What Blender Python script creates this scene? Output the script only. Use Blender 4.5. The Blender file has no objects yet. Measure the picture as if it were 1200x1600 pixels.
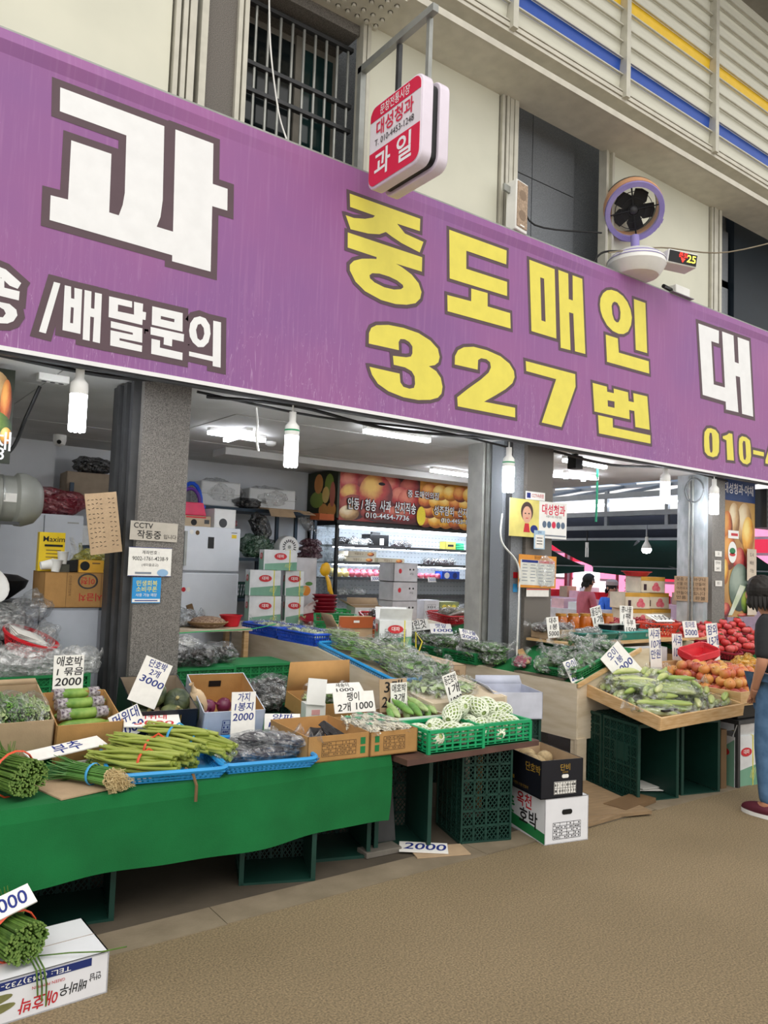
import bpy, bmesh, math, random
from mathutils import Vector, Matrix, Euler, noise
from mathutils.geometry import tessellate_polygon
R = math.radians; PI = math.pi
rnd = random.Random(7)
SC = bpy.context.scene; COL = SC.collection

# ------------------------------------------------------------------ camera, world, exposure
cam = bpy.data.cameras.new('camera'); camo = bpy.data.objects.new('camera', cam); COL.objects.link(camo)
rt, up, fw = Vector((.805, -.592, .035)), Vector((-.067, -.033, .997)), Vector((.589, .805, .066))
camo.matrix_world = Matrix(((rt.x, up.x, -fw.x, 0), (rt.y, up.y, -fw.y, 0), (rt.z, up.z, -fw.z, 1.53), (0, 0, 0, 1)))
cam.sensor_fit = 'HORIZONTAL'; cam.sensor_width = 36; cam.lens = 36.33; cam.clip_start = .05
SC.camera = camo
W = bpy.data.worlds.new('sky'); SC.world = W; W.use_nodes = True
wn = W.node_tree; bg = wn.nodes['Background']
bg.inputs[0].default_value = (1.0, .985, .955, 1); bg.inputs[1].default_value = 1.0
SC.view_settings.view_transform = 'Standard'; SC.view_settings.look = 'None'
SC.view_settings.gamma = 1; SC.view_settings.use_curve_mapping = False
SC.view_settings.exposure = .3
sd = bpy.data.lights.new('roof_gap_sun', 'SUN'); sd.energy = .9; sd.angle = R(40); sd.color = (1, .95, .85)
so = bpy.data.objects.new('roof_gap_sun', sd); COL.objects.link(so); so.rotation_euler = (R(38), 0, R(-25))

# ------------------------------------------------------------------ materials
MATS = {}
def srgb(c):
    if isinstance(c, str):
        c = [int(c[i:i+2], 16)/255 for i in (0, 2, 4)]
    return tuple((x/12.92 if x <= .04045 else ((x+.055)/1.055)**2.4) for x in c)
def mat(name, col, rough=.6, metal=0, var=.1, scale=9, bump=0, bscale=40, emit=0, col2=None, stretch=None, spec=.4, coat=0, detail=4):
    if name in MATS: return MATS[name]
    m = bpy.data.materials.new(name); m.use_nodes = True; MATS[name] = m
    nt = m.node_tree; b = nt.nodes['Principled BSDF']; L = nt.links.new
    c = srgb(col)
    b.inputs['Roughness'].default_value = rough; b.inputs['Metallic'].default_value = metal
    b.inputs['Specular IOR Level'].default_value = spec; b.inputs['Coat Weight'].default_value = coat
    tc = nt.nodes.new('ShaderNodeTexCoord'); src = tc.outputs['Object']
    if stretch:
        mp = nt.nodes.new('ShaderNodeMapping'); mp.inputs['Scale'].default_value = stretch; L(src, mp.inputs[0]); src = mp.outputs[0]
    n = nt.nodes.new('ShaderNodeTexNoise'); n.inputs['Scale'].default_value = scale; n.inputs['Detail'].default_value = detail; L(src, n.inputs[0])
    r = nt.nodes.new('ShaderNodeValToRGB'); L(n.outputs[0], r.inputs[0])
    c2 = srgb(col2) if col2 else tuple(min(1, x*(1+var)) for x in c)
    c1 = c if col2 else tuple(x*(1-var) for x in c)
    r.color_ramp.elements[0].color = (*c1, 1); r.color_ramp.elements[1].color = (*c2, 1)
    r.color_ramp.elements[0].position = .33; r.color_ramp.elements[1].position = .67
    L(r.outputs[0], b.inputs['Base Color'])
    if bump:
        n2 = nt.nodes.new('ShaderNodeTexNoise'); n2.inputs['Scale'].default_value = bscale; n2.inputs['Detail'].default_value = 5; L(src, n2.inputs[0])
        bp = nt.nodes.new('ShaderNodeBump'); bp.inputs['Strength'].default_value = bump; bp.inputs['Distance'].default_value = .01
        L(n2.outputs[0], bp.inputs['Height']); L(bp.outputs[0], b.inputs['Normal'])
    if emit:
        b.inputs['Emission Color'].default_value = (*c, 1); b.inputs['Emission Strength'].default_value = emit
    return m
def speckle(name, c1, c2, scale=160, rough=.5, joint=None):
    m = mat(name, c1, rough, col2=c2, scale=scale, detail=2)
    return m
def plastic_bag(name, tint, opac=.3, rough=.14, bump=.9):
    # thin film: mostly clear, glossy streaks along the creases, a little milky where it is doubled
    if name in MATS: return MATS[name]
    m = bpy.data.materials.new(name); m.use_nodes = True; MATS[name] = m
    nt = m.node_tree; L = nt.links.new; nt.nodes.remove(nt.nodes['Principled BSDF']); out = nt.nodes['Material Output']
    tr = nt.nodes.new('ShaderNodeBsdfTransparent'); tr.inputs[0].default_value = (*[min(1, .7+.3*x) for x in srgb(tint)], 1)
    g = nt.nodes.new('ShaderNodeBsdfGlossy'); g.inputs['Roughness'].default_value = rough
    d = nt.nodes.new('ShaderNodeBsdfDiffuse'); d.inputs[0].default_value = (*srgb(tint), 1)
    tc = nt.nodes.new('ShaderNodeTexCoord'); n = nt.nodes.new('ShaderNodeTexNoise'); n.inputs['Scale'].default_value = 13; n.inputs['Detail'].default_value = 5; n.inputs['Distortion'].default_value = 2.2
    L(tc.outputs['Object'], n.inputs[0])
    bp = nt.nodes.new('ShaderNodeBump'); bp.inputs['Strength'].default_value = bump; bp.inputs['Distance'].default_value = .03; L(n.outputs[0], bp.inputs['Height']); L(bp.outputs[0], g.inputs['Normal'])
    r = nt.nodes.new('ShaderNodeValToRGB'); L(n.outputs[0], r.inputs[0])
    r.color_ramp.elements[0].position = .45; r.color_ramp.elements[1].position = .70
    a, b = opac*.35, min(1, opac*1.5); r.color_ramp.elements[0].color = (a, a, a, 1); r.color_ramp.elements[1].color = (b, b, b, 1)
    m1 = nt.nodes.new('ShaderNodeMixShader'); L(r.outputs[0], m1.inputs[0]); L(tr.outputs[0], m1.inputs[1]); L(d.outputs[0], m1.inputs[2])
    r2 = nt.nodes.new('ShaderNodeValToRGB'); L(n.outputs[0], r2.inputs[0]); e = r2.color_ramp.elements
    e[0].position, e[1].position = .40, .62; e[0].color = (.03, .03, .03, 1); e[1].color = (.30, .30, .30, 1)
    m2 = nt.nodes.new('ShaderNodeMixShader'); L(r2.outputs[0], m2.inputs[0]); L(m1.outputs[0], m2.inputs[1]); L(g.outputs[0], m2.inputs[2]); L(m2.outputs[0], out.inputs[0])
    return m
def streaked(name, base, streak, hue2):
    m = bpy.data.materials.new(name); m.use_nodes = True; MATS[name] = m
    nt = m.node_tree; L = nt.links.new; b = nt.nodes['Principled BSDF']; b.inputs['Roughness'].default_value = .55
    tc = nt.nodes.new('ShaderNodeTexCoord')
    def nz(sc, scale, det=5, dist=0):
        mp = nt.nodes.new('ShaderNodeMapping'); mp.inputs['Scale'].default_value = sc; L(tc.outputs['Object'], mp.inputs[0])
        n = nt.nodes.new('ShaderNodeTexNoise'); n.inputs['Scale'].default_value = scale; n.inputs['Detail'].default_value = det; n.inputs['Distortion'].default_value = dist; L(mp.outputs[0], n.inputs[0]); return n.outputs[0]
    def ramp(s, p0, p1, c0=(0,0,0,1), c1=(1,1,1,1)):
        r = nt.nodes.new('ShaderNodeValToRGB'); L(s, r.inputs[0]); e = r.color_ramp.elements
        e[0].position, e[1].position = p0, p1; e[0].color, e[1].color = c0, c1; return r.outputs[0]
    c = ramp(nz((1, 1, 1), .9, 4), .35, .65, (*srgb(base), 1), (*srgb(hue2), 1))
    fine = ramp(nz((14, 1, .7), 3, 6), .52, .72)
    mx = nt.nodes.new('ShaderNodeMix'); mx.data_type = 'RGBA'; mx.inputs[7].default_value = (*srgb(streak), 1)
    mt = nt.nodes.new('ShaderNodeMath'); mt.operation = 'MULTIPLY'; mt.inputs[1].default_value = .35; L(fine, mt.inputs[0]); L(mt.outputs[0], mx.inputs[0]); L(c, mx.inputs[6])
    # dried drip marks running down the lower half of the sheet
    drip = ramp(nz((9, 1, .8), 2.6, 3, 1.2), .492, .5); drip2 = ramp(nz((9, 1, .8), 2.6, 3, 1.2), .5, .508)
    d = nt.nodes.new('ShaderNodeMath'); d.operation = 'SUBTRACT'; L(drip, d.inputs[0]); L(drip2, d.inputs[1])
    sep = nt.nodes.new('ShaderNodeSeparateXYZ'); L(tc.outputs['Object'], sep.inputs[0])
    mr = nt.nodes.new('ShaderNodeMapRange'); mr.inputs[1].default_value = .75; mr.inputs[2].default_value = .1; mr.inputs[3].default_value = 0; mr.inputs[4].default_value = .75; L(sep.outputs[2], mr.inputs[0])
    d2 = nt.nodes.new('ShaderNodeMath'); d2.operation = 'MULTIPLY'; L(d.outputs[0], d2.inputs[0]); L(mr.outputs[0], d2.inputs[1])
    mx2 = nt.nodes.new('ShaderNodeMix'); mx2.data_type = 'RGBA'; mx2.inputs[7].default_value = (*srgb('c9a6cf'), 1); L(d2.outputs[0], mx2.inputs[0]); L(mx.outputs[2], mx2.inputs[6])
    L(mx2.outputs[2], b.inputs['Base Color'])
    return m

white_p = mat('white_paint', 'e9e9e6', .5, var=.04)
white_pl = mat('white_plastic', 'f0f0ee', .35, var=.03)
paper = mat('paper_card', 'ebe9e4', .8, var=.04, scale=30)
ink_b = mat('ink_black', '1b1b1e', .7); ink_bl = mat('ink_blue', '20307e', .7); ink_r = mat('ink_red', 'c02430', .6)
steel = mat('galvanised_steel', '9fa19d', .45, .6, var=.12); steel_d = mat('dark_steel', '4b4c4e', .5, .5, var=.15)
black_pl = mat('black_plastic', '17181a', .4, var=.2); cable_m = mat('black_cable', '1d1d1f', .6)
kraft = mat('kraft_cardboard', 'b08651', .85, var=.07, scale=14, bump=.08, bscale=120)
kraft_p = mat('pale_cardboard', 'b39a7c', .85, var=.07, scale=14, bump=.08, bscale=120)
kraft_i = mat('inner_cardboard', 'b98d58', .9, var=.06, scale=14)
kraft_g = mat('grey_cardboard', '968775', .9, var=.08, scale=14)
wood_l = mat('pine_wood', 'd9b88a', .6, col2='c39a66', scale=6, stretch=(1.5, 1.5, 14), bump=.1)
ply = mat('plywood', 'd9cbb4', .7, col2='c5b498', scale=3.5, stretch=(1, 1.3, 5), bump=.06)
ply_y = mat('plywood_grain', 'ddd0bb', .7, col2='cbbb9f', scale=3.5, stretch=(6, .8, 6), bump=.06)
granite = speckle('granite', '4b4845', '8b8782', 230, .3); granite_d = speckle('dark_granite', '6a6e74', '9ea3a9', 230, .45)
granite_b = speckle('brown_granite', '474340', '807a72', 220, .35)
crate_g = mat('dark_green_crate', '143a31', .5, var=.14); crate_m = mat('green_crate', '1e7a44', .45, var=.1); bright_g = mat('bright_green_basket', '179a62', .42, var=.1)
blue_t = mat('sky_blue_plastic', '2f97d8', .4, var=.08); blue_d = mat('royal_blue_plastic', '1a4fc4', .4, var=.1)
red_t = mat('red_plastic', 'c61f2b', .4, var=.1); red_d = mat('maroon_plastic', '8d1a2a', .4, var=.12); teal_t = mat('teal_plastic', '1f8c84', .45, var=.1); orange_t = mat('orange_red_plastic', 'd8432f', .45, var=.1)
tube_on = mat('lit_tube', 'f7faff', .4, emit=26); led_on = mat('lit_led', 'f5f8ff', .4, emit=20)
bag_c = plastic_bag('clear_bag', 'e6eaea', .10); bag_w = plastic_bag('milky_bag', 'eef0f0', .36, .22); bag_k = plastic_bag('smoky_bag', 'd0d3d6', .17)
bag_r = plastic_bag('red_bag', 'a3243c', .8, .2); bag_g = plastic_bag('green_bag', '1d5a34', .85, .25); bag_blk = plastic_bag('black_bag', '202124', .95, .25); bag_y = plastic_bag('yellow_bag', 'b8b53a', .6, .25)

# ------------------------------------------------------------------ mesh builder
class MB:
    def __init__(s): s.v = []; s.f = []
    def add(s, vs, fs, M=None):
        b = len(s.v); s.v += [tuple(M @ Vector(p)) if M else tuple(p) for p in vs]; s.f += [tuple(b+i for i in f) for f in fs]; return s
    def box(s, c, d, rot=None):
        x, y, z = d[0]/2, d[1]/2, d[2]/2
        vs = [(-x,-y,-z),(x,-y,-z),(x,y,-z),(-x,y,-z),(-x,-y,z),(x,-y,z),(x,y,z),(-x,y,z)]
        M = Matrix.Translation(c)
        if rot: M = M @ Euler(rot).to_matrix().to_4x4()
        return s.add(vs, [(0,3,2,1),(4,5,6,7),(0,1,5,4),(1,2,6,5),(2,3,7,6),(3,0,4,7)], M)
    def bb(s, x0, x1, y0, y1, z0, z1): return s.box(((x0+x1)/2, (y0+y1)/2, (z0+z1)/2), (x1-x0, y1-y0, z1-z0))
    def hexa(s, lo, hi):           # 4 lower + 4 upper corners
        return s.add(list(lo)+list(hi), [(0,3,2,1),(4,5,6,7),(0,1,5,4),(1,2,6,5),(2,3,7,6),(3,0,4,7)])
    def frame(s, p0, p1):
        a, b = Vector(p0), Vector(p1); d = (b-a); L = d.length; q = d.to_track_quat('Z', 'Y'); return Matrix.Translation(a) @ q.to_matrix().to_4x4(), L
    def bar(s, p0, p1, w, h=None):
        M, L = s.frame(p0, p1); h = h or w; x, y = w/2, h/2
        return s.add([(-x,-y,0),(x,-y,0),(x,y,0),(-x,y,0),(-x,-y,L),(x,-y,L),(x,y,L),(-x,y,L)], [(0,3,2,1),(4,5,6,7),(0,1,5,4),(1,2,6,5),(2,3,7,6),(3,0,4,7)], M)
    def cyl(s, p0, p1, r, n=12, r2=None):
        M, L = s.frame(p0, p1); r2 = r if r2 is None else r2
        vs = [(r*math.cos(2*PI*i/n), r*math.sin(2*PI*i/n), 0) for i in range(n)] + [(r2*math.cos(2*PI*i/n), r2*math.sin(2*PI*i/n), L) for i in range(n)]
        fs = [(i, (i+1) % n, n+(i+1) % n, n+i) for i in range(n)] + [tuple(range(n-1, -1, -1)), tuple(range(n, 2*n))]
        return s.add(vs, fs, M)
    def lathe(s, prof, n=16, M=None, sx=1, sy=1):
        vs = [(sx*r*math.cos(2*PI*i/n), sy*r*math.sin(2*PI*i/n), z) for r, z in prof for i in range(n)]
        fs = [(k*n+i, k*n+(i+1) % n, (k+1)*n+(i+1) % n, (k+1)*n+i) for k in range(len(prof)-1) for i in range(n)]
        return s.add(vs, fs, M)
    def ell(s, c, r, nu=12, nv=8, fn=None, M=None):
        vs = []; fs = []
        for j in range(nv+1):
            t = PI*j/nv
            for i in range(nu):
                a = 2*PI*i/nu; p = Vector((math.sin(t)*math.cos(a), math.sin(t)*math.sin(a), math.cos(t)))
                k = fn(p) if fn else 1
                vs.append((c[0]+p.x*r[0]*k, c[1]+p.y*r[1]*k, c[2]+p.z*r[2]*k))
        for j in range(nv):
            for i in range(nu): fs.append((j*nu+i, (j+1)*nu+i, (j+1)*nu+(i+1) % nu, j*nu+(i+1) % nu))
        return s.add(vs, fs, M)
    def tube(s, pts, r, n=6, rs=None, cap=True):
        P = [Vector(p) for p in pts]; b = len(s.v)
        for k, p in enumerate(P):
            d = (P[min(k+1, len(P)-1)]-P[max(k-1, 0)]).normalized(); q = d.to_track_quat('Z', 'Y'); rr = rs[k] if rs else r
            for i in range(n): s.v.append(tuple(p + q @ Vector((rr*math.cos(2*PI*i/n), rr*math.sin(2*PI*i/n), 0))))
        for k in range(len(P)-1):
            for i in range(n): s.f.append((b+k*n+i, b+k*n+(i+1) % n, b+(k+1)*n+(i+1) % n, b+(k+1)*n+i))
        if cap: s.f.append(tuple(b+i for i in range(n-1, -1, -1))); s.f.append(tuple(b+(len(P)-1)*n+i for i in range(n)))
        return s
    def prism(s, poly, z0, z1, M=None):
        n = len(poly); vs = [(x, y, z0) for x, y in poly] + [(x, y, z1) for x, y in poly]
        a = sum(poly[i][0]*poly[(i+1) % n][1]-poly[(i+1) % n][0]*poly[i][1] for i in range(n))
        t, bo = tuple(range(n, 2*n)), tuple(range(n-1, -1, -1)); sd_ = [(i, (i+1) % n, n+(i+1) % n, n+i) for i in range(n)]
        fs = [bo, t] + sd_
        if a < 0: fs = [tuple(reversed(f)) for f in fs]
        return s.add(vs, fs, M)
    def sheet(s, nu, nv, fn):
        b = len(s.v)
        for j in range(nv+1):
            for i in range(nu+1): s.v.append(tuple(fn(i/nu, j/nv)))
        for j in range(nv):
            for i in range(nu): k = b+j*(nu+1)+i; s.f.append((k, k+1, k+nu+2, k+nu+1))
        return s
    def mesh(s, name, m, sharp=38):
        me = bpy.data.meshes.new(name); me.from_pydata(s.v, [], s.f); me.validate(); me.update()
        if sharp is not None and len(me.polygons):
            me.shade_smooth(); me.set_sharp_from_angle(angle=R(sharp))
        me.materials.append(m); return me
    def build(s, name, m, parent=None, loc=(0, 0, 0), rot=(0, 0, 0), sharp=38, bevel=0, solid=0):
        return obj(name, s.mesh(name, m, sharp), parent, loc, rot, bevel, solid)
def obj(name, me, parent=None, loc=(0, 0, 0), rot=(0, 0, 0), bevel=0, solid=0, M=None):
    o = bpy.data.objects.new(name, me); COL.objects.link(o); o.parent = parent
    if M is not None: o.matrix_local = M
    else: o.location = loc; o.rotation_euler = rot
    if solid: k = o.modifiers.new('s', 'SOLIDIFY'); k.thickness = solid; k.offset = 0
    if bevel: k = o.modifiers.new('b', 'BEVEL'); k.width = bevel; k.segments = 2; k.limit_method = 'ANGLE'
    return o
def tag(o, label, cat, group=None):
    o['label'] = label; o['category'] = cat
    if group: o['group'] = group
    return o
def thing(name, label, cat, loc=(0, 0, 0), rz=0, group=None, rot=None):
    o = bpy.data.objects.new(name, None); COL.objects.link(o); o.empty_display_size = .05
    o.location = loc; o.rotation_euler = rot if rot else (0, 0, rz)
    return tag(o, label, cat, group)
def struct(o, label=None):
    o['kind'] = 'structure'
    if label: o['label'] = label
    return o
def clone(o, loc=None, rot=None, label=None, parent=None, group=None):
    c = o.copy(); COL.objects.link(c); c.parent = parent
    if loc is not None: c.location = loc
    if rot is not None: c.rotation_euler = rot
    if label: c['label'] = label
    if group: c['group'] = group
    for ch in list(o.children): clone(ch, parent=c)
    return c

# ------------------------------------------------------------------ lettering
TXT = {}
TSC = bpy.data.scenes.new('lettering_scratch')
def text_mesh(s, m, bold=0, align='CENTER', shear=0, space=1, line=1):
    k = (s, m.name, bold, align, shear, space, line)
    if k in TXT: return TXT[k]
    cu = bpy.data.curves.new('t', 'FONT'); cu.body = s; cu.size = 1; cu.offset = bold; cu.align_x = align; cu.align_y = 'CENTER'; cu.shear = shear; cu.space_character = space; cu.space_line = line; cu.resolution_u = 3
    o = bpy.data.objects.new('t', cu); TSC.collection.objects.link(o); vl = TSC.view_layers[0]; vl.update()
    me = bpy.data.meshes.new_from_object(o.evaluated_get(vl.depsgraph))
    bpy.data.objects.remove(o); bpy.data.curves.remove(cu)
    me.materials.clear(); me.materials.append(m); TXT[k] = me; return me
def lettering(parent, s, size, c, right, upv, m, bold=.0, w=None, name='lettering', shear=0, space=1, line=1, align='CENTER', ang=0):
    me = text_mesh(s, m, bold, align, shear, space, line)
    r = Vector(right).normalized(); n = r.cross(Vector(upv)).normalized(); u = n.cross(r)
    if ang: q = Matrix.Rotation(ang, 3, n); r = q @ r; u = q @ u
    sx = size
    if w:
        xs = [v.co.x for v in me.vertices]; sx = w/max(1e-4, max(xs)-min(xs))
    M = Matrix(((r.x*sx, u.x*size, n.x, c[0]), (r.y*sx, u.y*size, n.y, c[1]), (r.z*sx, u.z*size, n.z, c[2]), (0, 0, 0, 1)))
    return obj(name, me, parent, M=M)
FX, FZ, FY = (1, 0, 0), (0, 0, 1), (0, -1, 0)     # lettering on a surface that faces -Y: right=+X, up=+Z
GLYPHS=[
('과','w',0.043,[[[(0.917,4.071),(1.504,4.069),(1.519,3.623),(1.511,3.517),(1.492,3.453),(1.591,3.452),(1.572,4.075),(1.815,4.074),(1.824,3.821),(1.923,3.821),(1.928,3.683),(1.828,3.681),(1.839,3.272),(1.595,3.273),(1.594,3.309),(0.907,3.32),(0.904,3.457),(0.994,3.461),(0.991,3.797),(1.21,3.796),(1.217,3.456),(1.271,3.455),(1.289,3.521),(1.297,3.594),(1.287,3.933),(0.923,3.937)]]]),
('중','y',0.026,[[[(2.826,4.079),(3.454,4.086),(3.454,3.992),(3.242,3.987),(3.317,3.935),(3.491,3.921),(3.459,3.832),(3.291,3.855),(3.206,3.877),(3.145,3.897),(3.089,3.864),(2.993,3.842),(2.844,3.83),(2.8,3.917),(2.867,3.917),(2.961,3.939),(3.029,3.968),(3.045,3.987),(2.833,3.986)]],[[(2.822,3.801),(3.484,3.802),(3.485,3.693),(3.244,3.691),(3.299,3.679),(3.389,3.648),(3.458,3.599),(3.488,3.54),(3.478,3.489),(3.435,3.443),(3.354,3.413),(3.252,3.395),(3.124,3.395),(2.984,3.425),(2.901,3.473),(2.851,3.54),(2.849,3.579),(2.881,3.616),(2.947,3.648),(3.028,3.67),(3.072,3.679),(3.072,3.693),(2.826,3.695)],[(3.017,3.548),(3.04,3.568),(3.102,3.581),(3.187,3.581),(3.259,3.571),(3.311,3.551),(3.319,3.535),(3.298,3.515),(3.234,3.497),(3.148,3.493),(3.063,3.507),(3.023,3.526)]]]),
('도','y',0.026,[[[(3.738,4.086),(4.353,4.091),(4.353,3.975),(3.918,3.97),(3.923,3.828),(4.367,3.834),(4.371,3.718),(3.757,3.71)]],[[(3.98,3.686),(4.155,3.691),(4.159,3.584),(4.41,3.586),(4.42,3.461),(3.746,3.453),(3.738,3.577),(3.983,3.585)]]]),
('매','y',0.026,[[[(4.617,4.085),(4.928,4.084),(4.968,3.489),(4.662,3.491)],[(4.753,3.969),(4.8,3.969),(4.829,3.605),(4.779,3.606)]],[[(4.975,4.09),(5.102,4.09),(5.115,3.867),(5.168,3.867),(5.159,4.089),(5.288,4.09),(5.347,3.428),(5.209,3.426),(5.178,3.753),(5.123,3.753),(5.152,3.424),(5.024,3.421)]]]),
('인','y',0.026,[[[(5.535,3.914),(5.542,3.974),(5.577,4.03),(5.631,4.069),(5.694,4.089),(5.778,4.092),(5.863,4.071),(5.931,4.029),(5.98,3.967),(6.001,3.899),(5.989,3.823),(5.947,3.754),(5.881,3.716),(5.806,3.704),(5.722,3.713),(5.639,3.749),(5.574,3.811),(5.545,3.864)],[(5.7,3.94),(5.716,3.973),(5.743,3.99),(5.78,3.988),(5.815,3.96),(5.831,3.91),(5.827,3.849),(5.803,3.811),(5.775,3.804),(5.741,3.818),(5.713,3.865)]],[[(6.026,4.082),(6.204,4.084),(6.242,3.607),(6.066,3.605)]],[[(5.623,3.659),(5.796,3.659),(5.814,3.53),(6.267,3.533),(6.278,3.416),(5.647,3.414)]]]),
('3','y',0.026,[[[(3.032,3.062),(3.031,3.137),(3.049,3.178),(3.093,3.206),(3.197,3.23),(3.332,3.237),(3.471,3.228),(3.586,3.195),(3.661,3.147),(3.682,3.089),(3.672,3.047),(3.637,3.018),(3.58,3.0),(3.653,2.975),(3.699,2.932),(3.719,2.868),(3.711,2.815),(3.676,2.778),(3.604,2.751),(3.491,2.732),(3.353,2.731),(3.218,2.753),(3.124,2.791),(3.07,2.846),(3.045,2.899),(3.312,2.897),(3.321,2.835),(3.35,2.807),(3.405,2.802),(3.446,2.815),(3.456,2.846),(3.449,2.901),(3.42,2.934),(3.358,2.951),(3.256,2.952),(3.246,3.015),(3.368,3.027),(3.409,3.041),(3.422,3.067),(3.42,3.117),(3.391,3.144),(3.349,3.156),(3.308,3.15),(3.293,3.125),(3.298,3.066)]]]),
('2','y',0.026,[[[(3.833,3.059),(3.833,3.123),(3.862,3.175),(3.922,3.21),(4.022,3.233),(4.166,3.233),(4.314,3.213),(4.416,3.172),(4.469,3.12),(4.479,3.072),(4.456,3.019),(4.381,2.958),(4.26,2.884),(4.148,2.82),(4.493,2.823),(4.496,2.744),(3.876,2.743),(3.868,2.811),(3.972,2.892),(4.11,2.991),(4.188,3.058),(4.212,3.104),(4.201,3.144),(4.16,3.161),(4.104,3.158),(4.073,3.138),(4.071,3.061)]]]),
('7','y',0.026,[[[(4.602,3.228),(5.218,3.226),(5.226,3.117),(5.054,2.74),(4.809,2.746),(4.975,3.14),(4.611,3.146)]]]),
('번','y',0.026,[[[(5.453,3.189),(5.651,3.187),(5.657,3.142),(5.752,3.143),(5.749,3.186),(5.958,3.185),(5.969,3.104),(6.048,3.105),(6.036,3.19),(6.252,3.192),(6.297,2.879),(6.076,2.877),(6.057,3.024),(5.98,3.024),(5.988,2.937),(5.484,2.937)],[(5.665,3.066),(5.763,3.068),(5.765,3.01),(5.67,3.01)]],[[(5.534,2.912),(5.74,2.911),(5.745,2.829),(6.308,2.828),(6.312,2.749),(5.552,2.75)]]]),
('대','w',0.04,[[[(7.093,4.077),(7.472,4.08),(7.473,3.943),(7.331,3.941),(7.383,3.496),(7.595,3.498),(7.533,4.086),(7.756,4.087),(7.785,3.805),(7.862,3.803),(7.838,4.087),(8.071,4.089),(8.163,3.268),(7.935,3.268),(7.888,3.659),(7.803,3.659),(7.86,3.272),(7.618,3.268),(7.611,3.35),(7.182,3.355)]]]),
('0','y',0.03,[[[(7.213,2.923),(7.221,2.977),(7.268,3.021),(7.335,3.033),(7.421,3.025),(7.48,2.989),(7.491,2.914),(7.488,2.805),(7.454,2.758),(7.377,2.736),(7.281,2.744),(7.228,2.775),(7.214,2.838)],[(7.303,2.934),(7.316,2.984),(7.351,2.983),(7.363,2.931),(7.368,2.802),(7.353,2.779),(7.328,2.782),(7.314,2.828)]]]),
('1','y',0.03,[[[(7.56,2.953),(7.559,2.977),(7.639,3.001),(7.679,3.025),(7.743,3.025),(7.777,2.744),(7.647,2.738),(7.629,2.942)]]]),
('0','y',0.03,[[[(7.873,2.95),(7.883,2.996),(7.935,3.025),(8.019,3.024),(8.094,2.999),(8.111,2.944),(8.121,2.832),(8.106,2.762),(8.043,2.73),(7.958,2.735),(7.896,2.768),(7.874,2.838)],[(7.946,2.947),(7.961,2.979),(7.999,2.976),(8.009,2.932),(8.021,2.809),(8.0,2.773),(7.971,2.781),(7.958,2.825)]]]),
('dash','y',0.03,[[[(8.163,2.903),(8.389,2.902),(8.389,2.856),(8.164,2.857)]]]),
('4','y',0.03,[[[(8.423,2.782),(8.423,2.819),(8.523,3.007),(8.626,3.005),(8.661,2.821),(8.719,2.815),(8.726,2.774),(8.661,2.776),(8.673,2.716),(8.57,2.717),(8.565,2.781)]]]),
('송','w',0.036,[[[(0.664,3.004),(0.71,2.995),(0.788,2.941),(0.773,2.906),(0.733,2.914),(0.69,2.947),(0.651,2.909),(0.604,2.887),(0.592,2.925),(0.631,2.95)]],[[(0.585,2.901),(0.783,2.895),(0.782,2.846),(0.588,2.853)]],[[(0.667,2.944),(0.706,2.943),(0.709,2.894),(0.67,2.895)]],[[(0.607,2.767),(0.64,2.805),(0.693,2.817),(0.739,2.817),(0.773,2.794),(0.78,2.765),(0.763,2.73),(0.736,2.712),(0.691,2.704),(0.645,2.715),(0.613,2.738)],[(0.66,2.779),(0.695,2.789),(0.714,2.781),(0.724,2.763),(0.712,2.74),(0.68,2.735),(0.659,2.753)]]]),
('slash','w',0.036,[[[(0.949,2.988),(0.982,2.987),(0.925,2.698),(0.89,2.701)]]]),
('배','w',0.036,[[[(1.005,2.983),(1.038,2.983),(1.042,2.919),(1.059,2.919),(1.056,2.981),(1.097,2.981),(1.102,2.732),(1.008,2.734)],[(1.044,2.87),(1.059,2.87),(1.06,2.782),(1.045,2.782)]],[[(1.11,2.982),(1.147,2.982),(1.15,2.888),(1.168,2.888),(1.166,2.981),(1.204,2.981),(1.209,2.701),(1.17,2.703),(1.169,2.84),(1.149,2.84),(1.153,2.703),(1.116,2.704)]]]),
('달','w',0.036,[[[(1.244,2.978),(1.374,2.978),(1.376,2.942),(1.296,2.942),(1.297,2.903),(1.389,2.904),(1.385,2.979),(1.438,2.979),(1.438,2.933),(1.458,2.933),(1.457,2.887),(1.44,2.887),(1.44,2.854),(1.248,2.859)]],[[(1.262,2.839),(1.442,2.835),(1.445,2.751),(1.315,2.752),(1.316,2.739),(1.446,2.734),(1.446,2.697),(1.266,2.7),(1.263,2.787),(1.389,2.786),(1.388,2.798),(1.263,2.802)]]]),
('문','w',0.036,[[[(1.492,2.977),(1.677,2.977),(1.682,2.865),(1.495,2.868)],[(1.546,2.931),(1.629,2.93),(1.628,2.911),(1.546,2.912)]],[[(1.489,2.854),(1.692,2.852),(1.692,2.806),(1.622,2.807),(1.622,2.764),(1.571,2.766),(1.571,2.808),(1.491,2.809)]],[[(1.498,2.786),(1.549,2.785),(1.55,2.743),(1.689,2.739),(1.69,2.694),(1.501,2.697)]]]),
('의','w',0.036,[[[(1.722,2.879),(1.727,2.927),(1.749,2.965),(1.785,2.982),(1.822,2.977),(1.851,2.942),(1.859,2.889),(1.848,2.834),(1.819,2.799),(1.783,2.792),(1.749,2.814),(1.729,2.845)],[(1.765,2.894),(1.775,2.928),(1.793,2.937),(1.813,2.916),(1.819,2.881),(1.81,2.847),(1.795,2.835),(1.777,2.845)]],[[(1.872,2.974),(1.923,2.974),(1.935,2.693),(1.883,2.694),(1.882,2.723),(1.73,2.728),(1.729,2.755),(1.88,2.752)]]]),
]
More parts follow.
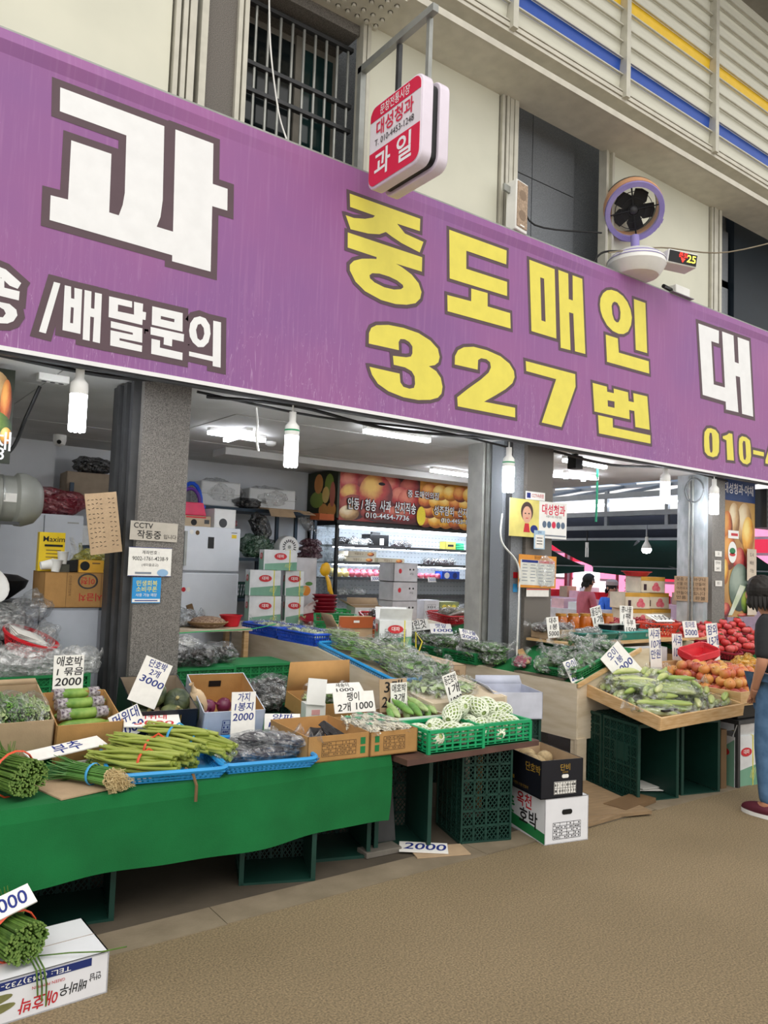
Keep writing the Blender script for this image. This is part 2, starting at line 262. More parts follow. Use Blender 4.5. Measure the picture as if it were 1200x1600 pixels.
# ------------------------------------------------------------------ ground, shell of the shop
asph = mat('worn_asphalt', '8e7e63', .9, col2='84755b', scale=1.1, bump=.35, bscale=260)
nt = asph.node_tree; _b = nt.nodes['Principled BSDF']; _r = [n for n in nt.nodes if n.type == 'VALTORGB'][0]
_n = nt.nodes.new('ShaderNodeTexNoise'); _n.inputs['Scale'].default_value = 125; _n.inputs['Detail'].default_value = 3
_tc = [n for n in nt.nodes if n.type == 'TEX_COORD'][0]; nt.links.new(_tc.outputs['Object'], _n.inputs[0])
_rr = nt.nodes.new('ShaderNodeValToRGB'); nt.links.new(_n.outputs[0], _rr.inputs[0]); _rr.color_ramp.elements[0].position = .36; _rr.color_ramp.elements[1].position = .66
_rr.color_ramp.elements[0].color = (.58, .57, .56, 1); _rr.color_ramp.elements[1].color = (1.18, 1.15, 1.1, 1)
_mx = nt.nodes.new('ShaderNodeMix'); _mx.data_type = 'RGBA'; _mx.blend_type = 'MULTIPLY'; _mx.inputs[0].default_value = 1
nt.links.new(_r.outputs[0], _mx.inputs[6]); nt.links.new(_rr.outputs[0], _mx.inputs[7]); nt.links.new(_mx.outputs[2], _b.inputs['Base Color'])
struct(MB().bb(-9, 24, -9, 3.06, -.1, 0).build('floor', asph), 'brown grey worn asphalt market lane')
conc = mat('gutter_concrete', '897c68', .9, col2='776b58', scale=5, bump=.3, bscale=90)
b = MB()
for k in range(22): b.bb(-9+k*1.5, -9+k*1.5+1.496, 3.06+.008*(k % 3-1), 3.24, -.1, .004)
struct(b.build('trim_1', conc), 'narrow concrete gutter edge strip')
shopf = mat('shop_floor', '5a5145', .85, col2='494238', scale=3, bump=.2)
struct(MB().bb(-9, 24, 3.24, 20, -.1, 0).build('floor_inside', shopf), 'dark concrete shop floor')
wallm = mat('shop_wall', 'd3d6db', .7, var=.05, scale=2); ceilm = mat('ceiling_board', 'c6c6c5', .85, var=.08, scale=2.5)
struct(MB().bb(-3, 8.0, 8.3, 8.42, 0, 2.62).build('wall_back', wallm))
struct(MB().bb(-3, 1.87, 8.12, 8.3, 0, 2.62).build('wall_back_panel', wallm))
struct(MB().bb(-3.1, -3, 4.7, 8.42, 0, 2.62).build('wall_left', wallm))
ce = struct(MB().bb(-3, 8.02, 4.62, 8.42, 2.66, 2.76).build('ceiling', mat('ceiling_gap', '3a3a3a', .9)))
pn = None
for i in range(8):
    for j in range(5):
        x0, y0 = -3+i*1.3775, 4.62+j*.76
        if pn is None: pn = MB().box((0, 0, 0), (1.37, .752, .04)).mesh('ceiling_board', ceilm)
        obj('ceiling_board', pn, ce, (x0+.688, y0+.38, 2.64+rnd.uniform(-.002, .002)))
# beam dropping across the ceiling towards the cold cabinet
MB().bb(3.2, 8, 7.05, 7.35, 2.55, 2.62).build('ceiling_beam', ceilm, ce)
MB().bb(5.0, 5.7, 5.2, 5.45, 2.612, 2.622).build('hole_shade_panel', mat('hole_shade_black', '0c0c0d', .9), ce)  # flush black panel, paints the darkness of a hole in the ceiling
# pillars
def pillar(name, x0, x1, y0, y1, m, lab):
    return struct(MB().bb(x0, x1, y0, y1, 0, 2.75).build(name, m), lab)
p1 = pillar('pillar', 1.56, 1.86, 4.65, 5.1, granite, 'grey speckled granite pillar with taped notices')
for k, (y, w) in enumerate(((4.70, .05), (4.80, .06), (4.92, .05))):
    MB().bb(1.51-.01*k, 1.56, y, y+w, 0, 2.6).build('shutter_rail', steel_d, p1)
MB().bb(1.50, 1.56, 5.0, 5.06, 0, 2.6).build('shutter_rail', steel_d, p1)
p2 = pillar('pillar', 4.92, 5.25, 4.65, 5.0, granite_b, 'brown granite pillar carrying the yellow and white shop card')
MB().bb(4.76, 4.92, 4.69, 5.0, 0, 2.7).build('polished_slab', granite_d, p2)
MB().bb(4.72, 4.75, 4.66, 4.70, 0, 2.7).build('shutter_rail', steel_d, p2)
MB().bb(4.70, 4.76, 4.72, 4.86, 0, 2.7).build('polished_slab', granite_d, p2)
MB().bb(4.68, 4.76, 4.88, 4.91, 0, 2.7).build('shutter_rail', steel, p2)
MB().bb(4.66, 4.76, 4.93, 5.12, 0, 2.7).build('plaster_strip', mat('grey_plaster', 'a3a39f', .8), p2)
p3 = pillar('pillar', 7.80, 8.05, 4.65, 5.0, granite, 'grey granite pillar beside the big vegetable poster')
MB().bb(7.72, 7.80, 4.70, 5.02, 0, 2.7).build('painted_face', mat('white_chipped_paint', 'bcc3c9', .7, col2='9aa3a8', scale=5, stretch=(3, 3, 1.2), bump=.2), p3)
MB().cyl((7.70, 4.82, 0), (7.70, 4.82, 2.6), .012, 8).build('conduit', steel, p3)
MB().cyl((7.70, 4.86, 0), (7.70, 4.86, 2.6), .012, 8).build('conduit', steel, p3)

# ------------------------------------------------------------------ upper facade
cream = mat('cream_panel', 'dcdbca', .6, col2='d0d0c0', scale=1.6); alu = mat('aluminium_mullion', 'c6c3b6', .4, .25, var=.08); creamed = mat('cream_steel', 'cbc7ba', .55, var=.07)
up_ = struct(MB().bb(-4, 14, 5.02, 5.1, 2.76, 8.0).build('wall_upper', granite_d), 'dark granite upper wall behind the cream panels')
for x0, x1 in ((-4, 1.59), (3.07, 4.43), (5.85, 7.61)):
    n = 2 if x0 < 0 else 1
    for k in range(n):
        a, c_ = x0+(x1-x0)*k/n, x0+(x1-x0)*(k+1)/n
        MB().bb(a+.006, c_-.006, 4.6, 4.68, 2.8, 5.56).build('cream_panel', cream, up_)
for xs in ((1.6, 1.645, 1.69, 1.765), (4.44, 4.485, 4.53, 4.58), (5.82, 5.9), (7.62, 7.66, 7.70, 7.76), (2.02, 2.06), (3.005, 3.04)):
    for k, x in enumerate(xs): MB().bb(x, x+(.03 if k < 2 else .045), 4.57-.008*(k % 2), 4.66, 2.8, 5.56).build('mullion', alu, up_)
MB().bb(1.80, 2.02, 4.6, 5.02, 2.8, 5.6).build('granite_pier', granite_b, up_)
for x0 in (4.62, 5.22): 
    for z0 in (2.8, 3.6, 4.4, 5.2): MB().bb(x0+.005, x0+.595, 4.96, 5.02, z0+.005, z0+.795).build('granite_tile', granite_d, up_)
for z0 in (2.8, 3.55, 4.3, 4.95): MB().bb(7.82, 8.62, 4.96, 5.02, z0+.005, z0+(.74 if z0 < 4.5 else .7)).build('granite_tile', granite_d, up_)
MB().bb(8.65, 13.9, 4.9, 5.0, 2.8, 6.3).build('navy_panel', mat('navy_panel', '14212c', .5), up_)
MB().bb(2.1, 3.0, 4.62, 5.02, 5.42, 5.55).build('window_head', granite, up_)
MB().bb(2.02, 2.1, 4.66, 5.02, 2.8, 5.5).build('window_jamb', granite_d, up_)
# barred window
glass = mat('dark_window_glass', '1b2224', .08, var=.2, spec=.6); glass_g = mat('green_window_glass', '1d3434', .08, var=.2, spec=.6); frame_m = mat('beige_window_frame', '8b867c', .5, .2)
wi = struct(MB().bb(2.1, 3.0, 4.94, 4.99, 3.6, 5.42).build('window_1', frame_m), 'barred window above the purple banner')
MB().bb(2.14, 2.63, 4.925, 4.94, 3.65, 5.36).build('pane', glass, wi); MB().bb(2.68, 2.97, 4.93, 4.945, 3.65, 5.36).build('pane', glass_g, wi)
MB().bb(2.63, 2.68, 4.9, 4.96, 3.6, 5.42).build('frame_post', frame_m, wi)
for k in range(10): MB().cyl((2.13+k*.095, 4.74, 3.7), (2.13+k*.095, 4.74, 5.38), .011, 8).build('grille_bar', steel, wi)
for z in (5.37, 4.93, 4.74): MB().bb(2.08, 3.02, 4.72, 4.76, z-.014, z+.014).build('grille_rail', steel_d, wi)
w2 = struct(MB().bb(4.66, 4.78, 4.93, 4.97, 4.86, 5.3).build('window_2', frame_m), 'small window in the granite wall'); MB().bb(4.68, 4.76, 4.92, 4.935, 4.88, 5.28).build('pane', glass, w2)

# steel beam over the facade, with the louvred clerestory on it
bm_ = MB(); bm_.bb(2.6, 14, 4.18, 4.62, 5.53, 5.56); bm_.bb(2.6, 14, 4.36, 4.40, 5.56, 5.70); bm_.bb(2.6, 14, 4.17, 4.62, 5.70, 5.73); bm_.bb(2.6, 14, 4.18, 4.2, 5.53, 5.585)
bm_.bb(2.6, 14, 4.30, 4.34, 5.56, 5.70)
beam = struct(bm_.build('trim_2', creamed), 'long cream painted steel beam under the louvres')
# bolted splice plate at the beam end
pl = struct(MB().bb(2.2, 3.12, 4.2, 4.62, 5.50, 5.535).build('trim_3', creamed), 'bolted steel splice plate')
bolt = MB().lathe([(.0, -.02), (.014, -.02), (.014, 0), (.02, 0)], 8).mesh('bolt', creamed)
for i in range(11):
    for y in (4.28, 4.36, 4.46, 4.54): obj('bolt', bolt, pl, (2.26+i*.083, y, 5.50))
lv = struct(MB().bb(2.6, 14, 4.16, 4.24, 5.735, 5.77).build('window_3', creamed), 'louvred clerestory with blue and yellow stripes above the beam')
lou = [mat('louvre_frosted', 'd4d3c4', .35, var=.05, stretch=(.3, 1, 3)), mat('louvre_blue', '2450ae', .35, var=.05), mat('louvre_yellow', 'eec42c', .35, var=.05)]
ms = [2.72, 4.12, 5.53, 6.955, 8.4, 9.85, 11.3, 12.75]
lcache = {}
for k in range(len(ms)-1):
    MB().bb(ms[k]-.028, ms[k]+.028, 4.12, 4.26, 5.72, 7.9).build('mullion', alu, lv)
    nrow = 12
    for r_ in range(nrow):
        z = 5.785+r_*.152; ci = 1 if r_ == 1 else (2 if r_ == 5 else 0)
        key = (round(ms[k+1]-ms[k], 3), ci)
        if key not in lcache: lcache[key] = MB().box((0, 0, 0), (key[0]-.06, .012, .154)).mesh('louvre', lou[ci])
        obj('louvre', lcache[key], lv, ((ms[k]+ms[k+1])/2, 4.20, z+.076), (R(7), 0, 0))
        MB().bb(ms[k]+.03, ms[k+1]-.03, 4.155, 4.175, z-.008, z+.004).build('louvre_clip', alu, lv)
MB().bb(ms[-1]-.028, ms[-1]+.028, 4.12, 4.26, 5.72, 7.9).build('mullion', alu, lv)
struct(MB().bb(2.6, 14, 3.2, 4.4, 7.6, 7.75).build('trim_4', mat('grey_soffit', '8b8880', .7)), 'grey soffit above the louvres')

# ------------------------------------------------------------------ the purple banner
def offset_loop(pts, d):
    n = len(pts); a = sum(pts[i][0]*pts[(i+1) % n][1]-pts[(i+1) % n][0]*pts[i][1] for i in range(n)); s = 1 if a > 0 else -1; out = []
    for i in range(n):
        p, q, r = Vector(pts[i-1]), Vector(pts[i]), Vector(pts[(i+1) % n])
        e1, e2 = (q-p).normalized(), (r-q).normalized(); n1, n2 = Vector((e1.y, -e1.x))*s, Vector((e2.y, -e2.x))*s
        m = n1+n2; L = m.length
        if L < .35: m = m/max(L, 1e-5)*1.6
        else: m = m*(2/(L*L)); m = m if m.length < 2 else m.normalized()*2
        out.append(tuple(q+m*d))
    return out
def flat(loops, y):
    vs = [Vector((x, z, 0)) for l in loops for x, z in l]
    tri = tessellate_polygon([[Vector((x, z, 0)) for x, z in l] for l in loops])
    return [(v.x, y, v.y) for v in vs], [tuple(t) for t in tri]
purple = streaked('banner_purple', '9b5f98', 'ae7dae', '8d5b98')
BZ0, BZ1 = 2.573, 4.275
ban = thing('banner', 'huge purple shop banner with white and yellow Korean lettering across the facade', 'banner', (0, 4.4, BZ0))
H_ = BZ1-BZ0
def wav(x, z): return .0008*math.sin(2.1*x+.6)*math.sin(3*z) - (.022*math.exp(-((z-H_+.06)/.035)**2)*(.5+.5*math.sin(1.7*x)))
MB().sheet(240, 26, lambda u, v: (-2+11.4*u, wav(-2+11.4*u, v*H_), v*H_)).build('sheet', purple, ban, sharp=None, solid=.002)
MB().sheet(240, 1, lambda u, v: (-2+11.4*u, wav(-2+11.4*u, 0)-.006, v*.024-.006)).build('white_hem', mat('white_hem', 'f2f2f4', .5, var=.02), ban, sharp=None, solid=.004)
MB().bb(-2, 9.4, .0, .05, H_-.02, H_+.012).build('top_rail', steel, ban)
MB().bb(-2, 9.4, .015, .06, -.02, .03).build('bottom_rail', steel_d, ban)
gm = {'w': mat('letter_white', 'f1f2f4', .5, var=.03), 'y': mat('letter_yellow', 'ebde5e', .5, var=.04), 'k': mat('letter_outline', '5d4a52', .55, var=.05)}
for gi, (nm, c_, th, polys) in enumerate(GLYPHS):
    o_, f_ = MB(), MB(); ec = 0
    for k, loops in enumerate(polys):
        ls = [[(x, z-BZ0) for x, z in l] for l in loops]
        for hi, l in enumerate(ls):
            n = len(l); ar = sum(l[i][0]*l[(i+1) % n][1]-l[(i+1) % n][0]*l[i][1] for i in range(n)); sg_ = (1 if ar > 0 else -1)*(-1 if hi else 1)
            nn = []
            for i in range(n):
                e_ = (Vector(l[(i+1) % n])-Vector(l[i])).normalized(); nn.append(Vector((e_.y, -e_.x))*sg_)
            for i in range(n):
                a_, b_ = Vector(l[i]), Vector(l[(i+1) % n]); ec += 1; y_ = -.0020-.000036*(ec % 48); y2 = y_-.000018
                q4 = [a_, b_, b_+nn[i]*th, a_+nn[i]*th]
                o_.add([(p.x, y_, p.y) for p in q4], [(0, 1, 2, 3)])
                m1, m2 = nn[i-1], nn[i]
                if True:
                    m = m1+m2; L = m.length; m = m*(2/max(L*L, .5)) ; m = m if m.length < 1.5 else m.normalized()*1.5
                    if (Vector(l[i])-Vector(l[i-1])).dot(m2) > 0: q4 = [a_, a_+m1*th, a_+m*th, a_+m2*th]; o_.add([(p.x, y2, p.y) for p in q4], [(0, 1, 2, 3)])
        v_, t_ = flat(ls, -.0040-.0002*k); f_.add(v_, t_)
    L_ = f_.build('letter', gm[c_], ban, sharp=None)
    o_.build('letter_outline', gm['k'], L_, sharp=None)
# ------------------------------------------------------------------ things fixed high on the facade
def rrect(w, h, r, n=5):
    out = []
    for cx, cy, a0 in ((w/2-r, h/2-r, 0), (-w/2+r, h/2-r, 90), (-w/2+r, -h/2+r, 180), (w/2-r, -h/2+r, 270)):
        out += [(cx+r*math.cos(R(a0+90*i/n)), cy+r*math.sin(R(a0+90*i/n))) for i in range(n+1)]
    return out
# projecting sign: faces -X
sg = thing('projecting_sign', 'double sided red and white projecting sign hanging from a steel arm', 'sign', (2.86, 3.94, 4.03))
SH, SW = .585, .575
MX = Matrix(((0, 0, 1, 0), (-1, 0, 0, 0), (0, 1, 0, SH/2), (0, 0, 0, 1)))          # prism XY -> (-Y, Z), depth +X
sh_w = mat('sign_shell', 'e6dcea', .35, var=.03); sg_r = mat('sign_red', 'd8274c', .4, var=.03); sg_w = mat('sign_face_white', 'e9e4ea', .4, var=.02)
MB().prism(rrect(SW, SH, .075), 0, .085, MX).build('front_shell', sh_w, sg, bevel=.008)
MB().prism(rrect(SW-.05, SH-.05, .06), .085, .14, MX).build('core', black_pl, sg)
MB().prism(rrect(SW, SH, .075), .14, .22, MX).build('rear_shell', sh_w, sg, bevel=.008)
MB().prism(rrect(SW-.03, SH-.03, .065), -.004, 0, MX).build('face_panel', sg_w, sg)
def clip_rr(w, h, r, y0, y1):
    p = rrect(w, h, r, 8); q = []
    for i in range(len(p)):
        a, b = p[i], p[(i+1) % len(p)]
        ina, inb = y0 <= a[1] <= y1, y0 <= b[1] <= y1
        if ina: q.append(a)
        for yy in (y0, y1):
            if (a[1]-yy)*(b[1]-yy) < 0: t = (yy-a[1])/(b[1]-a[1]); q.append((a[0]+t*(b[0]-a[0]), yy))
    return q
w_, h_ = SW-.034, SH-.034
MB().prism(clip_rr(w_, h_, .064, h_/2-.095, h_/2), -.007, -.004, MX).build('red_header', sg_r, sg)
MB().prism(clip_rr(w_, h_, .064, -h_/2, -h_/2+.235), -.007, -.004, MX).build('red_footer', sg_r, sg)
RT, UP = (0, -1, 0), (0, 0, 1)
lettering(sg, '문창전통시장', .075, (-.0085, 0, SH-.07), RT, UP, gm['w'], .006, w=.32)
lettering(sg, '대성청과', .115, (-.0085, 0, SH-.19), RT, UP, sg_r, .014, w=.40)
lettering(sg, 'T. 010-4453-1248', .062, (-.0085, 0, SH-.278), RT, UP, ink_b, .0, w=.42)
lettering(sg, '과 일', .19, (-.0085, 0, .135), RT, UP, gm['w'], .018, w=.40)
br = thing('sign_bracket', 'grey steel bracket arm holding the red and white sign', 'bracket', (2.93, 4.46, 4.28))
MB().bar((0, 0, 0), (0, 0, .78), .045).build('post', steel, br)
MB().bar((0, .02, .76), (0, -.82, .76), .045, .05).build('arm', steel, br)
for y in (-.74, -.42): MB().bar((.02, y, .74), (.02, y, .33), .03).build('hanger', steel_d if y > -.5 else steel, br)
MB().cyl((0.02, -.78, .79), (0.02, -.70, .79), .022, 8).build('end_cap', steel_d, br)
# column loudspeaker
sp = thing('column_loudspeaker', 'slim white column loudspeaker leaning on the banner top beside the granite wall', 'speaker', (4.50, 4.44, 4.285), rot=(R(-4), R(5), R(4)))
MB().box((0, 0, .225), (.15, .11, .45)).build('cabinet', white_p, sp, bevel=.008)
MB().box((0.0, -.058, .23), (.125, .01, .40)).build('grille', mat('tan_grille', 'a9937f', .8, var=.25, scale=60), sp)
for z in (.14, .32): MB().cyl((0, -.064, z), (0, -.0635, z), .045, 16).build('cone_mark', mat('tan_grille_dark', '8f7b69', .8), sp)
MB().box((-.11, .02, .37), (.08, .02, .06)).build('wall_bracket', steel, sp); MB().box((0, -.064, .045), (.05, .004, .012)).build('name_plate', white_pl, sp)
# mist fan
fn = thing('mist_fan', 'purple and white round ventilation fan with red display standing on the banner', 'fan', (6.02, 4.43, 4.285))
lil = mat('lilac_paint', '8c7fc4', .4, col2='a89cd2', scale=3); peach = mat('peach_ring', 'd9a37a', .45); dgrey = mat('fan_dark', '26282a', .5)
ax = Vector((-.62, -.62, -.66)).normalized(); FM = Matrix.Translation((0, -.02, .66)) @ ax.to_track_quat('Z', 'Y').to_matrix().to_4x4()
def ring(r0, r1, z0, z1, n=36): 
    return MB().lathe([(r0, z0), (r1, z0), (r1+.006, (z0+z1)/2), (r1, z1), (r0, z1), (r0, z0)], n, FM)
ring(.222, .266, .05, .11).build('front_ring', lil, fn); ring(.225, .274, -.10, .05).build('middle_ring', peach, fn); ring(.225, .268, -.17, -.10).build('rear_ring', steel_d, fn)
bl = MB()
for k in range(5):
    a = 2*PI*k/5
    bl = MB(); pts = [(.03, -.03), (.10, -.085), (.18, -.07), (.195, 0), (.18, .06), (.09, .05), (.03, .03)]
    q = [(x*math.cos(a)-y*math.sin(a), x*math.sin(a)+y*math.cos(a)) for x, y in pts]; bl.prism(q, -.012, -.004, FM); bl.build('blade', dgrey, fn)
g = MB()
for r_ in (.05, .11, .17): g.lathe([(r_-.003, .02), (r_+.003, .02), (r_+.003, .028), (r_-.003, .028), (r_-.003, .02)], 32, FM)
for k in range(4):
    a = PI*k/2+.2; g.bar(FM @ Vector((0, 0, .024)), FM @ Vector((.225*math.cos(a), .225*math.sin(a), .024)), .014, .006)
g.build('grille', dgrey, fn); MB().ell((0, 0, 0), (.05, .05, .05), 12, 8, M=FM).build('hub', steel_d, fn)
MB().lathe([(0, .44), (.17, .43), (.26, .36), (.27, .30), (.22, .22), (.20, .20), (0, .20)], 28, Matrix.Translation((0, -.06, -.2))).build('base', white_pl, fn)
MB().lathe([(.0, .262), (.10, .255), (.24, .18), (.268, .14)], 28, Matrix.Translation((0, -.06, 0))).build('lilac_cover', lil, fn)
yk = MB()
for s_ in range(-8, 9):
    a, c_ = R(-90+s_*9), R(-90+(s_+1)*9)
    if s_ < 8: yk.bar(FM @ Vector((.29*math.cos(a), .285*math.sin(a), 0)), FM @ Vector((.285*math.cos(c_), .285*math.sin(c_), 0)), .03, .014)
yk.build('yoke', lil, fn); MB().cyl((0, -.05, .2), (0, -.04, .4), .04, 12).build('neck', lil, fn)
dp = MB().box((0, 0, 0), (.30, .20, .13)).build('display_box', white_pl, fn, (.33, -.27, .17), (R(4), R(6), R(-26)), bevel=.01)
MB().box((0, -.102, 0), (.28, .006, .105)).build('display_screen', black_pl, dp)
redL = mat('red_led', 'ff2a20', .4, emit=3); yelL = mat('yellow_led', 'f2e24a', .4, emit=2)
lettering(dp, '온도', .05, (.0, -.107, .022), FX, FZ, redL, .01); lettering(dp, '▼', .05, (.0, -.107, -.025), FX, FZ, redL); lettering(dp, '25', .095, (.085, -.107, 0), FX, FZ, yelL, .01)
jb = thing('junction_box', 'small white junction box with plug lying on the banner top', 'electrical box', (6.78, 4.44, 4.285))
MB().box((0, 0, .05), (.24, .14, .085)).build('case', white_p, jb, bevel=.006); MB().cyl((-.13, -.02, .04), (-.3, -.05, .03), .02, 8).build('plug', black_pl, jb); MB().box((0, 0, .004), (.36, .16, .008)).build('mount_plate', steel, jb)
def cable(name, label, pts, r, m=cable_m, n=6):
    P = [Vector(p) for p in pts]; out = []
    for i in range(len(P)-1):
        a, b, c_, d = P[max(i-1, 0)], P[i], P[i+1], P[min(i+2, len(P)-1)]
        for k in range(6):
            t = k/6; out.append(.5*((2*b)+(c_-a)*t+(2*a-5*b+4*c_-d)*t*t+(3*b-a-3*c_+d)*t**3))
    out.append(P[-1]); return tag(MB().tube(out, r, n).build(name, m, sharp=60), label, 'cable')
cable('cable', 'thin black cable running from the column loudspeaker to the fan', [(4.62, 4.5, 4.72), (5.1, 4.8, 4.66), (5.8, 4.6, 4.72)], .008)
cable('cable', 'black power lead looping from the fan base down behind the banner', [(5.5, 4.5, 4.26), (5.6, 4.44, 4.42), (5.85, 4.42, 4.5)], .01)
cable('cable', 'frayed thin rope stretched from the fan up to the right', [(5.6, 4.36, 4.40), (6.3, 4.3, 4.62), (7.4, 4.25, 4.86), (9.2, 4.2, 5.6)], .007, mat('rope', '8f8470', .9))
cable('cable', 'thin white wire hanging down in front of the barred window', [(2.21, 4.55, 5.5), (2.22, 4.5, 4.95), (2.28, 4.46, 4.5), (2.33, 4.42, 4.3)], .006, white_p)
cable('cable', 'bundle of dark wires sagging behind the banner hem between the granite pillars', [(1.95, 4.62, 2.55), (2.6, 4.60, 2.58), (3.4, 4.6, 2.53), (4.6, 4.6, 2.6)], .012)
cable('cable', 'second dark wire behind the banner hem near the middle pillar', [(1.9, 4.66, 2.58), (2.8, 4.63, 2.54), (3.8, 4.63, 2.58), (4.7, 4.62, 2.54)], .009)
cable('cable', 'dark wires behind the banner hem left of the granite pillar', [(-.8, 4.6, 2.56), (.2, 4.58, 2.6), (1.2, 4.6, 2.57), (1.6, 4.62, 2.6)], .014)
cable('cable', 'dark wires behind the banner hem right of the middle pillar', [(5.2, 4.6, 2.57), (6.0, 4.6, 2.53), (7.0, 4.6, 2.6), (8, 4.6, 2.56)], .012)
cable('cable', 'white lead running down the middle pillar from a hook', [(4.62, 4.64, 1.98), (4.6, 4.62, 1.75), (4.78, 4.60, 1.56), (4.8, 4.6, 1.3), (4.79, 4.6, .8)], .008, white_p)
cable('cable', 'white twisted cord dangling from the wires above the refrigerator', [(2.3, 4.62, 2.53), (2.31, 4.61, 2.42), (2.30, 4.6, 2.34), (2.32, 4.6, 2.24)], .008, white_p)
cable('cable', 'coil of grey cable hung high on the white pillar face', [(7.66+.0*k, 4.78+.11*math.cos(k*.9), 2.44+.13*math.sin(k*.9)) for k in range(22)], .009, mat('grey_cable', '6f7375', .6))
cable('cable', 'green strap hanging with a metal hook from the ceiling on the right', [(6.3, 5.0, 2.6), (6.3, 5.0, 2.3), (6.29, 5.0, 2.02)], .012, mat('green_strap', '2f9d78', .6))
cable('cable', 'black cord drooping from the ceiling power strip to the grey drum', [(1.06, 5.1, 2.55), (1.0, 5.15, 2.35), (.94, 5.2, 2.15), (.8, 5.25, 2.03), (.6, 5.3, 1.95)], .011)

# ------------------------------------------------------------------ lamps
def lamp_bulb(label, loc, cord, tubes=8, stripe=None, s=1):
    t = thing('spiral_bulb', label, 'lamp', loc, group='compact fluorescent bulbs hung behind the banner')      # loc = top of ballast
    if cord: MB().cyl((0, 0, .06), (0, 0, .06+cord), .006, 6).build('cord', white_p, t)
    MB().lathe([(0, .075), (.024, .075), (.024, .01), (.03, .0), (0, 0)], 14).build('socket', white_pl, t)
    MB().lathe([(0, .005), (.03, 0), (.047, -.02), (.05, -.06), (.048, -.085), (0, -.085)], 18).build('ballast', white_pl, t)
    if stripe: MB().lathe([(.0505, -.045), (.0512, -.045), (.0512, -.055), (.0505, -.055)], 18).build('stripe', bright_g, t)
    tb = MB()
    for k in range(tubes):
        a = 2*PI*k/tubes; x, y = .035*math.cos(a), .035*math.sin(a); tb.cyl((x, y, -.08), (x, y, -.285), .0125, 8); tb.ell((x, y, -.285), (.0125, .0125, .012), 8, 4)
    tb.build('glass_tubes', tube_on, t); return t
lamp_bulb('big lit fluorescent bulb left of the granite pillar, nearest the camera', (1.14, 4.5, 2.50), .0)
lamp_bulb('lit fluorescent bulb on a short cord above the white refrigerator', (2.51, 4.5, 2.44), .07, stripe=1)
lamp_bulb('lit fluorescent bulb hanging in front of the middle pillar', (4.54, 4.5, 2.44), .1, stripe=1)
lamp_bulb('lit fluorescent bulb left of the white painted pillar', (6.71, 4.5, 2.51), .05)
lamp_bulb('lit fluorescent bulb in front of the rightmost pillar by the poster', (7.58, 4.5, 2.46), .05)
MB().cyl((1.14, 4.5, 2.57), (1.14, 4.5, 2.62), .045, 14).build('ceiling_rose', white_pl, bpy.data.objects['ceiling'])
def led_bar(t, p0, p1):
    MB().bar((p0[0], p0[1], .03), (p1[0], p1[1], .03), .06, .03).build('housing', white_pl, t); MB().bar((p0[0], p0[1], 0), (p1[0], p1[1], 0), .05, .03).build('diffuser', led_on, t)
t = thing('cross_ceiling_light', 'lit cross shaped ceiling lamp above the white refrigerator', 'lamp', (2.87, 6.1, 2.575)); led_bar(t, (-.27, -.02), (.27, .02)); led_bar(t, (-.02, -.27), (.02, .27))
t = thing('tube_ceiling_light', 'lit ceiling tube just behind the banner above the fruit cabinet', 'lamp', (3.79, 5.03, 2.575)); led_bar(t, (-.33, 0), (.33, 0))
t = thing('panel_ceiling_light', 'lit flat ceiling panel beside the middle pillar', 'lamp', (5.9, 6.62, 2.575)); led_bar(t, (-.45, -.03), (.4, .03))
t = thing('tube_ceiling_light', 'lit ceiling tube right of the middle pillar', 'lamp', (6.05, 4.95, 2.575)); led_bar(t, (-.33, -.02), (.33, .02))
t = thing('cross_ceiling_light', 'lit butterfly ceiling lamp right of the middle pillar', 'lamp', (6.85, 5.75, 2.575)); led_bar(t, (-.27, -.1), (-.03, .1)); led_bar(t, (.03, -.1), (.27, .1)); led_bar(t, (-.27, .1), (.27, -.1))
t = thing('cctv_camera', 'small white dome camera on the ceiling above the white panel', 'camera', (1.78, 7.6, 2.62)); MB().lathe([(0, 0), (.06, 0), (.06, -.05), (.05, -.09), (0, -.11)], 14).build('dome', white_pl, t); MB().cyl((-.02, -.06, -.07), (-.02, -.07, -.075), .02, 10).build('lens', black_pl, t)
t = thing('power_strip', 'white power strip fixed to the ceiling left of the pillar', 'power strip', (1.12, 5.05, 2.60)); MB().box((0, 0, 0), (.18, .08, .05)).build('case', white_pl, t, bevel=.006)
for k in range(3): MB().cyl((-.05+k*.05, 0, -.024), (-.05+k*.05, 0, -.027), .016, 10).build('outlet', steel_d, t)
t = thing('smoke_detector', 'small white detector on the ceiling beside the cross lamp', 'detector', (3.35, 6.4, 2.62)); MB().lathe([(0, 0), (.05, 0), (.05, -.025), (.03, -.04), (0, -.04)], 14).build('case', white_pl, t)
t = thing('spot_lamp', 'dark unlit spot lamp on the ceiling right of the middle pillar', 'lamp', (5.72, 4.8, 2.6)); MB().box((0, 0, -.06), (.1, .1, .12)).build('case', black_pl, t); MB().cyl((0, 0, 0), (0, 0, .03), .03, 8).build('mount', steel_d, t)
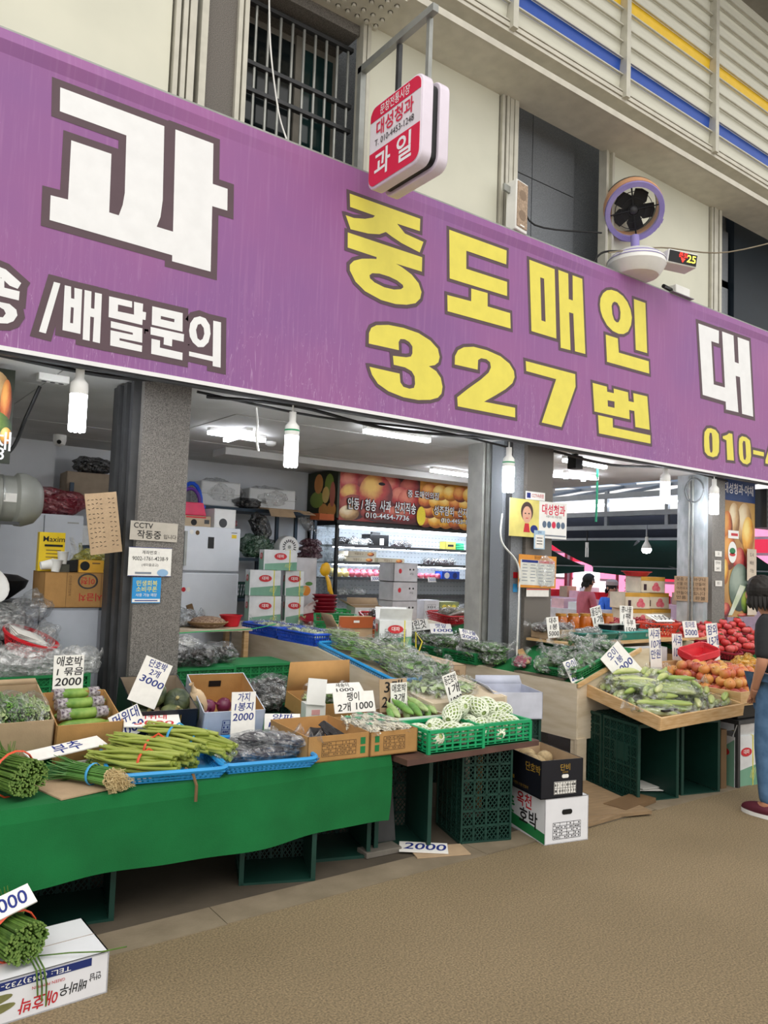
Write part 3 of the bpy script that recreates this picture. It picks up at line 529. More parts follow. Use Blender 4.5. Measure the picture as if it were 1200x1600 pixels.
# ------------------------------------------------------------------ makers for boxes, crates, trays, signs, bags and produce
def carton(label, loc, rot, w, d, h, mo=None, mi=None, flaps=(), name='carton', closed=False, group=None, cat='box'):
    # origin: middle of the front bottom edge, depth along +Y
    mo = mo or kraft; mi = mi or kraft_i; t = .005
    o = thing(name, label, cat, loc, group=group, rot=rot)
    b = MB(); b.bb(-w/2, w/2, 0, t, 0, h); b.bb(-w/2, w/2, d-t, d, 0, h); b.bb(-w/2, -w/2+t, 0, d, 0, h); b.bb(w/2-t, w/2, 0, d, 0, h); b.bb(-w/2, w/2, 0, d, 0, t)
    if closed: b.bb(-w/2, w/2, 0, d, h-t, h)
    b.build('body', mo, o)
    if closed:
        MB().bb(-w/2+.002, w/2-.002, d/2-.001, d/2+.001, h, h+.0012).build('lid_seam', kraft_g, o)
    else:
        x, y0, y1 = w/2-t-.001, t+.001, d-t-.001
        q = MB(); q.add([(-x, y0, t+.001), (x, y0, t+.001), (x, y1, t+.001), (-x, y1, t+.001), (-x, y0, h-.001), (x, y0, h-.001), (x, y1, h-.001), (-x, y1, h-.001)], [(0,1,2,3), (0,4,5,1), (1,5,6,2), (2,6,7,3), (3,7,4,0)]); q.build('liner', mi, o)
    for s_, L, a in flaps:      # side, length, lean outwards in degrees
        a = R(a); c_, s2 = math.cos(a), math.sin(a); f = MB()
        if s_ == 'f': e0, e1, dv = (-w/2, 0, h), (w/2, 0, h), (0, -s2*L, c_*L)
        elif s_ == 'b': e0, e1, dv = (-w/2, d, h), (w/2, d, h), (0, s2*L, c_*L)
        elif s_ == 'l': e0, e1, dv = (-w/2, 0, h), (-w/2, d, h), (-s2*L, 0, c_*L)
        else: e0, e1, dv = (w/2, 0, h), (w/2, d, h), (s2*L, 0, c_*L)
        e0, e1, dv = Vector(e0), Vector(e1), Vector(dv); k = (e1-e0)*.03
        f.add([e0, e1, e1+dv-k, e0+dv+k], [(0, 1, 2, 3)]); f.build('flap', mi if abs(a) < 1.2 else mo, o, solid=.005)
    return o
def panel_print(o, w, h, y, z, m, rows=4, cols=4, name='printed_table'):
    b = MB()
    for k in range(rows+1): b.box((0, 0, -h/2+h*k/rows), (w, .0006, .0022))
    for k in range(cols+1): b.box((-w/2+w*k/cols, 0, 0), (.0022, .0006, h))
    r2 = random.Random(3)
    for i in range(rows):
        for j in range(cols):
            for q in range(3):
                if r2.random() < .6: b.box((-w/2+w*(j+.25+.25*q)/cols, 0, -h/2+h*(i+.5)/rows), (w/cols*.17, .0006, h/rows*.4))
    return b.build(name, m, o, (0, y, z))
def hand(o, lines, w, h, ink, y=-.0035, z0=0, shear=.12):
    # handwritten lines filling a card of size w x h in the local XZ plane
    n = len(lines); tot = sum(s for _, s in lines); z = z0+h*.96
    for tx, s_ in lines:
        hh = h*.92*s_/tot; z -= hh/2
        jit = rnd.uniform(-.02, .02)
        lettering(o, tx, hh*.98, (w*jit, y, z), FX, FZ, ink, .012, w=min(w*.88, hh*.92*len(tx)*.8), name='handwriting', shear=shear, ang=rnd.uniform(-.05, .05)); z -= hh/2
def price_sign(label, lines, w, h, loc, rot, ink=None, m=None, name='price_sign', blank=0):
    o = thing(name, label, 'sign', loc, rot=rot)
    MB().box((0, 0, h/2), (w, .005, h)).build('card', m or paper, o)
    hand(o, lines, w, h*(1-blank), ink or ink_b, z0=h*blank); return o
def lattice(b, o, u, v, nu, nv, w, t, diag=False):
    # bars filling the parallelogram o + a*u + b*v
    o, u, v = Vector(o), Vector(u), Vector(v)
    if not diag:
        for k in range(nu+1): b.bar(o+u*(k/nu), o+u*(k/nu)+v, w, t)
        for k in range(nv+1): b.bar(o+v*(k/nv), o+v*(k/nv)+u, w, t)
    else:
        lu, lv = u.length, v.length; n = nu+nv
        for sgn in (1, -1):
            for k in range(-nv, nu):
                a0, a1 = k/nu, (k+nv)/nu; t0, t1 = max(0, -a0/(a1-a0)), min(1, (1-a0)/(a1-a0))
                if t1-t0 < .02: continue
                f_ = lambda t_: o+u*((a0+(a1-a0)*t_) if sgn > 0 else 1-(a0+(a1-a0)*t_))+v*t_
                b.bar(f_(t0), f_(t1), w, t)
def crate(label, loc, rot, L=.50, Wd=.36, H=.31, m=None, group='dark green produce crates', name='plastic_crate', style='dense'):
    # open-top crate, origin at bottom centre
    m = m or crate_g; key = ('crate', L, Wd, H, m.name, style)
    o = thing(name, label, 'crate', loc, group=group, rot=rot)
    if key not in TXT:
        x, y = L/2, Wd/2
        def side(p0, u, v, nu, nv):
            b = MB(); lattice(b, p0, u, v, nu, nv, .011, .008)
            U, V = Vector(u), Vector(v); P = Vector(p0)
            if style == 'dense':
                nb_ = U.cross(V).normalized()*(.006 if (P+U*.5).dot(U.cross(V)) < 0 else -.006); b.add([P+U*.03+V*.02+nb_, P+U*.97+V*.02+nb_, P+U*.97+V*.98+nb_, P+U*.03+V*.98+nb_], [(0, 1, 2, 3)])
                lattice(b, P+U*.02+V*.03, U*.96, V*.94, int(U.length/.028), int(V.length/.028), .0045, .0035, True)
            n_ = U.cross(V).normalized()
            b.hexa([P+U*.30+V*.32-n_*.003, P+U*.52+V*.32-n_*.003, P+U*.52+V*.32+n_*.003, P+U*.30+V*.32+n_*.003], [P+U*.30+V*.72-n_*.003, P+U*.52+V*.72-n_*.003, P+U*.52+V*.72+n_*.003, P+U*.30+V*.72+n_*.003]) if style == 'dense' and U.length > .4 else None
            return b.mesh('side_panel', m, None)
        S = [side((-x, -y, .0), (L, 0, 0), (0, 0, H), 7, 5), side((-x, y, .0), (L, 0, 0), (0, 0, H), 7, 5), side((-x, -y, 0), (0, Wd, 0), (0, 0, H), 5, 5), side((x, -y, 0), (0, Wd, 0), (0, 0, H), 5, 5)]
        bt = MB(); lattice(bt, (-x, -y, .004), (L, 0, 0), (0, Wd, 0), 6, 4, .012, .008); lattice(bt, (-x, -y, .004), (L, 0, 0), (0, Wd, 0), 16, 12, .005, .004, True)
        rm = MB()
        for a, c_ in (((-x, -y), (x, -y)), ((x, -y), (x, y)), ((x, y), (-x, y)), ((-x, y), (-x, -y))):
            rm.bar((*a, H), (*c_, H), .022, .016); rm.bar((*a, 0), (*a, H), .018, .018); rm.bar((*a, .004), (*c_, .004), .012, .012)
        TXT[key] = (S, bt.mesh('base_grid', m, None), rm.mesh('rim', m))
    S, bt, rm = TXT[key]
    for q in S: obj('side_panel', q, o)
    obj('base_grid', bt, o); obj('rim', rm, o)
    return o
def tray(label, loc, rot, L, Wd, H, m, group=None, name='plastic_tray', cat='tray', flare=.03, nb=(16, 9), solidwall=False):
    # shallow basket with flared slotted walls; origin at bottom centre
    key = ('tray', L, Wd, H, m.name, flare, nb, solidwall); o = thing(name, label, cat, loc, group=group, rot=rot)
    if key not in TXT:
        x, y = L/2-flare, Wd/2-flare; X, Y = L/2, Wd/2
        b = MB()
        cs = [((-x, -y), (x, -y), (-X, -Y), (X, -Y), nb[0]), ((x, -y), (x, y), (X, -Y), (X, Y), nb[1]), ((x, y), (-x, y), (X, Y), (-X, Y), nb[0]), ((-x, y), (-x, -y), (-X, Y), (-X, -Y), nb[1])]
        for a0, a1, c0, c1, n_ in cs:
            A0, A1, C0, C1 = Vector((*a0, .004)), Vector((*a1, .004)), Vector((*c0, H)), Vector((*c1, H))
            if solidwall: b.add([A0, A1, C1, C0], [(0, 1, 2, 3), (3, 2, 1, 0)]); 
            else:
                for k in range(n_+1): b.bar(A0.lerp(A1, k/n_), C0.lerp(C1, k/n_), .008, .005)
                for q in (.0, .35, .68): b.bar(A0.lerp(C0, q), A1.lerp(C1, q), .008, .006)
        rm = MB(); r_ = .035; pts = rrect(2*X, 2*Y, min(.05, Y*.4)); pts.append(pts[0]); pts.append(pts[1]); rm.tube([(px, py, H) for px, py in pts], .011, 6, cap=False)
        fl = MB().bb(-x, x, -y, y, 0, .005)
        TXT[key] = (b.mesh('basket_wall', m, None), rm.mesh('rim', m), fl.mesh('tray_floor', m))
    for q, n_ in zip(TXT[key], ('basket_wall', 'rim', 'tray_floor')): obj(n_, q, o)
    return o
# ---- produce
def gradmat(name, c1, c2, scale, rough=.45, stretch=None, spec=.5, pos=(.35, .65)):
    m = mat(name, c1, rough, col2=c2, scale=scale, stretch=stretch, spec=spec); e = [n for n in m.node_tree.nodes if n.type == 'VALTORGB'][0].color_ramp.elements; e[0].position, e[1].position = pos; return m
cuke_m = [gradmat('pale_cucumber', 'c6cd84', '9bb060', 5, stretch=(1, 6, 6)), gradmat('green_cucumber', 'b0bf6c', '83a04e', 5, stretch=(1, 6, 6)), gradmat('light_cucumber', 'd6d9a0', 'a4b666', 5, stretch=(1, 6, 6))]
zuc_m = gradmat('zucchini_skin', '5f8a34', '93b055', 18); egg_m = gradmat('aubergine_skin', '1d1420', '2d2230', 6, .2); kab_m = gradmat('kabocha_skin', '2c3a26', '4a5335', 12, stretch=(2, 2, 2)); kab_s = gradmat('kabocha_stripe_skin', '33422a', '8f9460', 5)
tom_m = [gradmat('tomato_red', 'b8262b', 'c9433d', 4, .28), gradmat('tomato_pink', 'c23a42', 'd0605a', 4, .28)]
app_m = [gradmat('apple_red_yellow', 'b84636', 'd8974e', 5, .32), gradmat('apple_orange', 'cd7a3e', 'dfb160', 5, .32), gradmat('apple_dark_red', '9c3434', 'c06a4a', 5, .32), gradmat('apple_green_gold', 'c9a04c', 'c4584a', 4, .32)]
leaf_m = [gradmat('leaf_dark', '3f6f2f', '5c8f42', 10, .5), gradmat('leaf_mid', '5c8f42', '8ab45a', 10, .5), gradmat('leaf_pale', '93b068', 'c6d4a0', 10, .5), gradmat('leaf_whitish', 'c8cfa8', '9fb57c', 10, .5)]
stemg = mat('stem_green', '5d6b34', .7); calyx = mat('calyx_green', '3e5a28', .6); brown_s = mat('brown_stem', '6b5338', .8)
stalk_m = [gradmat('stalk_green', '97a244', '7f8f36', 6, .45), gradmat('stalk_lime', 'a9b257', '8d9a42', 6, .45)]
def veg_mesh(kind, k=0):
    key = ('veg', kind, k)
    if key in TXT: return TXT[key]
    r2 = random.Random(hash((kind, k)) & 255 if False else (len(kind)*31+k*7)); b = MB()
    if kind == 'cucumber':
        L = .235+.03*r2.random(); bend = r2.uniform(-.022, .022); n = 9
        prof = [.25, .7, .92, 1, 1, .97, .9, .68, .3]
        b.tube([(-L/2+L*i/(n-1), bend*(1-(2*i/(n-1)-1)**2), 0) for i in range(n)], .02, 8, [p*.0225 for p in prof]); m = cuke_m[k % 3]
    elif kind == 'zucchini':
        L = .22; n = 9; prof = [.3, .75, .95, 1, 1, 1, .98, .8, .35]; b.tube([(-L/2+L*i/(n-1), .004*math.sin(i), 0) for i in range(n)], .02, 10, [p*.026 for p in prof]); b.cyl((L/2-.005, 0, 0), (L/2+.02, 0, .004), .009, 7); m = zuc_m
    elif kind == 'aubergine':
        L = .22; n = 9; prof = [.3, .8, 1, 1, .95, .9, .8, .62, .35]; b.tube([(-L/2+L*i/(n-1), .012*math.sin(i*.5), 0) for i in range(n)], .02, 10, [p*.027 for p in prof]); m = egg_m
    elif kind == 'kabocha':
        b.ell((0, 0, 0), (.085, .085, .062), 30, 12, lambda p: (1-.05*abs(math.sin(5*math.atan2(p.y, p.x))))*(1-.25*max(0, abs(p.z)-.8))); m = kab_m if k % 2 == 0 else kab_s
    elif kind == 'tomato':
        b.ell((0, 0, 0), (.042, .042, .036), 14, 9, lambda p: 1-.14*max(0, p.z-.75)*4+.015*math.cos(5*math.atan2(p.y, p.x))*(1-abs(p.z))); m = tom_m[k % 2]
    elif kind == 'apple':
        b.ell((0, 0, 0), (.043, .043, .040), 14, 10, lambda p: 1-.9*max(0, p.z-.86)-.5*max(0, -p.z-.9)); m = app_m[k % 4]
    TXT[key] = b.mesh(kind, m, 60); return TXT[key]
stalk_cal = MB().lathe([(0, .041), (.006, .033), (.022, .033), (.004, .036), (.003, .044), (0, .045)], 7).mesh('calyx', calyx)
apple_stem = MB().cyl((0, 0, .026), (.004, 0, .046), .0022, 5).mesh('stalk', brown_s)
kab_stem = MB().cyl((0, 0, .045), (.01, 0, .08), .011, 7).mesh('stalk', mat('dry_stalk', '9a8f62', .8))
cuke_tip = MB().cyl((.112, 0, 0), (.135, .004, .002), .005, 5).mesh('stalk', stemg)
egg_cap = MB().lathe([(0, .135), (.007, .13), (.008, .11), (.022, .085), (.024, .075)], 8, Matrix.Rotation(PI/2, 4, 'Y')).mesh('calyx', mat('aubergine_calyx', '3a2a30', .6))
def produce(kind, k, label, cat, loc, rot=(0, 0, 0), group=None, s=1, name=None):
    o = obj(name or kind, veg_mesh(kind, k), None, loc, rot); o.scale = (s,)*3; tag(o, label, cat, group)
    st = {'tomato': stalk_cal, 'apple': apple_stem, 'kabocha': kab_stem, 'cucumber': cuke_tip, 'aubergine': egg_cap}.get(kind)
    if st: obj(st.name.split('.')[0], st, o)
    return o
def bag_mesh(m, k, rx=.14, ry=.1, rz=.05, knot=True, nz=.22):
    key = ('bag', m.name, k, rx, ry, rz, knot)
    if key in TXT: return TXT[key]
    b = MB(); off = Vector((k*3.1, k*1.7, .5))
    def fn(p): return 1+nz*noise.noise(p*2.2+off)+.10*noise.noise(p*6+off)+.05*abs(noise.noise(p*13+off))
    b.ell((0, 0, rz*.9), (rx, ry, rz), 26, 16, fn)
    b.v = [(x, y, max(z, .002)) for x, y, z in b.v]
    if knot: b.lathe([(.03, 0), (.012, .02), (.01, .03), (.028, .06), (.04, .075)], 9, Matrix.Translation((rx*.93, 0, rz*1.1)) @ Matrix.Rotation(R(68), 4, 'Y'))
    TXT[key] = b.mesh('bag', m, None); return TXT[key]
def leaf_mesh(k, rx, ry, rz, mi, n=70, style='leaf'):
    key = ('leafy', k, rx, ry, rz, mi, n, style)
    if key in TXT: return TXT[key]
    r2 = random.Random(k*13+5); b = MB()
    for i in range(n):
        if style == 'leaf':
            a = r2.uniform(-.9, .9); L = rx*r2.uniform(.7, 1.3); w = .012+.014*r2.random()
            c = Vector((r2.uniform(-.45, .45)*rx, r2.uniform(-.75, .75)*ry, rz*(.25+1.25*r2.random()))); c.z = min(c.z, rz*1.75*(1-(c.y/ry)**2*.5))
            d = Vector((math.cos(a), math.sin(a)*.5, r2.uniform(-.25, .25))); s_ = Vector((-d.y, d.x, r2.uniform(-.6, .6))).normalized()
            P = [c+d*(L*(t-.5))+Vector((0, 0, .012*math.sin(t*9+i))) for t in (0, .33, .66, 1)]; ws = [.25, 1, .9, .15]; base = len(b.v)
            for p, q in zip(P, ws): b.v += [tuple(p-s_*w*q), tuple(p+s_*w*q)]
            for t in range(3): b.f.append((base+2*t, base+2*t+1, base+2*t+3, base+2*t+2))
        elif style == 'stringy':
            c = Vector((0, r2.uniform(-.8, .8)*ry, rz*(.2+1.4*r2.random()))); P = [c+Vector((rx*(-.9+1.8*t), .006*math.sin(5*t+i), .008*math.sin(7*t+i*2))) for t in (0, .25, .5, .75, 1)]; b.tube(P, .0035, 4)
        elif style == 'blob':
            c = (r2.uniform(-.7, .7)*rx, r2.uniform(-.7, .7)*ry, rz*(.3+1.1*r2.random())); b.ell(c, (.022, .016, .014), 6, 4)
    me = b.mesh('contents', mi, None); TXT[key] = me; return me
def veg_bag(label, loc, rot=(0, 0, 0), rx=.14, ry=.1, rz=.05, mi=None, style='leaf', mb=None, k=0, cat='vegetable bag', group=None, n=70, name='bag_of_greens', knot=True):
    o = thing(name, label, cat, loc, rot=rot, group=group); mi = mi or leaf_m[k % 2]
    obj('contents', leaf_mesh(k % 4, rx*.88, ry*.88, rz*.88, mi, n, style), o); obj('bag', bag_mesh(mb or bag_c, k % 5, rx, ry, rz, knot), o); return o
def empty_bag(label, loc, rot, rx, ry, rz, m, k=0, knot=True, name='plastic_bag', nz=.3):
    o = thing(name, label, 'plastic bag', loc, rot=rot); obj('bag', bag_mesh(m, k, rx, ry, rz, knot, nz), o)
    key = ('film', m.name); obj('inner_fold', bag_mesh(m, (k+2) % 5, rx*.75, ry*.75, rz*.8, False, nz), o); return o

# ------------------------------------------------------------------ front table under the green cloth
felt = mat('green_felt', '0f6a35', .95, var=.12, scale=4, bump=.25, bscale=300)
tb = thing('market_table', 'long low stall table hidden under the green cloth', 'table', (.5, 3.9, 0))
MB().bb(-2, 1.95, -.64, .55, .525, .545).build('table_top', mat('table_board', '5b4334', .7), tb)
for x in (-1.9, .1, 1.8):
    for y in (-.2, .5): MB().bar((x, y, 0), (x, y, .525), .04).build('leg', steel_d, tb)
def clothf(u, v):
    x = -1.6+4.07*u
    if v < .55: t = v/.55; return (x, 4.45-(4.45-3.245)*t, .549+.003*math.sin(7*x)*math.sin(5*t))
    t = (v-.55)/.45; drop = (.285+.05*u+.01*math.sin(5*x))
    return (x+.01*math.sin(3*t)*u, 3.245-.012*min(1, t*6)+.014*t*math.sin(6.3*x)+.010*t*math.sin(13*x+1), .549-drop*t)
cl = MB().sheet(150, 40, clothf).build('tablecloth', felt, sharp=None, solid=.003); tag(cl, 'bright green felt cloth draped over the front stall table', 'tablecloth')
bt = thing('board_table', 'dark brown board table end carrying the green baskets', 'table', (2.98, 3.55, 0))
MB().bb(-.49, .48, -.42, .3, .51, .54).build('table_top', mat('brown_board', '5a4038', .6, var=.15), bt)
MB().bar((.40, .15, 0), (.40, .15, .51), .04).build('leg', steel_d, bt); MB().bar((-.4, .2, 0), (-.4, .2, .51), .04).build('leg', steel_d, bt)
cardg = mat('letter_gold', 'b08d3c', .4, .3)

# A: pale carton with bagged chives
A = carton('pale open carton of bagged chives at the left end of the table', (.69, 3.82, .60), (R(13), 0, R(-2)), .50, .44, .17, kraft_p, kraft_p, [('b', .03, 5)])
for k in range(5): veg_bag('clear bag of long chives in the pale carton, number %s from its right side' % ['first', 'second', 'third', 'fourth', 'fifth'][k], (.87-.09*k, 3.99, .715+.015*(k % 2)), (R(13), 0, R(84+4*(k % 2))), .21, .075, .075, leaf_m[1] if k % 2 else leaf_m[2], 'stringy', k=k, group='chive bags in the pale carton', n=130, knot=False)
carton('flattened brown carton propping up the pale chive carton', (.69, 3.82, .552), (0, 0, R(-2)), .44, .4, .045, kraft_g, kraft_g, closed=True)
# B: carton of courgettes
Bx = carton('brown open carton filled with wrapped courgettes', (1.10, 3.80, .556), (R(13), 0, R(-3)), .30, .40, .185, kraft, kraft_i)
for r_ in range(3):
    for c_ in range(3):
        produce('zucchini', 0, 'wrapped green courgette in the brown carton, %s layer %s row' % (['bottom', 'middle', 'top'][r_], ['front', 'middle', 'rear'][c_]), 'courgette', (1.11+.01*c_, 3.90+.11*c_+.02*r_, .652+.03*c_+.05*r_), (R(13), 0, R(3+4*(r_-1))), 'courgettes in the brown carton')
for c_ in range(3):
    for s_ in (-1, 1):
        o = tag(MB().cyl((-.028, 0, 0), (.028, 0, 0), .0285, 10).build('wrapper_end', mat('printed_wrapper', 'c7c2c4', .3, col2='4a3a48', scale=70), None, (1.11+.01*c_+s_*.085, 3.94+.11*c_, .752+.03*c_), (0, 0, R(7))), 'shiny printed wrapper band on the ' + ['front', 'middle', 'rear'][c_] + ' top courgette, ' + ('left' if s_ < 0 else 'right') + ' end', 'wrapper', 'courgette wrapper bands')
price_sign('white price card reading 애호박 1 묶음 2000', [('애호박', 1), ('1 묶음', .8), ('2000', 1)], .145, .17, (1.09, 4.17, .835), (R(-4), 0, R(-8)))
# C: black printed carton of kabocha
Cx = carton('black printed carton full of green kabocha squash on the table', (1.49, 3.86, .556), (R(14), 0, R(-7)), .315, .46, .205, mat('black_box_print', '14161f', .45), kraft_g, [('l', .0, 0)])
lettering(Cx, '단비', .042, (.04, -.001, .155), FX, FZ, cardg, .01); lettering(Cx, 'DANBI', .014, (.04, -.001, .127), FX, FZ, cardg, .01)
MB().lathe([(.02, 0), (.024, .001), (.024, -.001), (.02, 0)], 16, Matrix.Translation((.04, -.0015, .085)) @ Matrix.Rotation(PI/2, 4, 'X'), sx=1.3).build('emblem', cardg, Cx)
lettering(Cx, '단호박', .05, (-.1585, .12, .12), (0, -1, 0), (0, 0, 1), cardg, .01, ang=0)
for k, (x, y, z, rx, ry) in enumerate(((1.42, 3.95, .69, .3, .2), (1.56, 3.93, .70, .5, -.6), (1.46, 4.09, .74, .2, .5), (1.61, 4.07, .735, -.2, .2), (1.68, 3.97, .70, .7, .3), (1.50, 4.05, .79, .9, .2), (1.60, 3.98, .765, 1.1, -.4))):
    produce('kabocha', k, ['dark green kabocha squash at the front left of the black carton', 'dark kabocha squash at the front middle of the black carton', 'dark kabocha squash at the back left of the black carton', 'dark kabocha squash at the back right of the black carton', 'striped kabocha squash at the front right of the black carton', 'topmost round kabocha squash in the black carton', 'kabocha squash lying on its side on top in the black carton'][k], 'squash', (x, y, z), (rx, ry, k), 'kabocha squashes in the black carton', .85)
price_sign('tilted white price board reading 단호박 2개 3000 over the kabocha', [('단호박', 1), ('2개', .9), ('3000', 1.1)], .15, .235, (1.385, 3.92, .775), (R(-10), R(24), R(-6)), ink_bl, blank=.38)
# D: carton of red onions
Dx = carton('white fronted open carton with red onions behind the aubergine card', (1.85, 3.83, .556), (R(17), 0, R(-10)), .33, .46, .18, mat('bluewhite_box', 'c3c9d6', .6), kraft, [])
MB().box((0, .4565, .12), (.07, .012, .035)).build('hand_hole', black_pl, Dx); panel_print(Dx, .12, .08, -.001, .09, ink_bl, 3, 3)
on_m = gradmat('red_onion', '5d1f3c', '7d2f52', 6, .35)
for k, (x, y, z) in enumerate(((1.77, 3.97, .66), (1.86, 3.93, .655), (1.95, 3.98, .66), (1.82, 4.08, .70), (1.92, 4.09, .70))):
    o = MB().ell((0, 0, 0), (.045, .045, .042), 12, 8).lathe([(.012, .036), (.006, .055), (.009, .07)], 7).build('red_onion', on_m, None, (x, y, z), (.6, .3*k, k), 60); tag(o, 'purple red onion in the white fronted carton, ' + ['front left', 'front middle', 'front right', 'rear left', 'rear right'][k], 'onion', 'red onions in the carton')
o = tag(MB().ell((0, 0, 0), (.05, .035, .09), 12, 8).lathe([(.02, .08), (.008, .11), (.015, .13)], 7).build('pale_radish', mat('pale_tan_skin', 'd8bf9c', .5), None, (1.74, 4.03, .74), (.3, -.5, 0), 60), 'pale tan root leaning in the corner of the white fronted carton', 'vegetable')
price_sign('tall white card reading 가지 1봉지 2000 stuck in the aubergines', [('가지', 1), ('1봉지', 1), ('2000', 1.1)], .13, .27, (1.80, 3.60, .585), (R(-6), R(2), R(-3)), ink_bl, blank=.42)
# G: blue tray of stalks
TG = tray('sky blue plastic tray heaped with green stalk bundles', (1.37, 3.58, .552), (0, 0, R(-12)), .50, .62, .045, blue_t, nb=(20, 24))
def bunch(label, loc, rot, n, L, R_, group, tie, tz=.0):
    o = thing('stalk_bundle', label, 'vegetable', loc, rot=rot, group=group); r2 = random.Random(int(loc[0]*1000))
    ms_ = []
    for k in range(4):
        pts = [(-L/2+L*i/5, .012*math.sin(i*.8+k), .012*math.sin(i*.6+k*2)) for i in range(6)]
        ms_.append(MB().tube(pts, .008, 7, [.0045, .007, .008, .0088, .0095, .010]).mesh('stalk', stalk_m[k % 2], 60))
    for i in range(n):
        a = 2*PI*r2.random(); q = math.sqrt(r2.random())*R_
        obj('stalk', ms_[i % 4], o, (r2.uniform(-.05, .05)*L*1.5, q*math.cos(a), R_+.01+q*math.sin(a)*.8), (r2.random()*6, r2.uniform(-.05, .05), r2.uniform(-.12, .12)))
    MB().lathe([(R_*1.08, -.006), (R_*1.12, -.003), (R_*1.12, .003), (R_*1.08, .006)], 18, Matrix.Translation((tz*L, 0, R_+.01)) @ Matrix.Rotation(PI/2, 4, 'Y') @ Matrix.Diagonal((.86, 1, 1, 1))).build('tie', tie, o)
    MB().tube([(tz*L, 0, R_*2), (tz*L+.02, .02, R_*2+.02), (tz*L+.05, .03, R_*2)], .005, 5).build('tie_end', tie, o)
    return o
tie_r = mat('red_tie', 'd8502f', .5); tie_b = mat('blue_tie', '3f9ad0', .5)
bunch('stalk bundle with red tie lying across the left of the blue tray', (1.30, 3.52, .585), (0, R(2), R(-52)), 40, .42, .055, 'stalk bundles on the blue tray', tie_r)
bunch('front stalk bundle with red tie along the blue tray edge', (1.20, 3.46, .57), (0, R(3), R(-42)), 30, .38, .042, 'stalk bundles on the blue tray', tie_r, .1)
bunch('stalk bundle with a blue tie in the middle of the blue tray', (1.46, 3.60, .60), (0, R(4), R(-46)), 40, .34, .055, 'stalk bundles on the blue tray', tie_b, -.1)
bunch('right hand stalk bundle tied with a blue bow', (1.56, 3.50, .585), (0, R(8), R(-62)), 34, .28, .05, 'stalk bundles on the blue tray', tie_b, -.2)
tag(MB().tube([(1.38, 3.30, .60), (1.40, 3.26, .585), (1.40, 3.215, .545), (1.395, 3.205, .48)], .007, 6).build('drooping_stalk', brown_s), 'single brown stalk drooping over the blue tray rim', 'vegetable')
price_sign('white card lying over the stalks with red writing', [('머위대', 1), ('3000', 1)], .27, .14, (1.38, 3.72, .70), (R(-74), R(3), R(-14)), ink_r)
price_sign('small tilted card with blue figures beside the kabocha carton', [('머위대', 1), ('3000', 1)], .15, .13, (1.30, 3.76, .66), (R(-14), R(-22), R(2)), ink_bl)
# F: blue tray of bagged aubergines
TF = tray('sky blue plastic tray with bagged aubergines', (1.82, 3.50, .552), (0, 0, R(-10)), .46, .56, .045, blue_t, nb=(20, 24))
for k, (x, y, z, a) in enumerate(((1.70, 3.42, .60, .35), (1.83, 3.38, .60, .1), (1.93, 3.42, .60, -.5), (1.80, 3.52, .61, .5), (1.93, 3.54, .61, -.3), (1.83, 3.46, .655, -.2), (1.90, 3.40, .65, -.65), (1.72, 3.52, .62, 1.0))):
    lab = ['left front', 'middle front', 'right front', 'left rear', 'right rear', 'top middle', 'top right', 'leftmost upright'][k]
    produce('aubergine', 0, 'black aubergine in clear wrap, ' + lab + ' of the blue tray', 'aubergine', (x, y, z), (0, .05, a), 'bagged aubergines on the blue tray')
    o = obj('wrapping_bag', bag_mesh(bag_k, k % 5, .15, .05, .036, True), None, (x, y, z-.032), (0, .05, a)); tag(o, 'crinkled clear bag around the aubergine at the ' + lab + ' of the tray', 'plastic bag', 'aubergine bags')
# H: chives, spring onions at the left front
def thin_bundle(label, loc, rot, n, L, R_, ms, mtip, tie, name, cat='vegetable', roots=False):
    o = thing(name, label, cat, loc, rot=rot); r2 = random.Random(int(loc[1]*999)); b, e = MB(), MB()
    for i in range(n):
        a = 2*PI*r2.random(); q = math.sqrt(r2.random())*R_; y, z = q*math.cos(a), R_+q*math.sin(a)*.85; sp = 1+r2.uniform(0, .5)
        b.tube([(L/2, y, z), (L/6, y*.92, R_+(z-R_)*.92), (-L/6, y, z), (-L/2*r2.uniform(.8, 1.15), y*1.6*sp, R_+(z-R_)*1.3+r2.uniform(-.02, .03))], .004, 4, [.0036, .0034, .003, .0014])
        e.cyl((L/2, y, z), (L/2+.006, y*1.01, z), .0039, 5)
        if roots and r2.random() < .8:
            for q2 in range(3): e.tube([(L/2+.01, y, z), (L/2+.04, y*1.3+r2.uniform(-.02, .02), z+r2.uniform(-.03, .01)), (L/2+.06+.03*r2.random(), y*1.5+r2.uniform(-.03, .03), max(.002, z+r2.uniform(-.06, .01)))], .0013, 3)
    s_ = b.build('stems', ms, o, sharp=None); s_['kind'] = 'stuff'; e2 = e.build('roots' if roots else 'cut_ends', mtip, o, sharp=None); e2['kind'] = 'stuff'
    MB().lathe([(R_*1.03, -.007), (R_*1.1, 0), (R_*1.03, .007)], 16, Matrix.Translation((L*.2, 0, R_)) @ Matrix.Rotation(PI/2, 4, 'Y')).build('tie', tie, o); return o
chv = gradmat('chive_green', '3c5a22', '5f7f34', 20); chv_e = gradmat('chive_cut', '7d9a4e', '4f7030', 60); on_root = mat('onion_root', 'cdb98c', .9)
thin_bundle('thick dark green chive bundle at the left edge of the green cloth', (.68, 3.46, .555), (0, 0, R(-68)), 330, .32, .085, chv, chv_e, tie_r, 'chive_bundle')
thin_bundle('spring onion bundle with roots lying on cardboard at the cloth edge', (.98, 3.44, .562), (0, 0, R(-60)), 80, .30, .042, leaf_m[0], on_root, tie_b, 'spring_onion_bundle', roots=True)
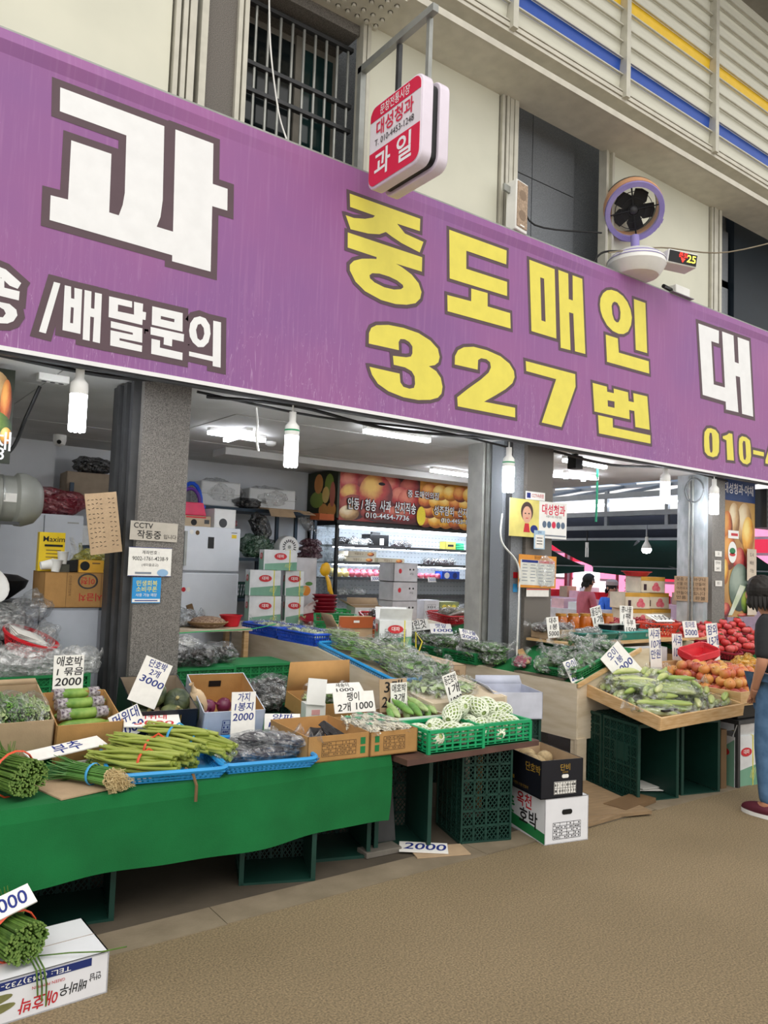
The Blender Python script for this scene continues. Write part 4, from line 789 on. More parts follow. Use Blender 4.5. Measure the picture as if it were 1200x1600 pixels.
tag(MB().box((0, 0, 0), (.42, .30, .006)).build('cardboard_sheet', kraft_p, None, (1.02, 3.45, .5555), (0, 0, R(14))), 'flat cardboard sheet under the spring onions', 'cardboard')
price_sign('white card lying flat across the chives and spring onions', [('부추', 1)], .34, .10, (.98, 3.62, .645), (R(-78), R(-4), R(12)), ink_bl)
for k in range(7): tag(MB().sheet(1, 8, lambda u, v: ((u-.5)*.012*(1-v), .22*v, .03*math.sin(2.4*v))).build('loose_leaf', leaf_m[k % 2], None, (1.0+.04*k, 3.66+.02*(k % 3), .556), (0, .2*(k % 3-1), R(-70+25*k)), solid=.001), 'loose thin green leaf blade before the courgette carton, ' + ['first', 'second', 'third', 'fourth', 'fifth', 'sixth', 'seventh'][k] + ' from the left', 'leaf', 'loose leaf blades on the cloth')
price_sign('narrow pale card lying flat before the courgette carton', [('2000', 1)], .26, .05, (1.15, 3.74, .56), (R(-86), 0, R(6)), ink_b)
# I, J kraft cartons with printed tables
Ix = carton('low kraft carton with dried black mushrooms at the table front', (2.16, 3.26, .551), (0, 0, R(-5)), .345, .46, .125, kraft, kraft_i)
panel_print(Ix, .19, .07, -.001, .06, brown_s, 4, 5); 
for z in (.085, .04): MB().box((.135, -.001, z), (.028, .001, .034)).build('green_mark', crate_m, Ix); 
MB().box((-.14, -.001, .03), (.02, .001, .018)).build('recycle_mark', brown_s, Ix)
for k in range(5): tag(MB().sheet(6, 4, lambda u, v: ((u-.5)*.16, (v-.5)*.08, .02*math.sin(4*u+k)*math.sin(3*v)+.01)).build('dried_seaweed', mat('black_dried', '1d1a1c', .5, bump=.6), None, (2.12+.035*k, 3.42+.05*(k % 3), .585+.012*k), (.2*(k % 2), -.35, .5*k), None, solid=.004), 'folded dark dried leaf packet in the low kraft carton, ' + ['lowest', 'second', 'third', 'fourth', 'topmost'][k] + ' of five', 'packet', 'dark packets in the low kraft carton')
for k in range(3): tag(MB().box((0, 0, 0), (.14, .09, .02)).build('paper_packet', paper, None, (2.10+.1*k, 3.38+.08*(k % 2), .575), (.1, .2, .4*k), bevel=.005), 'white paper packet in the low kraft carton, ' + ['left', 'middle', 'right'][k], 'packet')
Jx = carton('small kraft carton of white enoki bags in the middle of the table', (2.48, 3.23, .551), (0, 0, R(-4)), .29, .42, .12, kraft, kraft_i); panel_print(Jx, .13, .07, -.001, .06, brown_s, 4, 4)
for z in (.085, .04): MB().box((-.105, -.001, z), (.026, .001, .032)).build('green_mark', crate_m, Jx)
for k in range(9):
    x, y = 2.39+.085*(k % 3), 3.32+.10*(k//3); o = veg_bag('clear packet of white enoki mushrooms in the small kraft carton, ' + ['front', 'middle', 'rear'][k//3] + ' row ' + ['left', 'centre', 'right'][k % 3], (x, y, .64+.012*(k % 2)), (0, 0, R(70+12*(k % 3))), .10, .04, .03, mat('enoki_white', 'efe9d6', .6), 'stringy', k=k, group='enoki packets', n=60, name='enoki_packet', cat='mushroom packet', knot=False)
    MB().box((.03, 0, .052), (.05, .03, .001)).build('green_label', bright_g, o)
# K white carton with corn, L green baskets of netted melons
Kx = carton('white carton of green maize ears behind the green baskets', (2.83, 3.44, .545), (0, 0, R(-5)), .36, .30, .13, white_p, kraft_p)
for k in range(8): 
    o = obj('maize_ear', veg_mesh('zucchini', 0), None, (2.70+.045*k, 3.56+.03*(k % 2), .67+.02*(k % 3)), (0, R(-12), R(60+14*(k % 3)))); o.scale = (.9, .8, .8); o.data = o.data.copy(); o.data.materials[0] = leaf_m[2] if k % 2 else leaf_m[1]
    tag(o, 'green husked maize ear in the white carton, ' + ['first', 'second', 'third', 'fourth', 'fifth', 'sixth', 'seventh', 'eighth'][k] + ' from the left', 'maize', 'maize ears in the white carton')
for k, x in enumerate((2.85, 3.22)):
    crate('bright green slotted basket of netted fruit, ' + ('left' if k == 0 else 'right') + ' of the two on the board table', (x, 3.29, .541), (0, 0, R(-4)), .365, .27, .115, bright_g, 'green baskets on the board table', 'slotted_basket', 'open')
net_m = mat('foam_net', 'e4ead6', .6); mel_m = gradmat('melon_skin', 'b9c98a', '7f9a4c', 8)
def netted(label, loc, rot):
    o = thing('netted_fruit', label, 'fruit', loc, rot=rot, group='foam netted fruit in the green baskets')
    if 'net' not in TXT:
        b = MB(); n = 12; r_, h = .052, .075
        for s_ in (-1, 1):
            for k in range(n):
                b.tube([(r_*math.sin(PI*(.1+.8*t))*math.cos(2*PI*k/n+s_*t*2.2), r_*math.sin(PI*(.1+.8*t))*math.sin(2*PI*k/n+s_*t*2.2), -h*math.cos(PI*(.1+.8*t))) for t in [i/8 for i in range(9)]], .0042, 4)
        TXT['net'] = (b.mesh('foam_net', net_m, None), MB().ell((0, 0, 0), (.048, .048, .07), 12, 8).mesh('flesh', mel_m))
    obj('foam_net', TXT['net'][0], o); obj('flesh', TXT['net'][1], o); return o
for k in range(14):
    x, y = (2.73+.115*(k % 6), 3.22+.11*(k//6)); z = .61 if k < 12 else .70
    if k >= 12: x, y = 2.95+.2*(k-12), 3.32
    netted('white foam netted fruit, ' + ['front row', 'back row', 'upper layer'][k//6] + ' number ' + ['one', 'two', 'three', 'four', 'five', 'six'][k % 6] + ' from the left', (x, y, z+.02*(k % 2)), (PI/2*.8, .3*(k % 3), k*.7))
for k in range(5): netted('white foam netted fruit heaped on top at the right basket, ' + ['leftmost', 'second', 'third', 'fourth', 'rightmost'][k], (3.03+.085*k, 3.36+.03*(k % 2), .715+.02*(k % 2)-.01*k), (1.2, .4*k, k))
# M tall kraft box and white sample carton behind
carton('open kraft carton with a tall back behind the enoki', (2.66, 4.02, .57), (R(8), 0, R(-3)), .46, .30, .10, kraft, kraft_i, [('b', .18, 4)])
mw = thing('sample_carton', 'small white carton with tall lid flap beside the kraft carton', 'box', (2.43, 3.93, .556), R(-14)); MB().box((0, .05, .07), (.12, .1, .14)).build('body', white_p, mw); MB().box((.0, -.003, .21), (.115, .005, .15), (R(-8), R(6), 0)).build('flap', white_p, mw); MB().box((0, -.001, .09), (.05, .002, .03)).build('label', mat('pinkish_label', 'd9a0a0', .6), mw)
for k in range(3): veg_bag('bag of pale greens in the open kraft carton, ' + ['left', 'centre', 'right'][k], (2.53+.13*k, 4.13, .64), (0, 0, 1.2), .11, .07, .05, leaf_m[1] if k else leaf_m[2], 'leaf', k=k+1, group='greens in the kraft carton', n=40)
price_sign('white card reading 팽이 standing in the enoki carton', [('팽이', 1), ('2개 1000', 1)], .26, .12, (2.555, 3.70, .675), (R(-22), 0, R(-8)))
price_sign('white card reading 새송이 1000 lying on the greens', [('새송이', 1), ('1000', 1)], .26, .09, (2.68, 4.0, .73), (R(-58), 0, R(-8)))
price_sign('brown cardboard tag with black figures behind a white courgette card', [('3개', 1), ('2000', 1)], .19, .19, (2.82, 3.69, .66), (R(-6), 0, R(-6)), m=kraft_p)
price_sign('white card reading 애호박 3개 2000', [('애호박', 1), ('3개', 1), ('2000', 1)], .115, .18, (2.84, 3.66, .65), (R(-6), 0, R(-4)))
price_sign('narrow white card reading 둥근호박 1개 1000 above the netted fruit', [('둥근호박', .8), ('1개', .9), ('1000', 1)], .10, .21, (3.14, 3.48, .69), (R(-8), R(-16), R(-4)))
price_sign('small white card on the ground cloth beside the red onions', [('양파', 1), ('1000', 1)], .2, .17, (2.14, 3.80, .60), (R(-72), 0, R(-28)), ink_bl)
# big bags of greens between the stands
for k, (x, y, z, rx, ry, rz) in enumerate(((3.16, 3.80, .655, .20, .17, .10), (3.22, 4.02, .73, .20, .17, .11), (3.36, 3.78, .66, .17, .14, .09), (3.30, 4.22, .80, .18, .14, .08), (3.02, 3.66, .60, .13, .10, .06))):
    veg_bag('large puffed clear bag of leafy greens behind the maize, ' + ['front left', 'middle, tallest', 'front right', 'rear', 'small foremost'][k], (x, y, z), (R(6), 0, R(25+50*k)), rx, ry, rz, leaf_m[1] if k % 2 else leaf_m[2], 'leaf', k=k, group='big bags of greens', n=170)
# P white corrugated tray, Q brown carton
Px = carton('white corrugated open carton beside the netted fruit', (3.72, 3.55, .56), (0, 0, R(-24)), .34, .36, .17, mat('lilac_white_card', 'c6c9d6', .7), mat('lilac_white_in', 'b9bdcc', .7), [('b', .06, 25), ('l', .05, 40)])
crate('dark green crate holding up the white corrugated carton', (3.80, 3.74, 0), (0, 0, R(-24)), .34, .34, .555)
Qx = carton('brown carton lying between the two wooden stands', (3.72, 4.22, .68), (0, 0, R(-14)), .26, .70, .14, kraft_p, closed=True); panel_print(Qx, .15, .07, -.001, .07, brown_s, 4, 4)
crate('dark green crate under the brown carton between the stands', (3.80, 4.56, 0), (0, 0, R(-14)), .3, .66, .665)
# two cartons at the kerb
Wx = carton('white carton printed 옥천 풋호박 standing at the kerb', (3.52, 2.965, .0), (0, 0, R(-12)), .30, .46, .25, mat('white_carton', 'e2e3e8', .6, var=.03), closed=True)
lettering(Wx, '옥천', .085, (-.1508, .20, .185), (0, -1, 0), (0, 0, 1), ink_r, .02); lettering(Wx, '풋', .10, (-.1508, .34, .13), (0, -1, 0), (0, 0, 1), mat('ink_green', '0f7a3c', .6), .02); lettering(Wx, '호박', .10, (-.1508, .16, .095), (0, -1, 0), (0, 0, 1), ink_b, .02)
MB().add([(-.1506, .46, .03), (-.1506, 0, .004), (-.1506, 0, .06), (-.1506, .46, .10)], [(0, 1, 2, 3)]).build('green_band', crate_m, Wx)
panel_print(Wx, .19, .09, -.001, .07, ink_b, 5, 4); MB().prism(rrect(.07, .028, .013), 0, .002, Matrix.Translation((0, .0, .17)) @ Matrix.Rotation(PI/2, 4, 'X')).build('hand_hole', black_pl, Wx)
Kb = carton('black printed carton of melons stacked on the white carton', (3.48, 2.97, .2515), (0, 0, R(-13)), .285, .42, .21, MATS['black_box_print'], kraft_p)
lettering(Kb, '단비', .04, (.02, -.001, .165), FX, FZ, cardg, .01); lettering(Kb, 'DANBI', .013, (.02, -.001, .14), FX, FZ, cardg, .0); lettering(Kb, '단호박', .055, (-.1435, .08, .15), (0, -1, 0), (0, 0, 1), cardg, .012); lettering(Kb, '자연이 키운 단호박', .02, (-.1435, .2, .03), (0, -1, 0), (0, 0, 1), cardg, .0)
lbl = MB().box((.02, -.0015, .055), (.15, .001, .07)).build('white_label', paper, Kb); panel_print(lbl, .145, .065, -.003, .055, steel_d, 2, 8).location.x = .02
MB().prism(rrect(.045, .02, .009), 0, .002, Matrix.Translation((.02, 0, .118)) @ Matrix.Rotation(PI/2, 4, 'X')).build('hand_hole', paper, Kb)
fm = MB()      # farmer emblem on the side: hat, body and sleeve
for c_, s_ in (((-.1437, .33, .15), (.0015, .07, .008)), ((-.1437, .33, .165), (.0015, .035, .025)), ((-.1437, .33, .125), (.0015, .03, .035)), ((-.1437, .335, .075), (.0015, .085, .03)), ((-.1437, .30, .06), (.0015, .06, .02))): fm.box(c_, s_)
fm.build('farmer_emblem', cardg, Kb)
for k in range(5): tag(MB().ell((0, 0, 0), (.05, .06, .045), 12, 8).build('tan_melon', mat('tan_melon_skin', 'a99470', .7, var=.2, scale=40), None, (3.49+.06*(k % 3), 3.22+.09*(k//3), .40-.02*(k % 2)), (.2, .3, k)), 'tan rough melon inside the black carton at the kerb, ' + ['front left', 'front middle', 'front right', 'rear left', 'rear right'][k], 'melon', 'melons in the kerb carton')
# crates under the table
crate('dark green crate standing on end under the board table, lattice base forward', (3.12, 3.20, .26), (R(-90), R(90), R(-18)), .50, .30, .34)
for k, (x, y, lab) in enumerate(((2.75, 3.68, 'standing on end behind, left of the lattice crate'), (2.40, 3.75, 'in the dark under the cloth corner'))):
    crate('dark green crate ' + lab, (x, y, .255), (R(90), R(-90), R(-18)), .50, .30, .36)
crate('dark green crate lying on its side under the cloth, mouth to the lane', (1.99, 3.60, .18), (R(90), 0, R(-22)), .34, .36, .30)
crate('dark green crate under the left end of the cloth, mouth to the lane', (.98, 3.72, .18), (R(90), 0, R(-12)), .40, .36, .34)
crate('dark green crate at the far left below the cloth', (.42, 3.62, .18), (R(90), 0, R(-8)), .40, .36, .34)
tag(MB().box((0, 0, 0), (.2, .012, .34)).build('concrete_slab', mat('dark_block', '4a4a4a', .9), None, (2.60, 3.52, .172), (R(-12), 0, R(-10)), bevel=.004), 'dark grey slab leaning beneath the board table', 'slab')
tag(MB().box((0, 0, 0), (.22, .1, .03)).build('concrete_block', mat('grey_block', '6b665e', .9, bump=.3), None, (2.52, 3.38, .016), (0, 0, R(-4)), bevel=.004), 'grey flat block on the ground beneath the board table', 'block')
price_sign('discarded white card lying on the ground before the lattice crate', [('2000', 1)], .26, .13, (2.70, 3.23, .016), (R(-88), 0, R(-38)), ink_bl)
tag(MB().box((0, 0, 0), (.30, .15, .005)).build('cardboard_scrap', kraft_p, None, (2.80, 3.22, .008), (0, 0, R(-20))), 'torn brown cardboard scrap under the discarded card', 'cardboard')
tag(MB().bb(-.3, .3, -.35, .35, 0, .02).build('plywood_ramp', mat('weathered_board', '8a7357', .85, var=.15, stretch=(1, 8, 8)), None, (4.18, 3.42, .012), (0, 0, R(-16))), 'weathered plywood sheet on the ground by the stacked cartons', 'board')
tag(MB().bb(-.28, .26, -.1, .1, 0, .02).build('plywood_ramp', MATS['weathered_board'], None, (4.0, 3.16, .008), (0, 0, R(2))), 'narrow weathered board at the kerb under the plywood sheet', 'board')
tag(MB().bb(-.2, .2, -.08, .08, 0, .03).build('plywood_ramp', brown_s, None, (4.42, 3.20, .006), (0, 0, R(8))), 'broken dark board end by the slanted crates', 'board')
# bottom left: white carton with chive bundle
Vx = carton('white courgette carton lying upside down at the bottom left', (.60, 2.80, 0), (0, 0, R(2)), .66, .31, .14, MATS['white_carton'], closed=True)
MB().box((-.03, -.0008, .121), (.60, .001, .026)).build('blue_band', mat('navy_print', '1f2f6e', .5), Vx)
lettering(Vx, 'TEL: (043)732-  안남농협조합', .022, (-.02, -.0022, .121), (-1, 0, 0), (0, 0, -1), white_p, .005, w=.44)
lettering(Vx, '안남', .028, (.285, -.0012, .07), (-1, 0, 0), (0, 0, -1), ink_b, .012, w=.04)
lettering(Vx, '배바우', .042, (.215, -.0012, .056), (-1, 0, 0), (0, 0, -1), ink_b, .012, w=.09, shear=.2); lettering(Vx, '애호박', .052, (.105, -.0012, .045), (-1, 0, 0), (0, 0, -1), ink_r, .016, w=.125, shear=.2); lettering(Vx, 'GREEN PUMPKIN', .014, (.13, -.0012, .09), (-1, 0, 0), (0, 0, -1), ink_r, 0)
for k, z in enumerate((.045, .075)): MB().prism([(x*.09, y*.016) for x, y in [(math.cos(2*PI*i/20), math.sin(2*PI*i/20)) for i in range(20)]], 0, .001, Matrix.Translation((-.06-.01*k, 0, z)) @ Matrix.Rotation(PI/2, 4, 'X') @ Matrix.Rotation(R(8), 4, 'Z')).build('courgette_picture', mat('picture_olive', '5f6038', .5, col2='8b8a5a', scale=12), Vx)
thin_bundle('dark green chive bundle on the white carton at the bottom left', (.62, 2.97, .142), (0, 0, R(-72)), 300, .26, .078, chv, chv_e, tie_r, 'chive_bundle')
thin_bundle('smaller chive bundle behind on the white carton at the bottom left', (.52, 3.03, .142), (0, 0, R(-80)), 200, .24, .062, chv, chv_e, tie_r, 'chive_bundle')
price_sign('white card with blue writing lying on the chives at the bottom left', [('부추 2000', 1)], .3, .09, (.56, 2.90, .285), (R(-66), R(-14), R(6)), ink_bl)
tag(MB().tube([(.70, 2.9, .145), (.8, 2.83, .16), (.9, 2.80, .15), (.98, 2.78, .155)], .0025, 5).build('loose_leaf', chv), 'single chive blade sticking out over the white carton edge', 'leaf')
for k in range(3): tag(MB().tube([(.68+.012*k, 2.86, .16), (.685+.012*k, 2.79, .15), (.69+.014*k, 2.785, .10), (.692+.014*k, 2.784, .07-.02*k)], .003, 5).build('loose_leaf', chv), 'chive blade hanging down the white carton front, ' + ['left', 'middle', 'right'][k] + ' of three', 'leaf')
tag(MB().tube([(.72, 3.38, .2), (.80, 3.36, .20), (.86, 3.35, .205)], .012, 6, [.004, .013, .008]).build('red_pepper', red_t, None, (0, .0, -.19)), 'red pepper lying in the shade under the cloth', 'pepper')
# ------------------------------------------------------------------ wooden stands
ORD = ['first', 'second', 'third', 'fourth', 'fifth', 'sixth', 'seventh', 'eighth', 'ninth', 'tenth', 'eleventh', 'twelfth', 'thirteenth', 'fourteenth', 'fifteenth', 'sixteenth', 'seventeenth', 'eighteenth', 'nineteenth', 'twentieth']
s1 = thing('wooden_stand', 'plywood sided stand sloping to the front in the middle of the shop', 'display stand', (3.0, 5.0, 0))
prof = [(1.3, .90), (-.10, .90), (-1.45, .715), (-1.45, .56), (1.3, .56)]        # (y, z) outline of the side
def sidep(x, m): return MB().prism(prof, 0, .018, Matrix(((0, 0, 1, x), (1, 0, 0, 0), (0, 1, 0, 0), (0, 0, 0, 1))))
sidep(0, ply).build('side_panel', ply_y, s1); sidep(.60, ply).build('side_panel', ply_y, s1)
MB().bb(.018, .82, -.10, 1.3, .885, .897).build('shelf_board', ply, s1)
MB().hexa([(.018, -1.45, .70), (.60, -1.45, .70), (.60, -.10, .885), (.018, -.10, .885)], [(.018, -1.45, .712), (.60, -1.45, .712), (.60, -.10, .897), (.018, -.10, .897)]).build('slope_board', ply, s1)
MB().bb(.018, .60, -1.45, -1.43, .56, .70).build('front_panel', ply, s1)
for x in (.04, .56):
    for y in (-1.3, 1.2): MB().bar((x, y, 0), (x, y, .6), .045).build('leg', wood_l, s1)
s2 = thing('wooden_stand', 'plywood stand with a green felt slope facing the aisle beside the pillar', 'display stand', (4.5, 3.72, 0))
MB().bb(0, .018, 0, 2.0, .31, .71).build('side_panel', ply_y, s2)
MB().prism([(.018, .31), (.86, .31), (.86, .935), (.72, .935), (.018, .712)], 0, .018, Matrix(((1, 0, 0, 0), (0, 0, 1, 0), (0, 1, 0, 0), (0, 0, 0, 1)))).build('front_panel', ply, s2)
def slope(x0, x1, z0, z1, y0, y1, t=.014): return MB().hexa([(x0, y0, z0-t), (x1, y0, z1-t), (x1, y1, z1-t), (x0, y1, z0-t)], [(x0, y0, z0), (x1, y0, z1), (x1, y1, z1), (x0, y1, z0)])
slope(.018, .72, .71, .935, .018, .90).build('felt_slope', felt, s2); MB().bb(.016, .14, .9, 1.98, .70, .714).build('rear_ledge', ply, s2)
slope(.0, .74, .712, .945, -.014, .004, .03).build('slope_edge', wood_l, s2)
for x, y in ((.03, .03), (.82, .03), (.03, 1.9)): MB().bar((x, y, 0), (x, y, .35), .05).build('leg', ply, s2)
MB().bb(-.002, .10, -.012, .012, 0, .32).build('corner_post', ply, s2)
s3 = thing('wooden_shelf', 'raised plywood shelf with trays of side dishes and red baskets', 'shelf', (5.22, 4.02, 0))
MB().bb(-.30, 1.9, .08, .60, .925, .945).build('shelf_board', wood_l, s3); MB().bb(.06, 2.7, .60, 1.6, .925, .945).build('shelf_board', wood_l, s3)
for x in (.7, 1.25, 1.88): MB().bb(x, x+.018, .02, .60, .60, .925).build('divider', ply, s3)
MB().bb(.7, 1.9, .58, .60, .60, .925).build('back_panel', ply, s3); MB().bb(.7, 1.9, .0, .6, .58, .60).build('lower_board', ply, s3)
for x, y in ((.74, .05), (1.85, .05), (2.6, 1.5), (.2, 1.5)): MB().bar((x, y, 0), (x, y, .6 if y < 1 else .925), .05).build('leg', wood_l, s3)
MB().sheet(8, 4, lambda u, v: (1.92+.9*u, .1+.5*v, .92-.12*(1-v)+.0*u)).build('felt_slope', felt, s3, solid=.004)
s4 = thing('wooden_stand', 'rear green felt stand holding baskets of greens behind the pillar', 'display stand', (4.72, 5.14, 0))
slope(0, .9, .74, .93, 0, 1.0).build('felt_slope', felt, s4); MB().bb(.9, 1.0, 0, 1.0, .915, .93).build('shelf_board', ply, s4)
for x, y in ((.05, .05), (.95, .05), (.05, .95), (.95, .95)): MB().bar((x, y, 0), (x, y, .72), .05).build('leg', wood_l, s4)
sl2 = lambda x: .71+(x-4.518)*(.225/.702)          # height of the aisle slope at x
SLR = (0, R(-17.8), 0)

# long sky blue tray on the middle stand, with the white and green bags on it
tray('long sky blue tray of bagged greens lying on the middle slope', (3.13, 4.42, .812), (R(7.8), 0, R(-2)), .24, 1.0, .055, blue_t, nb=(10, 40), flare=.02)
for k in range(6): veg_bag('long clear bag of pale greens on the sky blue tray, ' + ORD[k] + ' from the front', (3.14+.05*(k % 2), 4.10+.15*k, .815+.0205*k+.03*(k % 2)), (R(7), 0, R(75+10*(k % 3))), .19, .07, .05, leaf_m[2] if k % 2 else leaf_m[1], 'stringy', k=k, group='bags on the sky blue tray', n=45, knot=False)
for k in range(4): veg_bag('clear bag of mixed greens beside the sky blue tray, ' + ORD[k] + ' from the front', (3.40+.02*k, 4.0+.24*k, .79+.032*k), (R(7), 0, R(30+40*k)), .15, .11, .06, leaf_m[k % 3], 'leaf', k=k+1, group='bags beside the sky blue tray', n=70)
for k, y in enumerate((5.22, 5.82)):
    tray('royal blue deep tray on the left edge of the middle stand, ' + ('front' if k == 0 else 'rear') + ' one', (3.15, y, .90), (0, 0, R(2)), .30, .56, .085, blue_d, 'royal blue trays', nb=(14, 26), flare=.015)
    for q in range(3): veg_bag('small clear bag of roots in the ' + ('front' if k == 0 else 'rear') + ' royal blue tray, ' + ORD[q] + ' from the front', (3.15, y-.16+.16*q, .935), (0, 0, q), .11, .08, .045, leaf_m[3], 'blob', k=q+k, group='bags in the royal blue trays', n=40)
# onion carton opened on the middle stand
oc_w = mat('onion_carton_white', 'd9dbdc', .5); oc_g = gradmat('onion_carton_green', '2c7d5e', '9cc2ac', 2.2, .45, stretch=(1, 1, .01), pos=(.3, .7)); oc_r = mat('onion_red_oval', 'c42f36', .5)
def onion_carton(label, loc, rz, w=.27, d=.2, h=.24, open_=False, group='green and white banded vegetable cartons'):
    o = thing('vegetable_carton', label, 'box', loc, rz, group)
    MB().box((0, d/2, h/2), (w, d, h)).build('body', oc_w, o); 
    MB().add([(-w/2+.01, -.001, .0), (w/2-.0, -.001, .0), (w/2, -.001, h*.42), (-w/2+.01, -.001, h*.30)], [(0, 1, 2, 3)]).build('green_print', oc_g, o)
    MB().add([(-w/2-.001, d, .0), (-w/2-.001, 0, .0), (-w/2-.001, 0, h*.95), (-w/2-.001, d, h*.55)], [(0, 1, 2, 3)]).build('green_print', oc_g, o)
    for M in (Matrix.Translation((0, -.002, h*.68)) @ Matrix.Rotation(PI/2, 4, 'X'), Matrix.Translation((-w/2-.002, d/2, h*.68)) @ Matrix.Rotation(-PI/2, 4, 'Z') @ Matrix.Rotation(PI/2, 4, 'X')):
        MB().prism([(.06*math.cos(2*PI*i/20), .032*math.sin(2*PI*i/20)) for i in range(20)], 0, .001, M).build('red_oval', oc_r, o)
    lettering(o, '대파', .036, (0, -.0035, h*.68), FX, FZ, white_p, .01); lettering(o, '대파', .036, (-w/2-.0035, d/2, h*.68), (0, -1, 0), FZ, white_p, .01)
    for k in range(5): MB().box((.05+.012*k, -.0022, h*.24), (.006, .001, h*(.16+.03*k)), (0, R(20), 0)).build('leaf_picture', leaf_m[2], o)
    st = mat('yellow_strap', 'd8cf45', .5); b = MB(); b.box((w*.28, d/2, h/2), (.008, d+.006, h+.006)); b.build('strap', st, o)
    if open_:
        for s_, a in ((-1, 50), (1, 35)): MB().box((0, 0, .05), (w, .004, .10), (R(a*s_*.6), 0, 0)).build('flap', oc_w, o, (0, d if s_ < 0 else 0, h-.005))
    return o
oc = onion_carton('opened white and green vegetable carton with yellow strap on the middle stand', (3.60, 4.72, .898), R(-28), .25, .24, .2, True, None); panel_print(oc, .16, .12, -.0025, .075, ink_b, 7, 3)
tag(MB().tube([(3.72, 4.62, .80), (3.75, 4.58, .95), (3.70, 4.6, 1.02), (3.74, 4.64, .9)], .006, 5).build('yellow_strap', mat('yellow_strap', 'd8cf45', .5)), 'loose yellow strap curling beside the opened carton', 'strap')
orange_card = mat('orange_cardboard', 'a8562c', .8, var=.06)
c_ = carton('open carton with an orange brown flap on the middle stand', (3.56, 5.20, .90), (0, 0, R(-12)), .30, .28, .10, kraft_p, kraft_p, [('f', .10, -6), ('l', .12, 28)]); MB().box((0, -.012, .148), (.29, .006, .09), (R(4), 0, 0)).build('orange_flap', orange_card, c_); MB().box((.0, -.0175, .155), (.05, .002, .018), (R(4), 0, 0)).build('hand_hole', white_p, c_)
for k in range(6): tag(MB().ell((0, 0, 0), (.04, .04, .035), 10, 7).build('yellow_fruit', mat('pale_yellow_skin', 'd2c170', .5), None, (3.49+.07*(k % 3), 5.28+.09*(k//3), .985), (0, 0, k)), 'pale yellow fruit in the orange flapped carton, ' + ORD[k], 'fruit', 'pale fruit in the orange flapped carton')
crate('green slotted basket tilted behind the orange flapped carton', (3.72, 5.75, .93), (R(10), 0, R(-30)), .36, .27, .11, crate_m, None, 'slotted_basket', 'open')
crate('bright green slotted basket before the cold cabinet', (4.45, 6.95, .90), (0, 0, R(-10)), .40, .28, .12, mat('vivid_green_basket', '2fb85c', .45), None, 'slotted_basket', 'open')
def bowl(label, loc, r, h, m, rot=(0, 0, 0), group=None, n=20, name='plastic_bowl'):
    o = thing(name, label, 'bowl', loc, rot=rot, group=group)
    MB().lathe([(0, 0), (r*.66, 0), (r*.72, .004), (r*.97, h), (r*1.03, h+.004), (r*1.03, h), (r*.92, h*.8), (r*.66, .008), (0, .006)], n).build('shell', m, o)
    MB().lathe([(r*1.0, h-.004), (r*1.06, h), (r*1.06, h+.006), (r*.98, h+.006)], n).build('rim', m, o); return o
for k in range(5): bowl('maroon plastic bowl in the stack of five before the cold cabinet, ' + ORD[k] + ' from the bottom', (4.02, 6.42, 1.0+.036*k), .115, .06, red_d, group='stacked maroon bowls')
bowl('maroon plastic bowl lying beside the maroon bowl stack', (3.86, 6.32, .95), .14, .05, red_d, (R(8), R(-10), 0))
backt = thing('wooden_stand', 'low rear table full of cartons before the cold cabinet', 'display stand', (4.3, 6.3, 0)); MB().bb(-1.25, 2.4, .02, .95, .88, .90).build('table_top', ply, backt)
for x in (-1.2, 2.3):
    for y in (.1, .9): MB().bar((x, y, 0), (x, y, .88), .05).build('leg', wood_l, backt)
# red trays with bagged dry goods
dryb = mat('dry_brown', '3e3631', .8); dryp = mat('dry_purple', '54414a', .7)
for i, (x, y, z, a, lab) in enumerate(((4.62, 6.25, .93, -24, 'left'), (5.60, 6.35, .93, 4, 'right'))):
    tray('red slotted tray of bagged dry goods before the cold cabinet, ' + lab + ' one', (x, y, z), (R(6), 0, R(a)), .46, .36, .085, red_t, 'red trays before the cold cabinet', nb=(18, 14))
    for k in range(4): veg_bag('clear bag of ' + ('dark bracken' if i == 0 else 'pale strips') + ' in the ' + lab + ' red tray, ' + ORD[k], (x-.12+.08*k, y+.04*(k % 2), z+.04+.02*(k % 2)), (0, .2, 1.0+.3*k), .15, .07, .05, dryb if i == 0 else mat('pale_strips', 'cfc9b6', .7), 'stringy', mb=bag_k, k=k, group='bags in the ' + lab + ' red tray', n=40)
# assorted cartons between the stands and the cold cabinet
az = carton('white carton with a red corner and printed letters on the rear table', (4.72, 6.62, .935), (R(4), 0, R(-14)), .36, .26, .13, white_p, kraft_p, [('b', .08, 30), ('l', .12, 60)]); lettering(az, 'AZ II', .05, (-.06, -.001, .075), FX, FZ, ink_b, .0); MB().box((.13, -.001, .07), (.09, .001, .12)).build('red_corner', red_t, az); MB().box((.05, -.0012, .05), (.05, .001, .04)).build('fruit_mark', red_d, az)
for k in range(3):
    bx = carton('white fruit carton in the stack before the cold cabinet, ' + ['bottom', 'middle', 'top'][k] + ' one', (5.42, 6.95, .90+.215*k), (0, 0, R(-4+2*k)), .34, .28, .212, mat('greywhite_carton', 'c9c8cb', .6), closed=True, group='white cartons before the cold cabinet')
    for q in range(2): MB().prism([(.012*math.cos(2*PI*i/10), .012*math.sin(2*PI*i/10)) for i in range(10)], 0, .001, Matrix.Translation((.06+.05*q, 0, .14)) @ Matrix.Rotation(PI/2, 4, 'X')).build('vent_hole', black_pl, bx)
    MB().prism([(.022*math.cos(2*PI*i/12), .028*math.sin(2*PI*i/12)) for i in range(12)], 0, .001, Matrix.Translation((-.08, 0, .12)) @ Matrix.Rotation(PI/2, 4, 'X')).build('strawberry_mark', red_t, bx); lettering(bx, '과일', .03, (.085, -.001, .09), FX, FZ, ink_b, 0)
